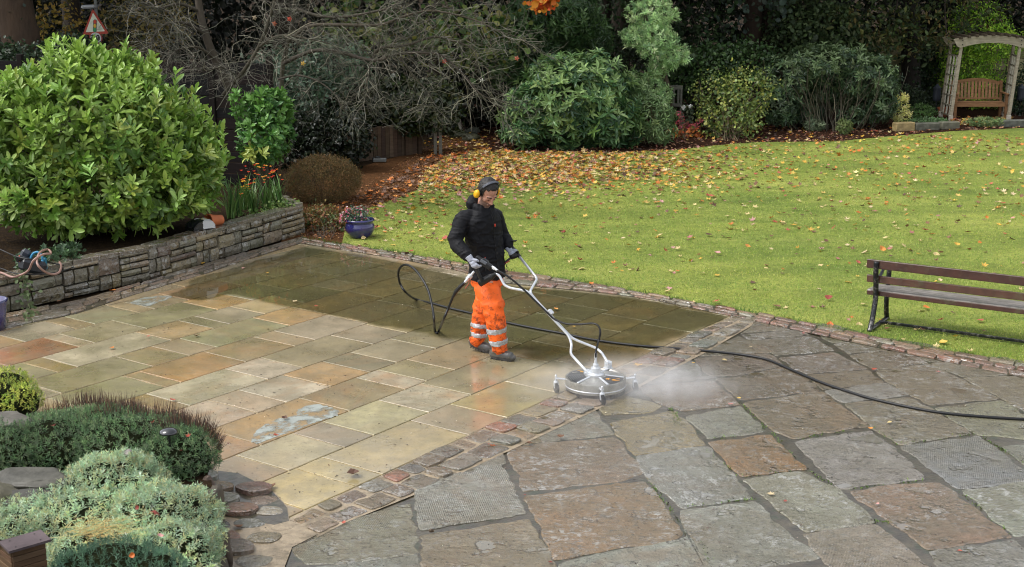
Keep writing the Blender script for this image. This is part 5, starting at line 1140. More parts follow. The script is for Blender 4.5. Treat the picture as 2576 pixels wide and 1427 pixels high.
def wood_bench():
    Y = 35.0; x0, x1 = at(2402, 290, Y).x, at(2529, 290, Y).x; root = empty('garden_bench', ((x0 + x1) / 2, Y, 0), 'brown wooden slatted bench with arched back under the arch', 'bench')
    c = lin('94704f'); c2 = lin('846245'); w = x1 - x0; b = Y + .42
    for x in (x0, x1):
        m = MB(); m.beam((x, Y, 0), (x, Y, .62), .07, .07, c2, .006, up=(0, 1, 0)); m.build('leg', M_wood, root)
        m = MB(); m.beam((x, b, 0), (x, b + .08, .95), .07, .07, c2, .006, up=(0, 1, 0)); m.build('leg', M_wood, root)
        m = MB(); m.beam((x, Y - .06, .64), (x, b + .04, .66), .07, .035, c, .008); m.build('armrest', M_wood, root)
    m = MB()
    for k in range(5): m.beam((x0 + .03, Y + .03 + k * .085, .42), (x1 - .03, Y + .03 + k * .085, .42), .07, .022, vjit(c, .08), .004)
    m.build('seat', M_wood, root)
    m = MB(); m.beam((x0 + .03, Y - .01, .36), (x1 - .03, Y - .01, .36), .025, .09, c, .004); m.beam((x0 + .03, b, .37), (x1 - .03, b, .37), .025, .07, c, .004); m.build('seat_rail', M_wood, root)
    n = 13
    for k in range(n):
        x = x0 + .06 + (w - .12) * (k + .5) / n; zt = .86 + .09 * math.sin(math.pi * (k + .5) / n); m = MB(); m.beam((x, b + .02, .48), (x, b + .07, zt), w / n * .62, .016, vjit(lin('a07a5a'), .08), .003, up=(0, 1, 0)); m.build('back_slat', M_wood, root)
    m = MB(); pts = []; 
    for k in range(13):
        s = k / 12; pts.append((x0 + w * s, .87 + .1 * math.sin(math.pi * s)))
    for (xa, za), (xb, zb) in zip(pts[:-1], pts[1:]): m.beam((xa, b + .075, za), (xb + .003, b + .075, zb), .03, .085, c)
    m.build('top_rail', M_wood, root); m = MB(); m.beam((x0 + .03, b + .02, .49), (x1 - .03, b + .02, .49), .03, .05, c); m.build('back_rail', M_wood, root)
wood_bench()
c_ = at(2372, 293, 35.6); m = MB(); m.lathe([(.0, 0), (.1, 0), (.14, .2), (.155, .2), (.155, .24), (.135, .24), (.13, .2), (0, .2)], (c_.x, c_.y, 0), 20, tint=lin('9a5a3a')); tag(m.build('plant_pot', mat('terracotta', (1, 1, 1), .7, var=.25, scale=10)), 'round terracotta pot at the foot of the arch', 'pot')
for x, y, lab in ((2355, 262, 'dark lantern standing left of the garden arch'), (2566, 262, 'dark lantern at the right edge behind the arch')):
    c_ = at(x, y, 36); r = empty('lantern', (c_.x, 36, 0), lab, 'lantern', 'dark garden lanterns by the arch'); m = MB(); m.lathe([(.012, 0), (.012, .4)], (c_.x, 36, 0), 8, tint=lin('202226')); m.build('pole', M_plain, r)
    m = MB(); m.lathe([(.09, .38), (.1, .42), (.1, .68), (.11, .7), (.04, .78), (.01, .82)], (c_.x, 36, 0), 14, tint=lin('2a2f38')); m.build('shade', M_plain, r)
panel_fence('board_fence', 'pale green-grey board fence left of the garden arch', at(2190, 200, 38.5).x, 38.6, at(2640, 200, 38.2).x, 38.2, 1.95, ['8f8a62', '7f7c58', '969070'], bw=.33, post=1.9, horiz=True)
shrub('climbing_ivy', 'dark ivy climbing on the pale board fence', 'climber', [BW(2315, 170, 37.9, 22, 60, .12), BW(2290, 230, 37.9, 30, 40, .12), BW(2345, 190, 37.9, 14, 70, .1)], 420, kind='loose', per=4, llen=.09, width=.8, cols=('34482c', '4a6038', '283a24'), base=(at(2315, 250, 37.9).x, 37.9, 0), floor=.0, tmpl=LEAF_B, spread=.1)
shrub('nettle_patch', 'dark green undergrowth in front of the board fence', 'plant', [BW(2320, 262, 36.6, 40, 26, .3), BW(2350, 255, 36.8, 24, 22, .2), BW(2290, 250, 36.4, 24, 30, .2)], 500, kind='loose', per=4, llen=.07, width=.5, cols=('34482e', '46603c', '5a6a4a'), base=(*G(2320, 285)[:2], 0), floor=.0, spread=.08)
shrub('evergreen_bush', 'dark evergreen bush to the right of the arch', 'bush', [BW(2570, 230, 36.8, 40, 60, .4), BW(2590, 280, 36, 36, 26, .3)], 700, kind='loose', per=4, llen=.07, width=.5, cols=('34502f', '46603a', '2a4028'), base=(*G(2570, 292)[:2], 0), floor=.0, spread=.08, stems=8)
# --- grey seat in the shade
c_ = at(1690, 270, 32.6); r = empty('shaded_bench', (c_.x, 32.6, 0), 'grey wooden slatted seat half hidden in shade', 'seat'); gc = lin('77766c'); x0, x1 = c_.x - .34, c_.x + .25
for x in (x0, x1):
    for y, z in ((32.4, .42), (32.85, 1.02)):
        m = MB(); m.beam((x, y, 0), (x, y, z), .05, .05, gc, .005, up=(0, 1, 0)); m.build('leg', M_wood, r)
m = MB(); m.box(((x0 + x1) / 2, 32.84, 1.0), (x1 - x0 + .06, .03, .1), tint=gc, bev=.005); m.build('top_rail', M_wood, r); m = MB(); m.box(((x0 + x1) / 2, 32.84, .58), (x1 - x0, .03, .08), tint=gc, bev=.005); m.build('back_rail', M_wood, r)
for k in range(5):
    m = MB(); m.box((x0 + .07 + k * (x1 - x0 - .14) / 4, 32.84, .79), (.05, .018, .34), tint=gc); m.build('back_slat', M_wood, r)
m = MB()
for k in range(4): m.box(((x0 + x1) / 2, 32.42 + k * .11, .43), (x1 - x0, .09, .022), tint=gc, bev=.004)
m.build('seat', M_wood, r)
# ================================================================= ROAD SIGN
def road_sign():
    Y = 32.4; c = at(238, 62, Y); k = (c - Vector((0, 0, CAM_H))).length / F_PX; root = empty('road_sign', (c.x, Y, 0), 'red triangular traffic light warning sign on a post', 'road sign')
    M = Matrix.Rotation(R(90), 3, 'X') @ Matrix.Identity(3)
    tilt = Matrix.Rotation(R(-3), 3, 'Y')
    def tri(s, r=.0, dz=0):
        pts = []
        for q in ((0, s * .62 + dz), (-s * .52, -s * .38 + dz), (s * .52, -s * .38 + dz)):
            pts.append(q)
        out = []
        for i in range(3):
            a, b, d = [Vector(pts[j]) for j in (i - 1, i, (i + 1) % 3)]; u = (a - b).normalized() * r; v = (d - b).normalized() * r
            out += [b + u, b + (u + v) * .3, b + v]
        return [(p.x, p.y) for p in out]
    T = Matrix.Rotation(R(90), 3, 'X'); s = 60 * k
    m = MB(); m.prism(tri(s, .04), -.01, .01, lin('c4503e'), tilt @ T, c); m.build('plate', M_plain, root)
    m = MB(); m.prism(tri(s * .74, .02, -.0), .011, .014, lin('f0f4dc'), tilt @ T, c); m.build('face', mat('sign_face', (1, 1, 1), .5, var=.3, scale=6), root)
    cap = [(.042 * math.cos(a) * 1, .042 * math.sin(a) + (.105 if math.sin(a) > 0 else -.105)) for a in [i * math.pi / 8 for i in range(16)]]
    Ts = tilt @ Matrix.Rotation(R(9), 3, 'Y') @ T; cc = c + Vector((.01, 0, -.03))
    m = MB(); m.prism([(x * 1.05, y * 1.02) for x, y in cap], .015, .018, lin('6a6c60'), Ts, cc); m.build('signal_symbol', M_plain, root)
    for dy, cl in ((.094, 'e8543c'), (0, 'f4c43c'), (-.094, '3fa868')):
        m = MB(); m.prism([(.036 * math.cos(a), .044 * math.sin(a) + dy) for a in [i * math.pi / 8 for i in range(16)]], .019, .022, lin(cl), Ts, cc); m.build('signal_light', M_plain, root)
    m = MB(); m.tube([(c.x + .06, Y + .05, 0), (c.x + .04, Y + .05, c.z + .75)], .038, 10, lin('8a8c88')); m.build('post', M_plain, root)
    l = at(222, 17, Y); m = MB(); m.box((l.x, Y - .02, l.z), (.32, .1, .085), tilt, lin('d0d4d8'), .03); m.box((l.x + .18, Y, l.z), (.09, .08, .08), tilt, lin('8c8e90'), .02); m.build('lamp_head', M_plain, root)
    g = at(241, 96, Y); rr = 16 * k
    m = MB(); m.prism([(rr * math.cos(a), rr * math.sin(a)) for a in [i * math.pi / 14 for i in range(28)]], -.008, .008, lin('984440'), T, g); m.build('roundel', M_plain, root)
    m = MB(); m.prism([(rr * .82 * math.cos(a), rr * .82 * math.sin(a)) for a in [i * math.pi / 14 for i in range(28)]], .009, .012, lin('d4d6d2'), T, g); m.build('roundel_face', M_plain, root)
    fc = bpy.data.curves.new('numeral', 'FONT'); fc.body = '30'; fc.size = rr * 1.15; fc.align_x = 'CENTER'; fc.align_y = 'CENTER'; fc.extrude = .002; fc.offset = .004; fc.materials.append(mat('sign_black', (.01, .01, .01), .5, tint=False))
    o = bpy.data.objects.new('numeral', fc); COL.objects.link(o); bpy.context.view_layer.update(); nm_ = bpy.data.meshes.new_from_object(o.evaluated_get(bpy.context.evaluated_depsgraph_get())); bpy.data.objects.remove(o); o = bpy.data.objects.new('numeral', nm_); COL.objects.link(o); o.parent = root; o.location = (g.x - c.x + .01, -.016, g.z); o.rotation_euler = (R(90), 0, 0)
road_sign()
# ================================================================= PARK BENCH AT THE RIGHT
def park_bench():
    gL = G(2190, 803, .02); ang = math.atan2((G(2576, 872, .02) - gL).y, (G(2576, 872, .02) - gL).x)
    # line of the rear legs from the stretcher and top rail: solve direction from the top slat at z=.76
    tA, tB = G(2182, 652, .79), G(2576, 697, .79); d = (tB - tA); d.z = 0; d.normalize(); f = Vector((-d.y, d.x, 0))     # f: away from the camera = front of the bench
    root = empty('park_bench', (tA.x, tA.y, 0), 'long iron-framed bench with wet brown slats on the lawn edge', 'bench'); L = 2.6; o = Vector((tA.x, tA.y, 0)) + d * .06
    br = lin('45281e'); gr = lin('8c8680')  # grey of the seat slats is wet glare painted over brown wood
    def slat(name, u, z, w, h, col, tiltn=0, L0=-.06, L1=None):
        m = MB(); a = o + d * L0 + f * u + Vector((0, 0, z)); b = o + d * (L1 or L) + f * u + Vector((0, 0, z)); m.beam(a, b, w, h, col, .005); m.build(name, M_benchwood, root)
    M_benchwood = mat('wet_bench_wood', (1, 1, 1), .3, var=.35, scale=4, bump=.002, bscale=30, coat=.7, coat_r=.12, dirt=lin('55553a'), dscale=3.5, damt=.45, stretch=(2, 2, 2))
    slat('back_slat', .0, .745, .032, .095, br); slat('back_slat', .03, .575, .032, .08, lin('55382a'))
    for k in range(4): slat('seat_slat', .10 + k * .105, .43 - .006 * k, .085, .03, gr)
    slat('seat_slat', .065, .41, .03, .05, br)
    for s in (0.05, L - .25):
        b0 = o + d * s
        def q(u, z): return b0 + f * u + Vector((0, 0, z))
        rear = cat_rom([q(-.13, .02), q(-.06, .12), q(.02, .35), (q(.01, .5)), q(-.025, .65), q(-.03, .78)], 5)
        front = cat_rom([q(.52, .02), q(.47, .1), q(.44, .25), q(.46, .42), q(.47, .6), q(.44, .66)], 5)
        arm = cat_rom([q(-.03, .66), q(.05, .58), q(.16, .6), q(.3, .67), q(.44, .67)], 5)
        for nm, pts, w in (('leg', rear, .03), ('leg', front, .028), ('armrest', arm, .018)):
            m = MB(); m.tube([p for p in pts], w, 8); m.build(nm, M_grey_metal, root, smooth=True)
        m = MB(); m.beam(q(-.13, .035), q(.52, .035), .05, .03, bev=.006); m.build('foot_bar', M_grey_metal, root)
        m = MB(); m.beam(q(.02, .39), q(.47, .39), .03, .04, bev=.006); m.build('seat_bearer', M_grey_metal, root)
    m = MB(); m.beam(o + d * .05 + f * .2 + Vector((0, 0, .06)), o + d * (L - .25) + f * .2 + Vector((0, 0, .06)), .03, .03, bev=.004); m.build('stretcher', M_grey_metal, root)
park_bench()
# ================================================================= POTS, SACK, HOSES ON THE WALL
M_glaze = mat('cobalt_glaze', lin('2a2a68'), .12, tint=False, var=.35, scale=5, coat=1, coat_r=.05, dirt=lin('3c2a60'), dscale=6, damt=.6)
c_ = G(906, 597, .02); k = c_.length / F_PX; rr = 38 * k
pt = empty('glazed_pot', (c_.x, c_.y, .02), 'squat cobalt blue glazed pot standing on the lawn', 'pot'); m = MB()
m.lathe([(0, .02), (rr * .62, .02), (rr * .74, .05), (rr * .97, .13), (rr, .17), (rr * .95, .22), (rr * .86, .25), (rr * .97, .262), (rr * .99, .28), (rr * .94, .295), (rr * .84, .285), (rr * .8, .24)], (c_.x, c_.y, 0), 40); m.build('bowl', M_glaze, pt, smooth=True)
m = MB(); m.lathe([(0, .25), (rr * .82, .245)], (c_.x, c_.y, 0), 24); m.build('soil', M_soil, pt)
fr = empty('fuchsia', (c_.x - .03, c_.y, .25), 'pink and white flowering plant growing in the blue pot', 'flowering plant')
p, nn = shoots_on([(np.array([c_.x - .04, c_.y, .34]), np.array([.17, .15, .13])), (np.array([c_.x - .14, c_.y - .02, .32]), np.array([.1, .1, .1]))], 420, floor=.27); q = loose(p, nn, 2, .02, .028); stamp('leaves', M_leafm, LEAF_B, *q[:3], q[3], q[3] * .6, pal(['3f5a44', '55705a', '34483a', '6a8468'], len(q[0]), .12), parent=fr)
sel = rng.choice(len(p), 110, replace=False); pp = p[sel]; pp[:, 0] -= .03; q = loose(pp + nn[sel] * .02, nn[sel], 2, .008, .026); o = stamp('flowers', M_leafm, LEAF_B, *q[:3], q[3], q[3] * .8, pal(['d0607c', 'e0a0b0', 'f0d8dc', 'b84860'], len(q[0]), .06), parent=fr); o['kind'] = 'stuff'
c_ = gp(-22, 828, .03); m = MB(); m.lathe([(0, .03), (.15, .03), (.17, .2), (.19, .33), (.2, .36), (.18, .36), (.165, .3)], (c_[0], c_[1], 0), 32); tag(m.build('glazed_pot', M_glaze, smooth=True, origin=(c_[0], c_[1], .03)), 'tall blue glazed pot cut by the left edge of the frame', 'pot')
tz = HW + .035; c_ = at(540, 552, 17.45); a0 = G(523, 556, tz + .08); a1 = G(559, 553, tz + .06)
m = MB(); ax = (a1 - a0); ax.z = -.02; L_ = .23; zax = ax.normalized(); xax = zax.orthogonal().normalized(); M = Matrix((xax, zax.cross(xax), zax)).transposed()
m.lathe([(.0, L_), (.068, L_), (.084, .05), (.092, .045), (.097, 0), (.085, 0), (.08, .04), (.062, L_ - .02), (0, L_ - .02)], a0, 28, M, lin('c06a3e'))
tp = m.build('plant_pot', mat('clean_terracotta', (1, 1, 1), .6, var=.12, scale=12), origin=a0, smooth=False); smooth_by_angle(tp, 30); tag(tp, 'orange terracotta pot lying on its side on the wall', 'pot')
# compost sack
b0 = G(482, 582, tz); b1 = G(526, 574, tz); u = (b1 - b0); Ls = u.length + .06; u.normalize(); v = Vector((-u.y, u.x, 0)); bm = bmesh.new(); bmesh.ops.create_cube(bm, size=2); bmesh.ops.subdivide_edges(bm, edges=bm.edges, cuts=9, use_grid_fill=True)
m = MB(); vs = []
for q in bm.verts:
    a, b, c = q.co; e = (1 - abs(a) ** 4) ; hgt = .075 * (.45 + .55 * e) ; x = b0 - u * .03 + u * (a * .5 + .5) * Ls + v * b * (.11 * (1 - .15 * abs(a) ** 3)) + Vector((0, 0, hgt + c * hgt * (1 - .3 * b * b)))
    x += Vector((0, 0, .012 * noise.noise(Vector((a * 3, b * 3, c * 2))))) + u * .02 * noise.noise(Vector((b * 4, c * 4, 1))); vs.append((x, a, b, c))
for f in bm.faces:
    a = sum(vs[w.index][1] for w in f.verts) / 4; b = sum(vs[w.index][2] for w in f.verts) / 4; c = sum(vs[w.index][3] for w in f.verts) / 4
    col = lin('1a1c20') if a + .25 * math.sin(b * 3) < -.25 else lin('d4d6da')
    if a > -.02 and abs(b) < .7 and c > .2: col = random.choice([lin('cfc890'), lin('c8b870'), lin('b8c088'), lin('d8d0a8'), lin('c06a5a')]) if random.random() < .9 else col
    n0 = m.n; m.add([vs[w.index][0] for w in f.verts], [(0, 1, 2, 3)], col)
bm.free(); sk = m.build('compost_sack', mat('plastic_sack', (1, 1, 1), .25, coat=.5)); tag(sk, 'black and white printed plastic compost sack on the wall', 'sack'); sk.data.polygons.foreach_set('use_smooth', [True] * len(sk.data.polygons))
# hose machine and hoses at the left
hz = HW + .03
def HG(x, y, dz=.0): return G(x, y, hz + dz)
M_pl = mat('moulded_plastic', (1, 1, 1), .35, var=.1, scale=9)
g = HG(75, 668, .05); hr_ = empty('hose_reel', (g.x, g.y, HW), 'blue and black plastic hose reel on the wall', 'hose reel')
m = MB(); m.box(HG(82, 668, .1), (.3, .2, .16), Matrix.Rotation(.4, 3, 'Z') @ Matrix.Rotation(.3, 3, 'Y'), lin('23272e'), .04); m.build('body', M_pl, hr_)
m = MB(); m.box(HG(62, 648, .18), (.12, .09, .2), Matrix.Rotation(.5, 3, 'Y'), lin('30353f'), .03); m.build('handle', M_pl, hr_)
m = MB(); m.tube([HG(42, 652, .2), HG(57, 650, .2)], .035, 12, lin('1c1e20')); m.tube([HG(48, 651, .2), HG(51, 651, .2)], .037, 12, lin('c0503c')); m.build('knob', M_pl, hr_)
m = MB(); ring = [HG(92, 655, .16) + Vector((.07 * math.cos(a), 0.03 * math.sin(a), .09 * math.sin(a))) for a in [i * .4 for i in range(17)]]; m.tube(ring, .014, 8, lin('2f86b0')); m.build('spool_rim', M_pl, hr_, smooth=True)
m = MB(); m.box(HG(112, 664, .1), (.05, .06, .14), tint=lin('2a7a94'), bev=.012); m.box(HG(78, 682, .03), (.14, .05, .03), tint=lin('2a7a94'), bev=.01); m.build('clip', M_pl, hr_)
def hose(name, label, pts, r, col, n=7, cat='hose', M_=None, group=None):
    c = cat_rom(pts, n); m = MB(); m.tube(c, r, 10, lin(col)); o = m.build(name, M_ or M_rubber, smooth=True, origin=c[0]); tag(o, label, cat, group); return o
hose('garden_hose', 'faded pink garden hose looped over the hose reel', [HG(-40, 690, .02), HG(0, 686, .02), (HG(30, 697, .02)), HG(52, 692, .03), HG(72, 680, .1), HG(85, 655, .24), HG(110, 640, .28), HG(128, 638, .25), HG(120, 628, .2), HG(100, 636, .28), HG(93, 660, .22), HG(105, 678, .14), HG(128, 690, .04), HG(148, 686, .03), HG(154, 670, .03), HG(150, 660, .02)], .013, 'a07f74')
hose('electric_cable', 'black cable running down across the hose reel', [HG(-40, 615, .3), HG(0, 628, .3), HG(40, 645, .24), HG(85, 655, .2), HG(130, 662, .05), HG(160, 668, .02)], .008, '18181a', cat='cable')
hose('electric_cable', 'lower black cable lying along the top of the wall', [HG(-40, 670, .03), HG(0, 675, .05), HG(40, 688, .02), HG(100, 690, .015), HG(150, 684, .015), HG(185, 672, .0)], .007, '1c1c1e', cat='cable')
shrub('bramble_shoot', 'leafy shoots around the hose reel', 'plant', [BW(140, 650, 15.9, 50, 20, .15), BW(60, 660, 15.6, 14, 20, .08), BW(165, 640, 16.4, 36, 22, .15)], 120, per=4, llen=.075, width=.55, cols=('4a6444', '3c5438', '5c7850'), base=(*HG(140, 660)[:2], HW), floor=HW, spread=.06)
# trailing bramble over the wall face
br_ = empty('trailing_vine', (*G(60, 730, HW)[:2], HW), 'thin leafy vine trailing down the wall face', 'climber'); vp = [G(52, 690, .46)] + [at(x, y, G(x, 782, 0).y - .03) for x, y in [(60, 712), (66, 735), (70, 760)]] + [G(78, 790, .05), G(72, 800, .04)]
m = MB(); vc = cat_rom(vp, 5); m.tube(vc, .003, 5, lin('6a6a4a')); m.build('stems', M_twig, br_); V_ = np.array([tuple(v) for v in vc]); P_ = np.repeat(V_, 3, 0) + rng.normal(size=(len(V_) * 3, 3)) * [.05, .01, .03]; P_[:, 1] -= .02
d = rand_unit(len(P_)); d[:, 1] *= .3; stamp('leaves', M_leafm, LEAF_B, P_, d, np.tile([.3, -1, .4], (len(P_), 1)) + .3 * rng.normal(size=P_.shape), np.full(len(P_), .05), np.full(len(P_), .038), pal(['6a7c50', '7a8c60', '566844'], len(P_), .12), parent=br_)
# ================================================================= ROCKERY IN THE FOREGROUND
def Z(x, y, z): return G(x, y, z)
rb = [Z(-300, 1090, .3), Z(0, 1040, .3), Z(250, 1080, .3), Z(430, 1120, .3), Z(530, 1200, .3), Z(548, 1300, .3), Z(540, 1440, .3), Z(520, 1700, .3), Z(-300, 1700, .3)]
m = MB(); m.prism([(p.x, p.y) for p in rb], 0, .3); o = m.build('rockery_bed', M_soil); o['kind'] = 'structure'
random.seed(31)
RC = ['4e463a', '48443a', '5a5042', '504438', '444036', '544c42']
i = 0; RG = 'rough upright stones holding up the rockery edge'
for x, y, s, zz_, sx, sy in [(556, 1285, (.07, .12, .2), .16, 0, 0), (566, 1335, (.06, .12, .18), .14, 0, 0), (540, 1258, (.07, .08, .17), .14, 0, 0), (566, 1385, (.065, .12, .18), .14, 0, 0), (562, 1440, (.07, .12, .2), .15, 0, 0)]:
    c = Z(x - 14, y, zz_); rock('edge_stone', ['rough stone of the rockery edge next to the cobbles, second from back', 'rough rockery edge stone, middle of the row', 'rearmost pinkish rockery edge stone', 'rough rockery edge stone near the bottom of the frame', 'lowest rockery edge stone at the bottom of the frame'][i], (c.x, c.y, zz_), s, RC[i % 6] if i != 2 else '5c4c42', 10 + i, RG, 'stone', rz=random.random()); i += 1
rock('flat_rock', 'flat grey slab stone above the pale silvery mat', tuple(Z(75, 1212, .5)), (.3, .16, .07), '4a4840', 31, cat='rock')
rock('flat_rock', 'dark low rock left of the silvery mat', tuple(Z(80, 1268, .45)), (.26, .14, .08), '45433c', 32, cat='rock')
rock('grey_rock', 'rough grey rock at the left edge above the bird house', tuple(Z(5, 1260, .46)), (.16, .16, .12), '54503f', 33, cat='rock')
rock('grey_rock', 'weathered grey rock at the left edge behind the green mound', tuple(Z(15, 1075, .5)), (.22, .14, .12), '5c5850', 34, cat='rock')
rock('grey_rock', 'small pale grey stone poking out of the dark green mound', tuple(Z(322, 1140, .62)), (.045, .035, .025), '8a847e', 35, cat='rock')
def mound(name, label, cat, blobs, n, llen, cols, per=9, width=.28, stalks=0, stalk_box=None, group=None, tilt=(25, 75), m_=None, lump=.12, base=None, var=.16, spread=.03, newtop=None):
    root = empty(name, base or tuple(blobs[0][0] * [1, 1, 0] + [0, 0, .3]), label, cat, group)
    P, Nn = shoots_on(blobs, n, shell=.14, lump=lump, floor=.26)
    keep = (Nn[:, 2] > -.15) & ((Nn[:, 1] < .75) | (Nn[:, 2] > .2)); P, Nn = P[keep], Nn[keep]
    D = Nn + np.array([0, -.1, .7]) + .3 * rng.normal(size=P.shape)
    pos, dr, nm, ln = whorls(P, D, per, tilt, spread, llen); lum = np.array([noise.noise(Vector((q[0] * 3, q[1] * 3, q[2] * 3))) for q in P]); ts = pal(cols, len(P), var) * (1.2 + .5 * lum[:, None])
    stamp('cushion', m_ or M_leafm, DIAM, pos, dr, nm, ln, ln * width, np.clip(np.tile(ts, (per, 1)) * (1 + .12 * rng.normal(size=(len(pos), 1))), .004, 1), parent=root)
    # close-packed inner foliage that fills the cushion
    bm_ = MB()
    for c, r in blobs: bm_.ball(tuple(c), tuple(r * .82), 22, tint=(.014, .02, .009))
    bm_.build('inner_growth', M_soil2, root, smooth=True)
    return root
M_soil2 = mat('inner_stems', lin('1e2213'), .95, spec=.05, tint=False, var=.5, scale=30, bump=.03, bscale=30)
def MBl(x, y, z, rx, rz, ry=None):
    c = Z(x, y, z); k = (c - Vector((0, 0, CAM_H))).length / F_PX; return (np.array(c), np.array([rx * k, ry if ry else rx * k * .8, rz]))
dg = mound('cushion_plant', 'dark green cushion plant mound topped by brown stalks', 'ground cover plant', [MBl(150, 1130, .34, 170, .26, .45), MBl(330, 1130, .36, 170, .27, .42), MBl(450, 1160, .34, 95, .26, .36), MBl(20, 1150, .34, 120, .24, .4), MBl(250, 1105, .36, 150, .26, .35)], 6500, .024, ('56744e', '465f40', '688658', '788c64', '5c6a50'), per=8, width=.3)
# brown flower stalks on the far side
P, Nn = shoots_on([MBl(230, 1105, .36, 150, .27, .36), MBl(330, 1130, .36, 170, .27, .42), MBl(450, 1160, .34, 97, .27, .37)], 7000, shell=.05, lump=.12, floor=.3)
k = (Nn[:, 2] > .1) & (Nn[:, 1] > .1); P, Nn = P[k], Nn[k]; n = len(P); D = Nn * .7 + np.array([0, 0, 1.0]) + .22 * rng.normal(size=P.shape)
stamp('stalks', M_twig, BLADE, P, D, rand_unit(n), rng.uniform(.06, .15, n), np.full(n, .005), pal(['5c4030', '4c3a2e', '6c4e3c', '46383a', '6e5c48'], n, .15), parent=dg)
sm = mound('silver_mat_plant', 'pale silvery green mat of foliage in the foreground', 'ground cover plant', [MBl(280, 1250, .38, 140, .28, .35), MBl(400, 1330, .34, 150, .26, .45), MBl(200, 1330, .36, 150, .22, .45), MBl(100, 1340, .34, 130, .2, .35), MBl(430, 1420, .32, 120, .26, .35), MBl(270, 1420, .32, 160, .22, .4), MBl(50, 1320, .34, 90, .18, .3), MBl(330, 1220, .38, 70, .24, .2)], 8000, .029, ('a4bc9c', '98b090', 'b8caae', 'b2bc90', '90a886', 'b6b68a'), per=8, width=.26, tilt=(25, 85), lump=.2)
mound('bushy_cushion', 'dark blue-green bushy cushion at the bottom edge', 'ground cover plant', [MBl(290, 1425, .52, 115, .14, .25), MBl(380, 1445, .5, 80, .13, .22), MBl(200, 1440, .5, 70, .12, .2)], 1500, .024, ('5c7c64', '4c6a56', '6a8a70'), per=9, width=.2, tilt=(15, 60))
mound('golden_moss_plant', 'yellow-green mossy plant at the left edge', 'ground cover plant', [MBl(20, 985, .34, 62, .2, .2), MBl(60, 1015, .34, 42, .16, .18), MBl(0, 1010, .34, 60, .18, .2)], 900, .026, ('8a9a44', 'a0ac4c', '748a40', 'b0b458'), per=8, width=.3)
# straw coloured dead grass patch
P = []; D = []
for k in range(260):
    g = Z(random.gauss(240, 45), random.gauss(1335, 16), .585); P.append((g.x, g.y, g.z)); a = random.gauss(.5, .5); D.append((math.cos(a), math.sin(a) * .6, random.uniform(-.05, .25)))
o = stamp('dead_stems', M_twig, BLADE, np.array(P), np.array(D), np.tile([0, 0, 1.0], (260, 1)), rng.uniform(.06, .16, 260), np.full(260, .004), pal(['b0985c', 'a08a50', 'c0a868'], 260, .12), parent=sm)
# black solar lamp
g = Z(424, 1088, .62); r_ = empty('garden_lamp', (g.x, g.y, .3), 'small black dome lamp among the brown stalks', 'lamp'); m = MB(); m.lathe([(.0, .035), (.035, .03), (.06, .015), (.068, 0), (.066, -.006), (0, -.006)], g, 28); m.build('dome', mat('black_gloss', (.012, .013, .016), .12, tint=False, coat=1), r_, smooth=True)
m = MB(); m.tube([(g.x, g.y, .3), (g.x, g.y, g.z)], .01, 8, lin('1a1a1c')); m.build('spike', M_plain, r_)
# bird house
def birdhouse():
    a, b, c, d = [Z(x, y, .80) for x, y in ((0, 1365), (64, 1316), (113, 1342), (40, 1396))]
    e1 = (d - a) ; e2 = (b - a); e1.z = e2.z = 0; root = empty('bird_house', (a.x, a.y, .3), 'wooden bird house with sloping plank roof in the bottom corner', 'bird house')
    e1 = e1.normalized(); e2 = e2.normalized(); e2 = (e2 - e1 * e2.dot(e1)).normalized(); W_, L_ = .135, .24
    o_ = a - e1 * .02; zr = .80
    def q(u, v, z): return o_ + e1 * u + e2 * v + Vector((0, 0, z))
    rw = lin('5e5456'); lw = lin('5e4a38')
    m = MB(); n = (Vector((0, 0, 1)) + e1 * .0)
    vs = [q(0, 0, 0), q(W_, 0, -.015), q(W_, L_, -.015), q(0, L_, 0)]; vs = [tuple(v) for v in vs] + [tuple(v - Vector((0, 0, .014))) for v in vs]; m.add(vs, [(0, 1, 2, 3), (7, 6, 5, 4), (0, 4, 5, 1), (1, 5, 6, 2), (2, 6, 7, 3), (3, 7, 4, 0)], rw); m.build('roof', M_wood, root)
    vs = [q(-.002, 0, 0), q(-.1, 0, -.06), q(-.1, L_, -.06), q(-.002, L_, 0)]; vs = [tuple(v) for v in vs] + [tuple(v - Vector((0, 0, .014))) for v in vs]; m = MB(); m.add(vs, [(3, 2, 1, 0), (4, 5, 6, 7), (1, 5, 4, 0), (2, 6, 5, 1), (3, 7, 6, 2), (0, 4, 7, 3)], rw); m.build('roof', M_wood, root)
    m = MB()
    for k in range(6):
        z0 = -.03 - k * .035; off = .004 * (k % 2)
        for (u0, v0, u1, v1) in ((-.075, .025, W_ - .025, .025), (W_ - .025, .025, W_ - .025, L_ - .025)): m.beam(q(u0, v0, z0 - .018 - zr + zr), q(u1, v1, z0 - .018), .012 + off, .033, vjit(lw, .12), .003)
    m.build('wall_boards', M_wood, root)
    m = MB(); cpt = q(.02, L_ / 2, -.16); Mx = Matrix((e1, e2, Vector((0, 0, 1)))).transposed(); m.box(cpt, (W_ - .03, L_ - .07, .22), Mx, lin('3a3028')); m.build('box', M_wood, root)
    for u, v in ((.03, .05), (.03, .19), (.11, .05), (.11, .19)):
        m = MB(); p = q(u, v, .001 - .015 * u / W_); m.lathe([(.004, 0), (.004, .002), (0, .002)], p, 8, tint=lin('1c1a1a')); m.build('screw', M_plain, root)
    m = MB(); m.tube([q(.05, .12, -.26), q(.05, .12, -.5)], .02, 8, lw); m.build('post', M_wood, root)
birdhouse()
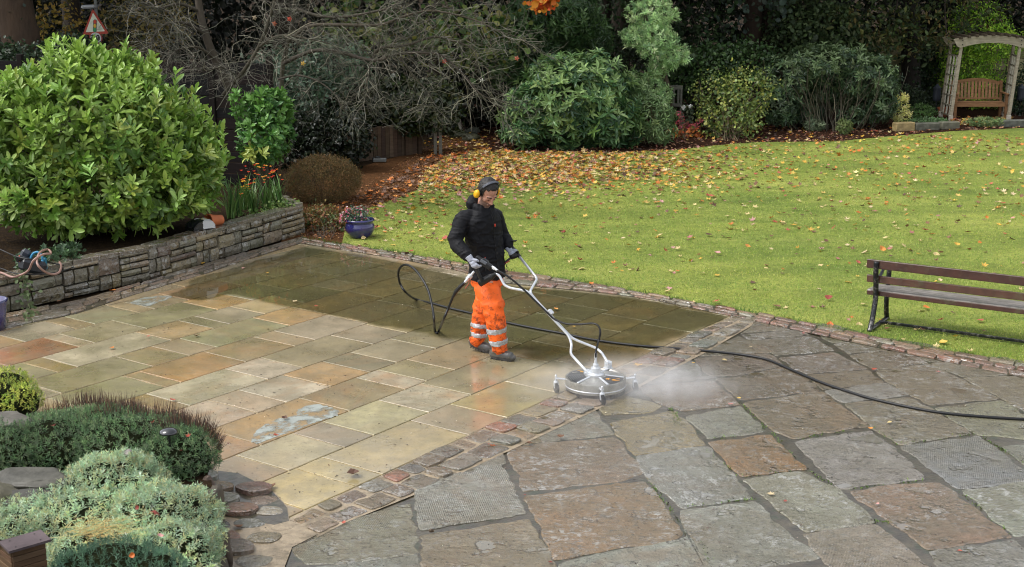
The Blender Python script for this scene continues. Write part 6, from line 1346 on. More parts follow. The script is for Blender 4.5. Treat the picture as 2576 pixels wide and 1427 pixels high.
# ================================================================= PERSON
def fuse(name, build, voxel, smooth_it=3, wrinkle=None, mat_=None, parent=None):
    """build(MB) fills overlapping closed shapes; they are fused into one continuous skin"""
    m = MB(); build(m); me = bpy.data.meshes.new(name); me.from_pydata(m.v, [], m.f); o = bpy.data.objects.new(name, me); COL.objects.link(o)
    r = o.modifiers.new('r', 'REMESH'); r.mode = 'VOXEL'; r.voxel_size = voxel
    if smooth_it: s = o.modifiers.new('s', 'SMOOTH'); s.iterations = smooth_it; s.factor = .5
    bpy.context.view_layer.update(); dg = bpy.context.evaluated_depsgraph_get(); ev = o.evaluated_get(dg); nm = bpy.data.meshes.new_from_object(ev)
    bpy.data.objects.remove(o); bpy.data.meshes.remove(me); nm.name = name
    if wrinkle:
        n_ = len(nm.vertices); co = np.empty(n_ * 3, np.float32); nm.vertices.foreach_get('co', co); co = co.reshape(-1, 3); nn = np.empty(n_ * 3, np.float32); nm.vertices.foreach_get('normal', nn); nn = nn.reshape(-1, 3)
        d = np.array([wrinkle(Vector(p)) for p in co], np.float32); co += nn * d[:, None]; nm.vertices.foreach_set('co', co.ravel())
    nm.polygons.foreach_set('use_smooth', [True] * len(nm.polygons)); nm.materials.clear()
    if mat_: nm.materials.append(mat_)
    nm.update(); return link(name, nm, parent)
def limb_(m, pts, seg=6, n=16):
    """tapered limb: [(point, radius or (rx, ry))], rounded at the joints"""
    P_ = [Vector(p) for p, _ in pts]; r_ = [q for _, q in pts]; c = cat_rom(P_, seg); t = np.linspace(0, len(P_) - 1, len(c)); rr = np.interp(t, range(len(P_)), [q if not hasattr(q, '__len__') else q[0] for q in r_])
    m.tube(c, list(rr), n); m.ball(c[0], rr[0], 14); m.ball(c[-1], rr[-1], 14)
def loft(m, rings, n=28):
    """rings: (centre, rx, ry, forward angle)"""
    vs = []; fs = []
    for c, rx, ry, a in rings:
        c = Vector(c); u = Vector((math.cos(a), math.sin(a), 0)); v = Vector((-u.y, u.x, 0))     # u: forward, v: to the left
        for k in range(n):
            t = 2 * math.pi * k / n; ct, st = math.cos(t), math.sin(t); e = .82
            vs.append(c + u * ry * math.copysign(abs(ct) ** e, ct) + v * rx * math.copysign(abs(st) ** e, st))
    for i in range(len(rings) - 1):
        for k in range(n): k2 = (k + 1) % n; fs.append((i * n + k, i * n + k2, (i + 1) * n + k2, (i + 1) * n + k))
    fs += [tuple(range(n - 1, -1, -1)), tuple((len(rings) - 1) * n + k for k in range(n))]; m.add(vs, fs)
FW = math.atan2(-.68, .73)                    # the way he faces: to the right and towards the camera
UF = Vector((math.cos(FW), math.sin(FW), 0)); UL = Vector((-UF.y, UF.x, 0)); UZ = Vector((0, 0, 1))
hipR, hipL = at(1222, 700, 13.26), at(1232, 700, 13.44)
kneeR, kneeL = at(1243, 790, 13.06), at(1211, 790, 13.38)
ankR, ankL = at(1257, 882, 13.07), at(1200, 864, 13.36)
pel = at(1224, 668, 13.36); belly = at(1222, 625, 13.36); chest = at(1213, 572, 13.33); nb = at(1214, 529, 13.30)
shR, shL = at(1163, 549, 13.20), at(1247, 541, 13.50); elR, elL = at(1146, 606, 13.14), at(1262, 592, 13.56); wrR, wrL = at(1180, 650, 12.99), at(1281, 621, 13.44)
hc = at(1228, 480, 13.22)                     # centre of the skull
gx = (ankR.x + ankL.x) / 2; person = empty('person', (gx, 13.35, .03), 'man in black hooded jacket, orange hi-vis trousers and yellow ear defenders pushing the cleaner', 'person')
# head frame: turned a little, bowed forward
HY = FW - .2; hF = Vector((math.cos(HY) * math.cos(.74), math.sin(HY) * math.cos(.74), -math.sin(.74))); hL = Vector((-math.sin(HY), math.cos(HY), 0)); hU = hF.cross(hL) * 1.0
if hU.z < 0: hU = -hU
HM = Matrix((hF, hL, hU)).transposed(); HS = 1.15
def H(f, l, u): return hc + (hF * f + hL * l + hU * u) * HS
def head_shapes(m):
    m.ball(H(-.012, 0, .022), tuple(q * HS for q in (.093, .074, .085)), 24, HM)      # skull
    m.ball(H(.030, 0, -.035), tuple(q * HS for q in (.062, .060, .082)), 24, HM)      # face
    m.ball(H(.048, 0, -.088), tuple(q * HS for q in (.040, .046, .034)), 18, HM)      # jaw
    m.ball(H(.074, 0, -.104), tuple(q * HS for q in (.018, .022, .017)), 12, HM)      # chin
    for s in (1, -1):
        m.ball(H(.05, s * .043, -.042), tuple(q * HS for q in (.030, .02, .024)), 12, HM)          # cheekbones
        m.tube([H(.083, s * .012, .008), H(.08, s * .034, .008), H(.066, s * .052, .0)], [.0095 * HS, .0095 * HS, .007 * HS], 10)   # brow
        m.ball(H(.074, s * .031, -.016), tuple(q * HS for q in (.014, .015, .009)), 10, HM)        # lids
        m.ball(H(-.004, s * .074, -.03), tuple(q * HS for q in (.018, .008, .03)), 12, HM)         # ears
        m.ball(H(.098, s * .012, -.053), tuple(q * HS for q in (.011, .008, .008)), 10, HM)        # nostril wings
    m.tube([H(.086, 0, .0), H(.1, 0, -.022), H(.113, 0, -.046), H(.104, 0, -.056)], [.009 * HS, .01 * HS, .012 * HS, .008 * HS], 12)  # nose
    m.ball(H(.094, 0, -.074), tuple(q * HS for q in (.008, .024, .006)), 12, HM); m.ball(H(.091, 0, -.084), tuple(q * HS for q in (.009, .02, .0065)), 12, HM)    # lips
    m.tube([H(-.02, 0, -.05), nb + UZ * .0 + UF * .01], [.058, .066], 18)      # neck
def body_shapes(m):
    head_shapes(m)
    loft(m, [(pel - UZ * .1, .13, .09, FW), (pel, .145, .1, FW), (belly, .13, .095, FW), (chest, .155, .105, FW), (nb - UZ * .03, .09, .07, FW), (nb + UZ * .02, .05, .05, FW)])
    for a, b, c in ((shR, elR, wrR), (shL, elL, wrL)): limb_(m, [(a, .05), (b, .04), (c, .03)])
    for a, b, c in ((hipR, kneeR, ankR), (hipL, kneeL, ankL)): limb_(m, [(a, .075), (b, .055), (c, .035)])
def skin_mat():
    m = mat('skin', lin('c08e78'), .5, tint=False, var=.12, scale=18, bump=.001, bscale=120); p = [n for n in m.node_tree.nodes if n.type == 'BSDF_PRINCIPLED'][0]; p.inputs['Subsurface Weight'].default_value = .12; p.inputs['Subsurface Radius'].default_value = (.01, .004, .002); return m
body = fuse('body', body_shapes, .0052, 2, None, skin_mat(), person)
# stubble, lips and brows as facial hair / features
def shell_of(src, name, test, off, mat_, parent, noise_amp=0, nscale=60, thick=None):
    """copy of the part of a surface that passes the test, lifted off it"""
    bm = bmesh.new(); bm.from_mesh(src.data); M = world_of(src); 
    for v in bm.verts: v.co = M @ v.co
    bm.normal_update(); dele = [f for f in bm.faces if not test(f.calc_center_median(), f.normal)]
    bmesh.ops.delete(bm, geom=dele, context='FACES'); bm.verts.ensure_lookup_table()
    nr = {v: v.normal.copy() for v in bm.verts}; bnd = {v for e in bm.edges if e.is_boundary for v in e.verts}
    for v in bm.verts:
        o = off * (1 + noise_amp * noise.noise(v.co * nscale)); o = o if v not in bnd else off * .25; v.co += nr[v] * o
    me = bpy.data.meshes.new(name); bm.to_mesh(me); bm.free()
    if not len(me.polygons): return None
    me.polygons.foreach_set('use_smooth', [True] * len(me.polygons)); me.materials.clear(); me.materials.append(mat_)
    return link(name, me, parent)
def hl(p): d = (p - hc) / HS; return d.dot(hF), d.dot(hL), d.dot(hU)
M_hair = mat('dark_hair', lin('1c1917'), .45, tint=False, var=.6, scale=160, bump=.004, bscale=190, dirt=lin('3a3430'), dscale=120, damt=.8)
def hair_test(p, n):
    f, l, u = hl(p); 
    if u < -.07 or p.z < nb.z + .07: return False
    if u > .07 and f < .07: return True
    if f < -.02: return u > -.07 and abs(l) < .1
    edge = .045 - .2 * max(0, .075 - abs(l)) - .0
    if f < .052 and u > .034 + (.02 if f > .03 else 0): return True
    return f < .03 and abs(l) > .055 and u > -.03 - .5 * f
shell_of(body, 'hair', hair_test, .010, M_hair, person, .5, 90)
shell_of(body, 'stubble', lambda p, n: (lambda f, l, u: (f > .02 and -.14 < u < -.062 and not (f > .088 and -.088 < u < -.068 and abs(l) < .024)) or (f > .085 and abs(l) < .03 and -.073 < u < -.063))(*hl(p)), .0006, mat('stubble_skin', lin('86695c'), .6, tint=False, var=.3, scale=200), person)
m = MB()
for s in (1, -1):
    e = MB(); e.tube([H(.091, s * .014, .009), H(.09, s * .032, .013), H(.074, s * .052, .006)], [.004, .0052, .003], 8, lin('1d1815')); e.build('eyebrow', M_plain, person)
    e = MB(); e.tube([H(.0865, s * .02, -.022), H(.087, s * .032, -.0235), H(.081, s * .043, -.021)], [.0022, .003, .002], 8, lin('2a201c')); e.build('eyelashes', M_plain, person)
e = MB(); e.tube([H(.1015, -.02, -.079), H(.103, 0, -.0785), H(.1015, .02, -.079)], [.0015, .0025, .0015], 8, lin('6a3a34')); e.build('mouth', M_plain, person)
# --- jacket
def jacket(m):
    loft(m, [(pel - UZ * .125, .2, .158, FW), (pel, .192, .147, FW), (belly, .19, .142, FW), (belly * .5 + chest * .5, .205, .145, FW), (chest, .218, .142, FW), (chest + (nb - chest) * .6, .2, .125, FW), (nb - UZ * .01, .14, .1, FW), (nb + UZ * .035, .085, .082, FW)])
    limb_(m, [(shR.lerp(nb, .35) - UZ * .02, .075), (shR - UZ * .02, .08), (shR.lerp(elR, .5), .077), (elR, .071), (elR.lerp(wrR, .5), .064), (elR.lerp(wrR, .86), .056)])
    limb_(m, [(shL.lerp(nb, .35) - UZ * .02, .075), (shL - UZ * .02, .078), (shL.lerp(elL, .5), .075), (elL, .072), (elL.lerp(wrL, .5), .062), (elL.lerp(wrL, .84), .052)])
    # collar and folded hood
    for k in range(14):
        a = FW + .9 + k / 13 * (2 * math.pi - 1.8); r_ = .092; c = nb + Vector((math.cos(a) * r_, math.sin(a) * r_, .02 + .035 * (1 - math.cos(a - FW)) / 2)); m.ball(c, (.03, .03, .04), 10)
    for k in range(9):
        a = FW + math.pi - .95 + k / 8 * 1.9; c = nb + Vector((math.cos(a) * .12, math.sin(a) * .12, .06)); m.ball(c, (.045, .045, .052), 10)
    m.ball(nb - UF * .13 + UZ * .085, (.06, .07, .055), 12)
def wr_jacket(p):
    return wr_j(p) * (.7 if min((p - shR.lerp(elR, .5)).length, (p - shL.lerp(elL, .5)).length) < .16 else 1)
def wr_j(p):
    q = p - pel; d1 = noise.noise(Vector((q.x * 4 + q.z * 2, q.y * 4, q.z * 11))); r = 1 - abs(noise.noise(Vector((p.x * 6, p.y * 6, p.z * 13 + 2 * d1)))) * 2
    arm = min((p - elR).length, (p - elL).length); k = 1.5 if arm < .17 else 1
    r2 = 1 - 2.2 * abs(noise.noise(Vector((p.x * 5 + p.z * 7, p.y * 5, p.z * 6 - p.x * 5)) + Vector((9, 3, 1)))); return .008 * d1 * k + .008 * max(0, r) ** 4 * k + .010 * max(0, r2) ** 4 + .002 * noise.noise(p * 26)
M_jacket = mat('black_jacket', lin('101116'), .7, spec=.3, tint=False, var=.2, scale=14, bump=.005, bscale=22)
jk = fuse('jacket', jacket, .0085, 3, wr_jacket, M_jacket, person)
M_dark = mat('jacket_trim', lin('0b0b0e'), .5, tint=False)
def on_front(f, l, z):       # a point on the front of the jacket
    c = Vector((pel.x + (chest.x - pel.x) * (z - pel.z) / (chest.z - pel.z), pel.y + (chest.y - pel.y) * (z - pel.z) / (chest.z - pel.z), z)); return c + UF * f + UL * l
from mathutils.bvhtree import BVHTree
bm = bmesh.new(); bm.from_mesh(jk.data); bm.transform(world_of(jk)); JT = BVHTree.FromBMesh(bm)
def proj_front(l, z, out=.003):
    o_ = on_front(.5, l, z); h = JT.ray_cast(o_, -UF, .6); return (h[0] + UF * out) if h[0] else on_front(.15, l, z)
z0, z1 = pel.z - .07, nb.z - .03
m = MB(); m.tube([proj_front(.006, z0 + (z1 - z0) * k / 24, .002) for k in range(25)], .0045, 6); m.build('zip', M_dark, jk)
for s in (1, -1):
    m = MB(); m.tube([proj_front(s * .12, pel.z + .12 - k * .02, .001) + UL * s * (.012 * k / 3) for k in range(8)], .004, 6); m.build('pocket_seam', M_dark, jk)
m = MB(); pz = proj_front(.02, nb.z - .14, .008); m.ball(pz, (.008, .008, .018), 8, tint=lin('d8402c')); m.build('drawcord_toggle', M_plain, jk)
m = MB(); m.tube([nb + UF * .1 + UL * .02 + UZ * .01, proj_front(.03, nb.z - .06, .006), pz], .0028, 6); m.build('drawcord', M_dark, jk)
m = MB(); m.ball(proj_front(-.125, pel.z + .12, .004), .006, 8, tint=lin('c83c30')); m.build('zip_pull', M_plain, jk)
# raised cuff tab on the left sleeve
cf = elL.lerp(wrL, .86); m = MB(); m.beam(cf + UZ * .045 - UF * .01, cf + UZ * .052 + Vector((.085, -.02, -.005)), .05, .008, bev=.002); m.build('cuff_tab', M_jacket, jk)
e = MB(); e.ball(nb + UF * .052 + UZ * .012, (.022, .04, .03), 16, tint=lin('2c5a94')); e.build('shirt', M_plain, person)
# --- trousers
def trousers(m):
    loft(m, [(pel - UZ * .03, .15, .11, FW), (pel - UZ * .09, .175, .135, FW), (hipR.lerp(hipL, .5) - UZ * .07, .17, .135, FW)])
    limb_(m, [(hipR - UZ * .03, .1), (hipR - UZ * .11, .12), (hipR.lerp(kneeR, .5), .118), (kneeR, .106), (kneeR.lerp(ankR, .5), .094), (ankR + UZ * .03, .08)])
    limb_(m, [(hipL - UZ * .03, .1), (hipL - UZ * .11, .108), (hipL.lerp(kneeL, .55), .1), (kneeL, .09), (kneeL.lerp(ankL, .5), .085), (ankL + UZ * .04, .074)])
def wr_tr(p):
    near = min((p - kneeR).length, (p - kneeL).length, (p - hipR).length * 1.3, (p - ankR).length * 1.2, (p - ankL).length * 1.2); k = 1.6 if near < .17 else .9
    d = noise.noise(Vector((p.x * 7, p.y * 7, p.z * 14))); r = 1 - 2 * abs(noise.noise(Vector((p.x * 9 + p.z * 5, p.y * 9, p.z * 12)))); return k * (.009 * d + .008 * max(0, r) ** 3)
def hivis():
    m = mat('hivis_orange', lin('ff6a14'), .6, tint=False, var=.1, scale=6, bump=.003, bscale=35)
    nt = m.node_tree; N = nt.nodes; L = nt.links; p = [n for n in N if n.type == 'BSDF_PRINCIPLED'][0]; src = p.inputs['Base Color'].links[0].from_socket
    ge = N.new('ShaderNodeNewGeometry'); sx = N.new('ShaderNodeSeparateXYZ'); L.new(ge.outputs['Position'], sx.inputs[0])
    n1 = N.new('ShaderNodeTexNoise'); n1.inputs['Scale'].default_value = 22; n1.inputs['Detail'].default_value = 8; n1.inputs['Roughness'].default_value = .75; L.new(ge.outputs['Position'], n1.inputs['Vector'])
    n2 = N.new('ShaderNodeTexNoise'); n2.inputs['Scale'].default_value = 5; L.new(ge.outputs['Position'], n2.inputs['Vector'])
    mr = N.new('ShaderNodeMapRange'); L.new(sx.outputs[2], mr.inputs[0]); mr.inputs[1].default_value = .75; mr.inputs[2].default_value = .3; mr.inputs[3].default_value = -.02; mr.inputs[4].default_value = .1
    ad = N.new('ShaderNodeMath'); ad.operation = 'ADD'; L.new(n1.outputs[0], ad.inputs[0]); L.new(mr.outputs[0], ad.inputs[1])
    a2 = N.new('ShaderNodeMath'); a2.operation = 'MULTIPLY_ADD'; L.new(n2.outputs[0], a2.inputs[0]); a2.inputs[1].default_value = .3; L.new(ad.outputs[0], a2.inputs[2])
    r = N.new('ShaderNodeMapRange'); L.new(a2.outputs[0], r.inputs[0]); r.inputs[1].default_value = .70; r.inputs[2].default_value = .84; r.inputs[4].default_value = .85
    mx = N.new('ShaderNodeMix'); mx.data_type = 'RGBA'; L.new(r.outputs[0], mx.inputs[0]); L.new(src, mx.inputs[6]); mx.inputs[7].default_value = (*lin('6a2c12'), 1); L.new(mx.outputs[2], p.inputs['Base Color']); return m
M_hv = hivis(); tr_ = fuse('trousers', trousers, .0085, 2, wr_tr, M_hv, person)
M_refl = mat('reflective_tape', lin('b9bcc0'), .35, metal=.3, tint=False, var=.45, scale=45, bump=.002, bscale=60)
def band_test(k0, a0, t0, t1):
    ax = (a0 - k0); L_ = ax.length; ax.normalize()
    def f(p, n):
        t = (p - k0).dot(ax) / L_; r = ((p - k0) - ax * (p - k0).dot(ax)).length; other = kneeL if k0 is kneeR else kneeR; oa = ankL if k0 is kneeR else ankR
        ax2 = (oa - other).normalized(); r2 = ((p - other) - ax2 * (p - other).dot(ax2)).length; return t0 < t < t1 and r < .14 and r < r2
    return f
for k0, a0 in ((kneeR, ankR), (kneeL, ankL)):
    for t0, t1 in ((.30, .44) if k0 is kneeL else (.36, .50), (.62, .76) if k0 is kneeL else (.68, .82)): shell_of(tr_, 'reflective_band', band_test(k0, a0, t0, t1), .005, M_refl, tr_)
# --- boots
def boot(ank, toe_dir, pitch, name):
    td = Vector((math.cos(toe_dir), math.sin(toe_dir), 0)); sd = Vector((-td.y, td.x, 0)); heel = Vector((ank.x, ank.y, .034)) - td * .045; lift = math.tan(pitch)
    def pt(f, l, z): back = max(0, .17 - f); return heel + td * f + sd * l + UZ * (z + back * lift)
    def sh(m):
        prof = [(-.015, .034, .05), (.03, .04, .062), (.08, .04, .056), (.13, .044, .048), (.175, .046, .040), (.212, .036, .031)]
        for f, w, h in prof: m.ball(pt(f, 0, h * .95), (w, w, h), 14)
        m.tube([pt(f, 0, .045) for f, w, h in prof], [w for f, w, h in prof], 14)
        m.tube([pt(.02, 0, .06), ank + UZ * .16], [.052, .062], 16)
    b = fuse(name, sh, .007, 3, None, mat('rubber_boot', lin('4c4b4a'), .42, tint=False, var=.2, scale=12, coat=.3, coat_r=.25, dirt=lin('7a7468'), dscale=9, damt=.5), person)
    m = MB(); n = 26; out = []
    for k in range(n):
        a = 2 * math.pi * k / n; f = .098 + .134 * math.cos(a); l = (.046 + .008 * math.cos(a) - (.012 if -.3 < math.cos(a) < .3 else 0)) * math.sin(a); out.append((f, l))
    vs = [pt(f, l, .0) for f, l in out] + [pt(f, l, .022) for f, l in out]; m.add(vs, [tuple(range(n - 1, -1, -1)), tuple(range(n, 2 * n))] + [(i, (i + 1) % n, n + (i + 1) % n, n + i) for i in range(n)], lin('3a3836'))
    for k in range(8): m.box(pt(-.01 + k * .03, 0, -.002), (.014, .085, .008), Matrix.Rotation(toe_dir, 3, 'Z'), lin('2e2c2a'))
    m.build('sole', M_rubber, b)
boot(ankR + Vector((-.02, .0, 0)), FW + .28, 0, 'boot'); boot(ankL, FW + .3, .22, 'boot')
# --- ear defenders
ed = bpy.data.objects.new('ear_defenders', None); COL.objects.link(ed); ed.parent = person; ed.location = hc - person.location
m = MB(); band = []; 
for k in range(25):
    a = math.pi * k / 24; band.append(H(-.004 + .012 * math.sin(a), .096 * math.cos(a), -.0 + .125 * math.sin(a)))
for i in range(24):
    a, b = band[i], band[i + 1]; m.beam(a, b + (b - a) * .15,   .026 if 4 < i < 20 else .014, .011 if 4 < i < 20 else .006, lin('4a4e58') if 4 < i < 20 else lin('17181a'), .003, up=tuple(hF.cross((b - a).normalized()).cross((b - a).normalized()).cross((b - a).normalized())) if False else tuple((a - hc)))
m.build('headband', M_rubber, ed)
for s in (1, -1):
    Mc = Matrix((hF, hU, hL * s)).transposed(); c = H(-.002, s * .085, -.03)
    m = MB(); m.lathe([(.0, -.008), (.033, -.008), (.037, .002), (.036, .012), (.03, .014), (0, .014)], c, 22, Mc @ Matrix.Diagonal((1, 1.25, 1)), lin('141416')); m.build('ear_cushion', M_rubber, ed, smooth=True)
    m = MB(); m.lathe([(0, .012), (.035, .012), (.0375, .02), (.033, .036), (.02, .045), (0, .047)], c, 22, Mc @ Matrix.Diagonal((1, 1.28, 1)), lin('f0b414')); m.build('ear_cup', M_pl, ed, smooth=True)
# --- gloved hands closed on the grips
def glove(wr, fwd, palm_n, thumb_side, grip, back_col, palm_col, cuffdir, curl=1.0):
    """fwd: along the knuckles, palm_n: out of the palm, thumb_side: towards the thumb"""
    fwd = fwd.normalized(); palm_n = (palm_n - fwd * palm_n.dot(fwd)).normalized(); th = fwd.cross(palm_n); th = th if th.dot(thumb_side) > 0 else -th
    def q(f, t, p): return wr + fwd * f + th * t + palm_n * p
    def sh(m):
        for f, t, rx, ry in ((.02, 0, .032, .02), (.05, .002, .04, .02), (.078, 0, .043, .019)):
            m.ball(q(f, t, 0), (rx, rx * .8, rx * .62), 14)
        m.tube([q(-.035, 0, 0), q(.02, 0, 0)], [.036, .032], 16); m.ball(q(.05, .018, .004), .023, 12); m.ball(q(.05, -.02, .004), .022, 12); m.ball(q(.03, .0, .004), .027, 12)
        for i, (t, L_) in enumerate(((.032, .072), (.011, .08), (-.011, .075), (-.032, .06))):
            a = 0; p = Vector((.085, t, 0)); pts = [(q(.07, t, 0), .0125), (q(*p), .0125)]
            for j, (fr, cl) in enumerate(((.42, .95), (.33, 1.15), (.25, .8))):
                a += cl * curl * (1 + .06 * i); p = p + Vector((math.cos(a) * L_ * fr, -t * .02, math.sin(a) * L_ * fr)); pts.append((q(*p), .0115 - .0012 * j))
            m.tube([x for x, _ in pts], [r for _, r in pts], 10); m.ball(pts[-1][0], pts[-1][1], 10)
            for x, r in pts[1:-1]: m.ball(x, r * 1.02, 10)
        tp = [(q(.025, .03, .006), .016), (q(.05, .05, .02), .0145), (q(.072, .048, .04), .0125), (q(.085, .036, .052), .011)]
        m.tube([x for x, _ in tp], [r for _, r in tp], 10); m.ball(tp[-1][0], .011, 10); m.ball(tp[1][0], .0145, 10)
    g = fuse('glove', sh, .0042, 1, lambda p: .0012 * noise.noise(p * 90), mat('knit_glove', lin(back_col), .75, tint=False, var=.15, scale=60, bump=.001, bscale=220), person)
    if palm_col: shell_of(g, 'grip_coating', lambda p, n: (p - wr).dot(fwd) > .055 or n.dot(palm_n) > .3, .0012, mat('latex_coating', lin(palm_col), .6, tint=False, var=.2, scale=50), g)
    return g
# ================================================================= SURFACE CLEANER
M_steel = mat('brushed_steel', lin('a8a69f'), .3, metal=.75, tint=False, var=.25, scale=9, bump=.0008, bscale=90, dirt=lin('6a6458'), dscale=7, damt=.45)
M_alu = mat('satin_aluminium', lin('d9dde2'), .28, metal=.55, tint=False, var=.06, scale=20)
M_black = mat('black_plastic', lin('151618'), .38, tint=False, var=.15, scale=14, coat=.15)
CC = G(1498, 952, .16); CC.z = 0; k_ = (CC - Vector((0, 0, CAM_H))).length / F_PX; DR = 76 * k_
sc_ = empty('surface_cleaner', (CC.x, CC.y, .03), 'round stainless steel rotary floor cleaner with white tube handle', 'floor cleaner')
m = MB(); m.lathe([(DR * .97, .075), (DR, .08), (DR, .165), (DR * .99, .175), (DR * .965, .178), (DR * .93, .168), (DR * .55, .185), (0, .195)], CC, 64); m.build('deck', M_steel, sc_); smooth_by_angle(bpy.data.objects['deck'], 30)
m = MB(); m.lathe([(DR * 1.005, .098), (DR * 1.012, .104), (DR * 1.005, .11)], CC, 64); m.build('trim_ring', M_alu, sc_, smooth=True)
m = MB(); m.lathe([(DR * .955, .05), (DR * .975, .08), (DR * .95, .08)], CC, 64, tint=lin('2a2825'))
for i in range(90):
    a = i * 2 * math.pi / 90; m.box(CC + Vector((math.cos(a) * DR * .965, math.sin(a) * DR * .965, .06)), (.006, .012, .04), Matrix.Rotation(a, 3, 'Z'), lin('3a362f'))
m.build('brush_skirt', M_rubber, sc_)
def sector(r0, r1, a0, a1, z0, z1, n=14):
    vs = []; 
    def zt(r): return z0 + (z1 - z0) * (1 - r / DR)
    for i in range(n + 1):
        a = R(a0 + (a1 - a0) * i / n)
        for r in (r0, r1): vs += [CC + Vector((math.cos(a) * r, math.sin(a) * r, zt(r)))]
    return vs, [(2 * i, 2 * i + 1, 2 * i + 3, 2 * i + 2) for i in range(n)]
M_decal = mat('decal', (1, 1, 1), .45)
def ztop(r): return .1685 + .028 * max(0, 1 - r / DR) + .002
decs = []
for a0, a1, nm in ((-62, -10, 'label'), (118, 168, 'label'), (170, 222, 'label')):
    m = MB(); vs = []; n = 12
    for i in range(n + 1):
        a = R(a0 + (a1 - a0) * i / n)
        for j in range(5):
            r = DR * (.36 + .56 * j / 4); vs.append(CC + Vector((math.cos(a) * r, math.sin(a) * r, ztop(r) + .003)))
    m.add(vs, [(5 * i + j, 5 * i + j + 1, 5 * i + j + 6, 5 * i + j + 5) for i in range(n) for j in range(4)], lin('26282a')); lb = m.build(nm, M_decal, sc_); decs.append((a0, a1, lb))
def dec_mark(a, r, w, h, rot, col, parent):
    m = MB(); c = CC + Vector((math.cos(R(a)) * r * DR, math.sin(R(a)) * r * DR, ztop(r * DR) + .0065)); m.box(c, (w, h, .002), Matrix.Rotation(R(rot), 3, 'Z'), lin(col)); m.build('mark', M_decal, parent)
def dec_star(a, r, s, col, parent):
    m = MB(); c = CC + Vector((math.cos(R(a)) * r * DR, math.sin(R(a)) * r * DR, 0)); pts = [(math.cos(i * math.pi / 5) * s * (1 if i % 2 == 0 else .5), math.sin(i * math.pi / 5) * s * (1 if i % 2 == 0 else .5)) for i in range(10)]
    m.prism(pts, ztop(r * DR) + .0055, ztop(r * DR) + .0075, lin(col), None, c); m.build('mark', M_decal, parent)
lb = decs[0][2]; dec_star(-46, .55, .026, 'e8a01c', lb); dec_star(-40, .72, .019, 'e8a01c', lb); dec_mark(-30, .74, .075, .008, 22, 'e8a01c', lb); dec_mark(-36, .82, .06, .008, 22, 'e8a01c', lb)
lb = decs[1][2]; dec_star(135, .6, .024, 'e8b028', lb); dec_mark(128, .78, .05, .007, 20, 'e8b028', lb); dec_mark(148, .78, .05, .007, 20, 'c8c4b8', lb)
lb = decs[2][2]
for j in range(7): dec_mark(192, .45 + .07 * j, .008, .05 + .02 * j, 192, '5a5c5c', lb)
# pressed ribs on the deck
for a in (-68, -4, 62, 112, 228):
    m = MB(); c0 = CC + Vector((math.cos(R(a)) * DR * .3, math.sin(R(a)) * DR * .3, ztop(.3 * DR) + .004)); c1 = CC + Vector((math.cos(R(a)) * DR * .93, math.sin(R(a)) * DR * .93, ztop(.93 * DR) + .004)); m.beam(c0, c1, .022, .012, bev=.004); m.build('deck_rib', M_alu, sc_)
m = MB(); m.lathe([(.0, .19), (.075, .19), (.078, .205), (.058, .215), (.048, .218), (.046, .26), (.044, .268), (.028, .272), (.026, .3), (.016, .305), (.014, .33), (.011, .332), (.011, .36), (0, .362)], CC, 28); hb = m.build('swivel_hub', M_alu, sc_); smooth_by_angle(hb, 35)
# castors on arms
for a, lab in ((182, 0), (2, 1), (-84, 2)):
    u = Vector((math.cos(R(a)), math.sin(R(a)), 0)); v = Vector((-u.y, u.x, 0)); c0 = CC + u * DR * .97 + UZ * .155; c1 = CC + u * (DR + .085) + UZ * .165
    ar = MB(); ar.beam(c0, c1, .035, .012, bev=.003); ar.tube([c1 - UZ * .03, c1 + UZ * .025], .011, 10); ar.ball(c1 + UZ * .025, .012, 8); arm = ar.build('castor_arm', M_alu, sc_)
    wc = c1 - UZ * .085 + v * .0 + u * .0 + Vector((.012, 0, 0))
    f = MB(); f.lathe([(.02, 0), (.024, -.012), (.02, -.02)], c1 - UZ * .025, 12)
    dirw = Vector((.35, -.93, 0)); ws = Vector((-dirw.y, dirw.x, 0)); wc = c1 - UZ * .09 + dirw * .015; wc.z = .03 + .043
    for s in (1, -1): f.beam(c1 - UZ * .04 + ws * .02 * s, wc + ws * .02 * s, .026, .004, bev=.001, up=tuple(ws))
    f.build('castor_fork', M_alu, arm)
    w = MB(); Mx = Matrix((dirw, UZ, ws)).transposed(); w.lathe([(0, -.017), (.034, -.017), (.043, -.012), (.043, .012), (.034, .017), (0, .017)], wc, 24, Mx); w.build('wheel', M_black, arm, smooth=False)
# handle brackets
bL, bR = G(1478, 940, .2), G(1530, 917, .215)
for b in (bL, bR):
    m = MB()
    for s in (-.022, .022): m.box(Vector((b.x + s * .8, b.y + s * .5, b.z)), (.008, .06, .07), Matrix.Rotation(.55, 3, 'Z'), bev=.002)
    m.tube([b + Vector((-.03, -.018, .01)), b + Vector((.03, .018, .01))], .009, 10); m.box(b - UZ * .033, (.075, .075, .01), Matrix.Rotation(.55, 3, 'Z'), bev=.003); m.build('handle_bracket', M_alu, sc_)
tl = [at(1246, 689, 12.98), at(1258, 697, 12.97), at(1267, 715, 12.95), at(1277, 724, 12.93), at(1320, 731, 12.86), at(1334, 737, 12.84), at(1343, 749, 12.83)]
def seg_pts(p, dr, n=4):   # straight pieces with rounded bends
    out = [p[0]]
    for i in range(1, len(p) - 1):
        a, b, c = p[i - 1], p[i], p[i + 1]; r = min(.05, (a - b).length * .4, (c - b).length * .4); pa = b + (a - b).normalized() * r; pc = b + (c - b).normalized() * r
        for k in range(n + 1): t = k / n; out.append(pa * (1 - t) ** 2 + b * 2 * t * (1 - t) + pc * t * t)
    return out + [p[-1]]
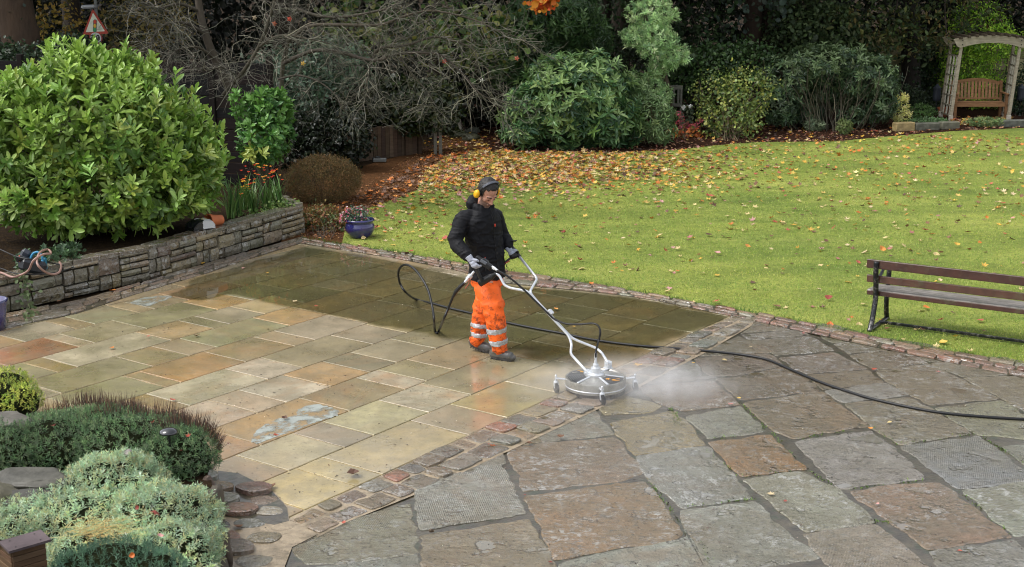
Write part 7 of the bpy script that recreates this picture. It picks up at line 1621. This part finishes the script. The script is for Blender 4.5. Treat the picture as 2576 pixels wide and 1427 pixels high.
HA = [at(1243, 688, 13.0), at(1256, 693, 12.98), at(1269, 718, 12.93), at(1284, 725, 12.9), at(1328, 733, 12.84), at(1345, 752, 12.82), at(1431, 845, 12.64), at(1438, 866, 12.6), at(1435, 890, 12.5), at(1474, 938, bL.y)]
HB = [at(1303, 641, 13.45), at(1348, 697, 13.2), at(1350, 704, 13.17), at(1334, 732, 12.92), at(1336, 740, 12.89), at(1350, 757, 12.85), at(1438, 850, 12.68), at(1454, 858, 12.66), at(1500, 876, 12.62), at(1514, 888, 12.58), at(1531, 914, bR.y)]
HA[-1] = bL + UZ * .012; HB[-1] = bR + UZ * .012
hd = bpy.data.objects.new('handle', None); COL.objects.link(hd); hd.parent = sc_; hd.location = HA[5] - sc_.location
for hpts in (HA, HB):
    m = MB(); m.tube(seg_pts(hpts, .05), .0135, 12); m.build('tube', M_alu, hd, smooth=True)
m = MB(); c = at(1341, 748, 12.83); m.beam(at(1338, 742, 12.85), at(1352, 758, 12.83), .04, .035, bev=.008); 
m2 = MB(); m2.beam(at(1380, 783, 12.75) + Vector((0, -.02, .02)), at(1391, 795, 12.73) + Vector((0, -.02, .02)), .05, .035, bev=.01); m2.build('hose_clip', M_alu, hd)
# grips
gA0, gA1 = at(1246, 690, 12.985), at(1207, 713, 13.04); m = MB(); m.tube([gA0 + (gA1 - gA0) * (-.05), gA0.lerp(gA1, .15), gA0.lerp(gA1, .3), gA1], [.02, .026, .036, .038], 16); m.build('grip_guard', M_black, hd)
# spray gun held in his right hand
gun = bpy.data.objects.new('spray_gun', None); COL.objects.link(gun); gun.parent = sc_; gun.location = at(1215, 675, 12.95) - sc_.location
m = MB(); ga, gb = at(1197, 647, 12.96), at(1238, 676, 12.9); m.beam(ga, gb, .05, .06, bev=.014); gm = (ga + gb) / 2; m.beam(at(1212, 655, 12.95) + UZ * .012, at(1228, 668, 12.93) + UZ * .012, .055, .05, bev=.012); m.build('gun_body', M_black, gun)
m = MB(); m.beam(at(1209, 655, 12.915), at(1224, 664, 12.9), .02, .03, bev=.004); m.build('cover_plate', mat('grey_plastic', lin('5c6068'), .45, tint=False), gun)
m = MB(); m.tube([at(1203, 655, 12.97), at(1199, 678, 12.98), at(1212, 706, 13.0)], [.02, .018, .02], 10); m.build('trigger_guard', M_black, gun)
m = MB(); m.tube([at(1236, 670, 12.9), at(1252, 681, 12.86)], [.013, .012], 12); m.tube([at(1240, 673, 12.89), at(1246, 677, 12.875)], .017, 6); m.build('coupling', M_alu, gun)
m = MB(); v0, v1 = at(1193, 683, 12.98), at(1168, 712, 12.99); m.tube([v0, v0.lerp(v1, .3), v0.lerp(v1, .32), v0.lerp(v1, .7), v0.lerp(v1, .72), v1], [.013, .013, .026, .024, .014, .016], 10); m.build('ball_valve', M_alu, gun)
m = MB(); m.tube([at(1180, 700, 12.96), at(1180, 713, 12.95), at(1170, 726, 12.95)], [.006, .005, .006], 8, lin('a0503c')); m.build('valve_lever', M_plain, gun)
# left control grip with its red lever
m = MB(); l0 = HB[0]; l1 = at(1283, 655, 13.42); m.tube([l0 + (HB[1] - l0) * .1, l0, l0 + (l0 - HB[1]) * .45], .02, 12); m.build('grip_guard', M_black, hd)
m = MB(); m.beam(at(1286, 648, 13.42), at(1268, 662, 13.4), .018, .02, lin('2a2624'), .004); m.beam(at(1282, 656, 13.41), at(1269, 664, 13.39), .01, .012, lin('b84a3a'), .003); m.build('brake_lever', M_plain, hd)
# gloves
glove(at(1183, 652, 12.96), at(1204, 680, 12.93) - at(1183, 652, 12.96), Vector((.75, .5, .15)), Vector((.3, -.3, .6)), None, 'a9adba', None, None, .62)
glove(at(1281, 628, 13.43), at(1294, 648, 13.42) - at(1281, 628, 13.43), Vector((.25, .95, 0)), Vector((1, 0, .5)), None, '98a0ae', '141416', None, 1.0)
# lance hose clipped along the handle
lh = [at(1250, 680, 12.86), at(1275, 694, 12.82), at(1310, 722, 12.79), at(1345, 756, 12.77), at(1380, 790, 12.70), at(1395, 803, 12.68), at(1425, 815, 12.62), at(1460, 816, 12.56), at(1490, 814, 12.5), at(1505, 820, 12.46), at(1510, 838, 12.43), at(1504, 865, 12.4), CC + UZ * .42, CC + UZ * .36]
m = MB(); m.tube(cat_rom(lh, 7), .0095, 10, lin('121215')); m.build('lance_hose', M_rubber, sc_, smooth=True)
m = MB(); m.tube([CC + UZ * .35, CC + UZ * .40], .013, 10); m.build('coupling', M_alu, sc_)
# --- supply hose
def gr(x, y, z=.045): return G(x, y, z)
sh_ = [at(1168, 712, 12.99), at(1157, 722, 13.0), at(1144, 738, 13.02), at(1128, 775, 13.08), at(1115, 806, 13.12), gr(1104, 832), gr(1099, 838), gr(1094, 832) , at(1092, 808, 13.6), at(1088, 775, 13.75), at(1077, 730, 13.9), at(1058, 696, 14.05), at(1040, 675, 14.2), at(1021, 666, 14.35), at(1007, 673, 14.5), at(1002, 690, 14.6), at(1007, 715, 14.7), at(1022, 737, 14.7), gr(1046, 753), gr(1090, 764), gr(1130, 775), gr(1193, 790), gr(1273, 811), gr(1345, 826), gr(1410, 838), gr(1493, 855), gr(1600, 869), gr(1717, 878), gr(1800, 885), gr(1870, 893), gr(1930, 905), gr(1985, 928), gr(2060, 960), gr(2130, 984), gr(2200, 1005), gr(2300, 1027), gr(2380, 1040), gr(2480, 1049), gr(2576, 1055), gr(2680, 1058)]
hose('pressure_hose', 'long black high-pressure hose looping across the wet paving', sh_, .0125, '121316', n=8)
m = MB(); c = [at(1170, 710, 12.99), at(1157, 722, 13.0), at(1146, 735, 13.02), at(1141, 745, 13.03)]; m.tube(c, [.017, .02, .019, .014], 10, lin('101012')); o = m.build('strain_relief', M_rubber, bpy.data.objects['pressure_hose'])
# ================================================================= FALLEN LEAVES
def maple(nl=5, jag=.5):
    pts = []; n = nl * 2 + 1
    for i in range(n):
        a = math.pi * (-.5 + .06) + (2 * math.pi - .12 * math.pi) * i / (n - 1); r = (1 if i % 2 == 1 else jag) * (1.1 if i == nl else .95)
        pts.append((r * math.cos(a) * .55, .5 + r * math.sin(a) * .52))
    V = [(0, .42, .0)] + [(x, y, .10 * (abs(x) * 2) ** 2 + .05 * math.sin(7 * x + 3 * y)) for x, y in pts] + [(0, -.02, 0)]
    k = len(pts); fs = [(0, 1 + i, 2 + i) for i in range(k - 1)] + [(0, k, k + 1), (0, k + 1, 1)]
    return np.array(V), fs
ML = maple(); OV = (LEAF_B[0] * [1, 1, 1.2] + [0, 0, .02], LEAF_B[1])
def curl(T, s): V = T[0].copy(); V[:, 2] += s * ((V[:, 1] - .5) ** 2) + s * .8 * V[:, 0] ** 2; return V, T[1]
TM = [curl(ML, .3), curl(ML, .8), curl(OV, .6), curl(ML, -.5), curl(OV, 1.1), curl(ML, 1.3)]
LC = {'yellow': ['c8a040', 'c09434', 'd0b050', 'b89c54'], 'pale yellow': ['ccb880', 'bca874', 'c8b48c'], 'orange': ['c87830', 'c06828', 'd08a40'], 'brown': ['6a4a34', '5a3e2e', '7c5a40'], 'russet red': ['a04a34', 'b05a48', '8a3c30'], 'pinkish': ['b07c74', 'a86c64', 'c0908a']}
lawn_in = lawn_poly
def dens(px, py):
    """how thickly leaves lie at a place of the lawn, seen in the photograph"""
    d = .07 * math.exp(-((py - 420) / 150) ** 2) + .03
    d *= (.45 if px > 1750 and py < 430 else 1)
    d += 2.2 * math.exp(-((px - 1290) / 260) ** 2 - ((py - 415) / 52) ** 2) + 1.1 * math.exp(-((px - 1120) / 110) ** 2 - ((py - 430) / 60) ** 2) + .55 * math.exp(-((px - 1600) / 260) ** 2 - ((py - 420) / 45) ** 2) + .1 * math.exp(-((px - 2050) / 350) ** 2 - ((py - 375) / 40) ** 2) + .1 * math.exp(-((px - 2450) / 250) ** 2 - ((py - 360) / 40) ** 2)
    d += .3 * math.exp(-((px - 980) / 90) ** 2 - ((py - 560) / 60) ** 2)
    return d
LV = []; random.seed(44)
while len(LV) < 7200:
    px, py = random.uniform(850, 2620), random.uniform(338, 905)
    g = G(px, py, .02)
    area = g.y ** 3 / 30 ** 3       # equal chance per square metre on the ground
    if random.random() > dens(px, py) * area / 1.2: continue
    if not inside((g.x, g.y), lawn_in): continue
    LV.append((g.x, g.y, .038, py))
for k in range(900):     # woodland floor and path
    px, py = random.gauss(1180, 60), random.uniform(330, 400)
    if random.random() < .5: px, py = random.uniform(1600, 2560), random.uniform(320, 362)
    g = G(px, py, .0); 
    if px < 1560 or not inside((g.x, g.y), lawn_in): LV.append((g.x, g.y, .02, py))
for k in range(1500):
    px, py = random.uniform(850, 1200), random.uniform(385, 540); g = G(px, py)
    if not inside((g.x, g.y), lawn_in) and py > 560 - (px - 780) * .55: LV.append((g.x, g.y, .02, -py))
for k in range(420): 
    px, py = random.uniform(2390, 2545), random.uniform(296, 318); g = G(px, py); LV.append((g.x, g.y, .02, py))
LV.sort(key=lambda q: q[0] ** 2 + q[1] ** 2)
def leafcol(py, n=None):
    if py < 0: return 'brown' if random.random() < .6 else 'orange'
    w = (.3, .2, .16, .22, .07, .05) if py < 480 else (.17, .28, .12, .22, .1, .11)
    return random.choices(list(LC), w)[0]
meshes = {}
def leaf_obj(name, loc, colname, size, where, group, t=None, tilt=.25):
    key = (colname, random.randint(0, 2), t if t is not None else random.randint(0, 5))
    if key not in meshes:
        c = np.array([lin(LC[colname][key[1]])])
        meshes[key] = stamp('fallen_leaf', M_litter, TM[key[2]], np.zeros((1, 3)), np.array([[0, 1.0, 0]]), np.array([[0, 0, 1.0]]), np.array([1.0]), np.array([1.0]), c, link_it=False)
    o = bpy.data.objects.new(name, meshes[key]); COL.objects.link(o); o.location = loc; o.rotation_euler = (random.gauss(0, tilt), random.gauss(0, tilt), random.random() * 6.28); o.scale = (size, size, size)
    return tag(o, f'{colname} fallen leaf lying on the {where}', 'leaf', group)
NEAR = 255
for (x, y, z, py) in LV[:NEAR]: leaf_obj('fallen_leaf', (x, y, z), leafcol(py), random.uniform(.055, .105), 'lawn', 'fallen leaves scattered over the lawn')
R_ = LV[NEAR:]; n = len(R_); Pp = np.array([r[:3] for r in R_]); 
TT = [lin(random.choice(LC[leafcol(r[3])])) for r in R_]; tl_ = np.array(TT) * (1 + .12 * rng.normal(size=(n, 1)))
dd = rng.normal(size=(n, 3)); dd[:, 2] *= .22; nn_ = np.tile([0, 0, 1.0], (n, 1)) + .3 * rng.normal(size=(n, 3)); half = n // 2; order = rng.permutation(n)
ls = rng.uniform(.055, .125, n); 
lit = []
for sel, T in ((order[:half], TM[0]), (order[half:], TM[1])):
    o = stamp('leaf_litter', M_litter, T, Pp[sel], dd[sel], nn_[sel], ls[sel], ls[sel] * .95, np.clip(tl_[sel], .01, 1), link_it=False); lit.append(o)
bm = bmesh.new(); bm.from_mesh(lit[0]); bm.from_mesh(lit[1]); me = bpy.data.meshes.new('leaf_litter'); bm.to_mesh(me); bm.free(); me.materials.append(M_litter); o = link('leaf_litter', me); tag(o, 'thick scatter of yellow and brown leaves over the far lawn', 'leaf litter', kind='stuff')
# leaves on the paving, where the photograph has them
PVL = [(1608, 914, 'yellow', .1, 0), (1524, 987, 'pinkish', .05, 0), (516, 660, 'yellow', .05, 2), (292, 731, 'orange', .08, 2), (432, 1008, 'russet red', .05, 2), (422, 1047, 'yellow', .03, 2), (800, 770, 'russet red', .04, 2), (742, 756, 'pale yellow', .06, 1), (676, 687, 'yellow', .04, 2), (612, 672, 'pinkish', .05, 0),
       (285, 876, 'orange', .05, 2), (368, 846, 'russet red', .035, 2), (1394, 776, 'orange', .05, 4), (1442, 820, 'yellow', .035, 2), (1748, 912, 'yellow', .035, 2), (1815, 905, 'pale yellow', .05, 2), (1854, 1000, 'yellow', .035, 2), (1836, 1019, 'pinkish', .05, 2), (2018, 839, 'pinkish', .035, 2), (1888, 873, 'pale yellow', .04, 2), (2366, 936, 'pinkish', .05, 0), (2205, 927, 'russet red', .05, 2),
       (2245, 1062, 'pale yellow', .04, 2), (1930, 1238, 'pale yellow', .06, 0), (1981, 1260, 'russet red', .025, 2), (2212, 1268, 'pinkish', .025, 2), (2408, 1385, 'russet red', .03, 2), (1316, 1243, 'russet red', .02, 2), (1378, 1413, 'russet red', .03, 2), (490, 846, 'brown', .06, 4), (410, 1055, 'yellow', .02, 2), (155, 757, 'brown', .05, 2), (1120, 1178, 'russet red', .04, 2), (1406, 1097, 'brown', .06, 4), (1340, 1117, 'brown', .05, 4), (873, 1197, 'brown', .09, 4), (700, 1096, 'russet red', .04, 4),
       (570, 1345, 'russet red', .03, 2), (600, 1330, 'brown', .06, 4), (690, 1226, 'brown', .06, 4), (720, 1048, 'brown', .05, 4), (865, 1310, 'russet red', .03, 2), (2190, 1080, 'orange', .04, 2)]
for x, y, c, s, t in PVL:
    g = G(x, y, .05); leaf_obj('fallen_leaf', (g.x, g.y, .045), c, s * 1.15, 'wet paving', 'fallen leaves on the wet paving', t, .12)
for x, y, z, c, s in [(465, 1100, .66, 'russet red', .045), (382, 1065, .64, 'russet red', .04), (142, 1070, .64, 'russet red', .04), (380, 1290, .66, 'russet red', .07), (344, 1272, .66, 'russet red', .03), (340, 1150, .66, 'pinkish', .05), (325, 1400, .66, 'orange', .035), (402, 1345, .64, 'pinkish', .04), (250, 1145, .64, 'russet red', .04), (455, 1135, .64, 'russet red', .035)]:
    g = G(x, y, z); leaf_obj('fallen_leaf', tuple(g), c, s, 'cushion plants of the rockery', 'fallen leaves on the rockery plants', None, .5)
# small debris on the paving: twigs, grit, petals
P = []; random.seed(77)
for k in range(26):
    c = random.choice([(750, 1060), (905, 965), (1010, 1005), (1120, 985), (640, 995), (560, 1010), (760, 1085), (1300, 960), (240, 830), (430, 830), (690, 900), (930, 880), (1200, 1080), (950, 1190), (1560, 1040), (1330, 790), (830, 790), (1000, 770), (1500, 800)])
    for j in range(12): P.append(tuple(G(c[0] + random.gauss(0, 45), c[1] + random.gauss(0, 14) + 0, .034)))
for k in range(2200):
    px, py = random.uniform(0, 2576), random.uniform(640, 1427); g = G(px, py, .034)
    if inside((g.x, g.y), PATIO) or inside((g.x, g.y), OLD): P.append(tuple(g))
P = np.array(P); n = len(P); dd = rng.normal(size=(n, 3)); dd[:, 2] *= .15
o = stamp('debris', M_litter, DIAM, P, dd, np.tile([0, 0, 1.0], (n, 1)), rng.uniform(.006, .05, n) * rng.uniform(.25, 1, n), rng.uniform(.004, .012, n), pal(['2a2018', '3a2c20', '4a3426', '8a7c64', 'd8d0b8', '5a2a28', '1e1a14'], n, .2, [.25, .2, .2, .1, .08, .07, .1])); tag(o, 'small twigs, grit and plant bits strewn over the paving', 'debris', kind='stuff')
# litter of needles over the chipping path
P = []
for k in range(9000):
    px, py = random.uniform(740, 1200), random.uniform(375, 600); g = G(px, py, .012)
    if not inside((g.x, g.y), lawn_in) and py > 600 - (px - 700) * .62: P.append(tuple(g))
P = np.array(P); n = len(P); dd = rng.normal(size=(n, 3)); dd[:, 2] *= .3
o = stamp('bark_litter', M_litter, DIAM, P, dd, np.tile([0, 0, 1.0], (n, 1)) + .4 * rng.normal(size=(n, 3)), rng.uniform(.03, .09, n), rng.uniform(.008, .03, n), pal(['a87448', '8a5a38', 'b88858', '6a4630', '5a3a28', '96683c'], n, .2)); tag(o, 'orange-brown needles and chippings on the path', 'bark litter', kind='stuff')
# litter under the shrubs
P = np.array([tuple(G(random.uniform(1240, 2600), random.uniform(310, 392), .015)) for k in range(5200)]); P = P[[not inside((q[0], q[1]), lawn_in) for q in P]]; n = len(P); dd = rng.normal(size=(n, 3)); dd[:, 2] *= .3
o = stamp('bed_litter', M_litter, OV, P, dd, np.tile([0, 0, 1.0], (n, 1)) + .4 * rng.normal(size=(n, 3)), rng.uniform(.04, .1, n), rng.uniform(.03, .06, n), pal(['6a4434', '7c5040', '4a3026', '8a6048', 'a07858', '3a2820'], n, .2)); tag(o, 'brown leaves lying on the soil of the bed', 'leaf litter', kind='stuff')
# ================================================================= GRASS BLADES
P = []; S_ = []; random.seed(2); lx = [p[0] for p in lawn_in]; ly = [p[1] for p in lawn_in]
gx_ = []; tries = 0
pxs = rng.uniform(840, 2640, 130000); pys = 330 + 600 * rng.random(130000) ** .8
u_ = (713.5 - pys) / F_PX; dz = -_s + _c * u_; t_ = (.02 - CAM_H) / dz; X = (pxs - 1288) / F_PX * t_; Y = (_c + _s * u_) * t_
def inside_np(X, Y, poly):
    c = np.zeros(len(X), bool); n = len(poly)
    for i in range(n):
        a, b = poly[i], poly[i - 1]
        with np.errstate(divide='ignore', invalid='ignore'): c ^= ((a[1] > Y) != (b[1] > Y)) & (X < (b[0] - a[0]) * (Y - a[1]) / (b[1] - a[1]) + a[0])
    return c
k = inside_np(X, Y, lawn_in); X, Y = X[k], Y[k]; n = len(X)
sc = np.clip(Y / 16, 1, 2.2); dd = np.stack([rng.normal(size=n) * .55, rng.normal(size=n) * .55, np.ones(n)], 1)
T = pal(['86a442', '7a9a3a', '98b04c', 'aaba5e', 'b8c074', '708e36'], n, .08)
nz_ = np.array([noise.noise(Vector((x * .5, y * 1.6, 3))) for x, y in zip(X, Y)]); T *= (1 + .3 * nz_)[:, None]; T[:, 0] *= 1 + .3 * nz_
o = stamp('grass', M_leafm, BLADE, np.stack([X, Y, np.full(n, .018)], 1), dd, rand_unit(n), rng.uniform(.018, .04, n) * sc ** .3, rng.uniform(.004, .008, n) * sc, np.clip(T, .01, 1)); tag(o, 'short green and yellowish lawn grass', 'grass', kind='stuff')
# ragged grass edge hanging over the setts, weeds in the joints
E_ = []; 
for a, b in zip(LO[:-1], LO[1:]):
    L_ = math.dist(a, b)
    for k in range(int(L_ * 170)): t = random.random(); E_.append((a[0] + (b[0] - a[0]) * t + random.gauss(0, .015), a[1] + (b[1] - a[1]) * t + abs(random.gauss(.03, .05)), .02))
E_ = np.array(E_); n = len(E_); dd = np.stack([rng.normal(size=n) * .6, rng.normal(size=n) * .5 - .35, np.ones(n)], 1)
o = stamp('grass', M_leafm, BLADE, E_, dd, rand_unit(n), rng.uniform(.03, .075, n), rng.uniform(.005, .008, n), pal(['4f7a34', '5c8438', '6a8f44', '44682e'], n, .15)); tag(o, 'longer ragged grass along the stone edging', 'grass', kind='stuff')
W_ = []
JT_ = [(P_R(150, 530), P_R(420, 740), 60), (P_R(440, 190), P_R(620, 380), 60), (P_R(680, 420), P_R(930, 690), 50), (P_R(850, 460), P_R(1240, 400), 40), (P_R(1420, 370), P_R(1640, 510), 70), (P_R(0, 975), P_R(540, 912), 90), (P_R(940, 700), P_R(1180, 840), 50), (P_R(1620, 500), P_R(2200, 425), 90), (P_R(1450, 1080), P_R(1560, 1090), 40), (P_R(1250, 840), P_R(1820, 770), 60), (P_R(2080, 850), P_R(2500, 1200), 50), (P_M(2480, 230), P_M(2560, 330), 120), (P_R(100, 1200), P_R(240, 1400), 60), (P_R(440, 745), P_R(860, 700), 50), (P_R(2250, 440), P_R(2576, 640), 80), (P_M(2310, 760), P_M(2560, 1100), 70), (P_R(200, 455), P_R(430, 435), 50)]
for a, b, k in JT_:
    for j in range(k): t = random.random(); g = G(a[0] + (b[0] - a[0]) * t + random.gauss(0, 2.5), a[1] + (b[1] - a[1]) * t + random.gauss(0, 1.5), .02); W_.append(tuple(g))
W_ = np.array(W_); n = len(W_); dd = rng.normal(size=(n, 3)); dd[:, 2] = .7
o = stamp('moss', M_leafm, DIAM, W_, dd, rand_unit(n), rng.uniform(.01, .035, n), rng.uniform(.006, .012, n), pal(['5a7a30', '6a8a3c', '4a5c2c', '7a9648', '3a3a24'], n, .2)); tag(o, 'moss and small weeds growing in the flagstone joints', 'moss', kind='stuff')
# snail
g = G(*P_M(676, 1162), .034); m = MB(); m.ball(g + UZ * .014, (.016, .014, .014), 12, tint=lin('4a3c2c')); m.ball(g + Vector((.012, 0, .01)), (.01, .009, .009), 8, tint=lin('5c4a34')); tag(m.build('snail_shell', M_plain, smooth=True), 'small brown snail shell on the pale flagstone joint', 'shell')
# ================================================================= SPRAY MIST ROUND THE CLEANER
def mist():
    bm = bmesh.new(); bmesh.ops.create_icosphere(bm, subdivisions=3, radius=1); c = CC + Vector((.32, .02, .035)); 
    for v in bm.verts: v.co = Vector((v.co.x * 1.4, v.co.y * .8, max(-.0, v.co.z) * .34))
    me = bpy.data.meshes.new('spray_mist'); bm.to_mesh(me); bm.free(); o = bpy.data.objects.new('spray_mist', me); COL.objects.link(o); o.location = (c.x, c.y, .043)
    m = bpy.data.materials.new('mist'); m.use_nodes = True; nt = m.node_tree; N = nt.nodes; L = nt.links; N.clear(); out = N.new('ShaderNodeOutputMaterial'); v = N.new('ShaderNodeVolumePrincipled'); L.new(v.outputs[0], out.inputs['Volume'])
    v.inputs['Color'].default_value = (.99, .99, 1, 1); v.inputs['Anisotropy'].default_value = .2
    tc = N.new('ShaderNodeTexCoord'); mp_ = N.new('ShaderNodeMapping'); mp_.inputs['Scale'].default_value = (1 / 1.4, 1 / .8, 1 / .34); L.new(tc.outputs['Object'], mp_.inputs[0]); ln = N.new('ShaderNodeVectorMath'); ln.operation = 'LENGTH'; L.new(mp_.outputs[0], ln.inputs[0])
    fr_ = N.new('ShaderNodeMapRange'); L.new(ln.outputs['Value'], fr_.inputs[0]); fr_.inputs[1].default_value = .1; fr_.inputs[2].default_value = 1.0; fr_.inputs[3].default_value = 1; fr_.inputs[4].default_value = 0
    sq = N.new('ShaderNodeMath'); sq.operation = 'POWER'; L.new(fr_.outputs[0], sq.inputs[0]); sq.inputs[1].default_value = 1.6
    nz = N.new('ShaderNodeTexNoise'); nz.inputs['Scale'].default_value = 4.5; nz.inputs['Detail'].default_value = 4; nz.inputs['Distortion'].default_value = .8; L.new(tc.outputs['Object'], nz.inputs['Vector'])
    nr = N.new('ShaderNodeMapRange'); L.new(nz.outputs[0], nr.inputs[0]); nr.inputs[1].default_value = .30; nr.inputs[2].default_value = .68
    mu = N.new('ShaderNodeMath'); mu.operation = 'MULTIPLY'; L.new(sq.outputs[0], mu.inputs[0]); L.new(nr.outputs[0], mu.inputs[1]); m2_ = N.new('ShaderNodeMath'); m2_.operation = 'MULTIPLY'; L.new(mu.outputs[0], m2_.inputs[0]); m2_.inputs[1].default_value = 5.5; L.new(m2_.outputs[0], v.inputs['Density'])
    o.data.materials.append(m); tag(o, 'white water mist blowing out around the floor cleaner', 'spray', kind='stuff')
mist()
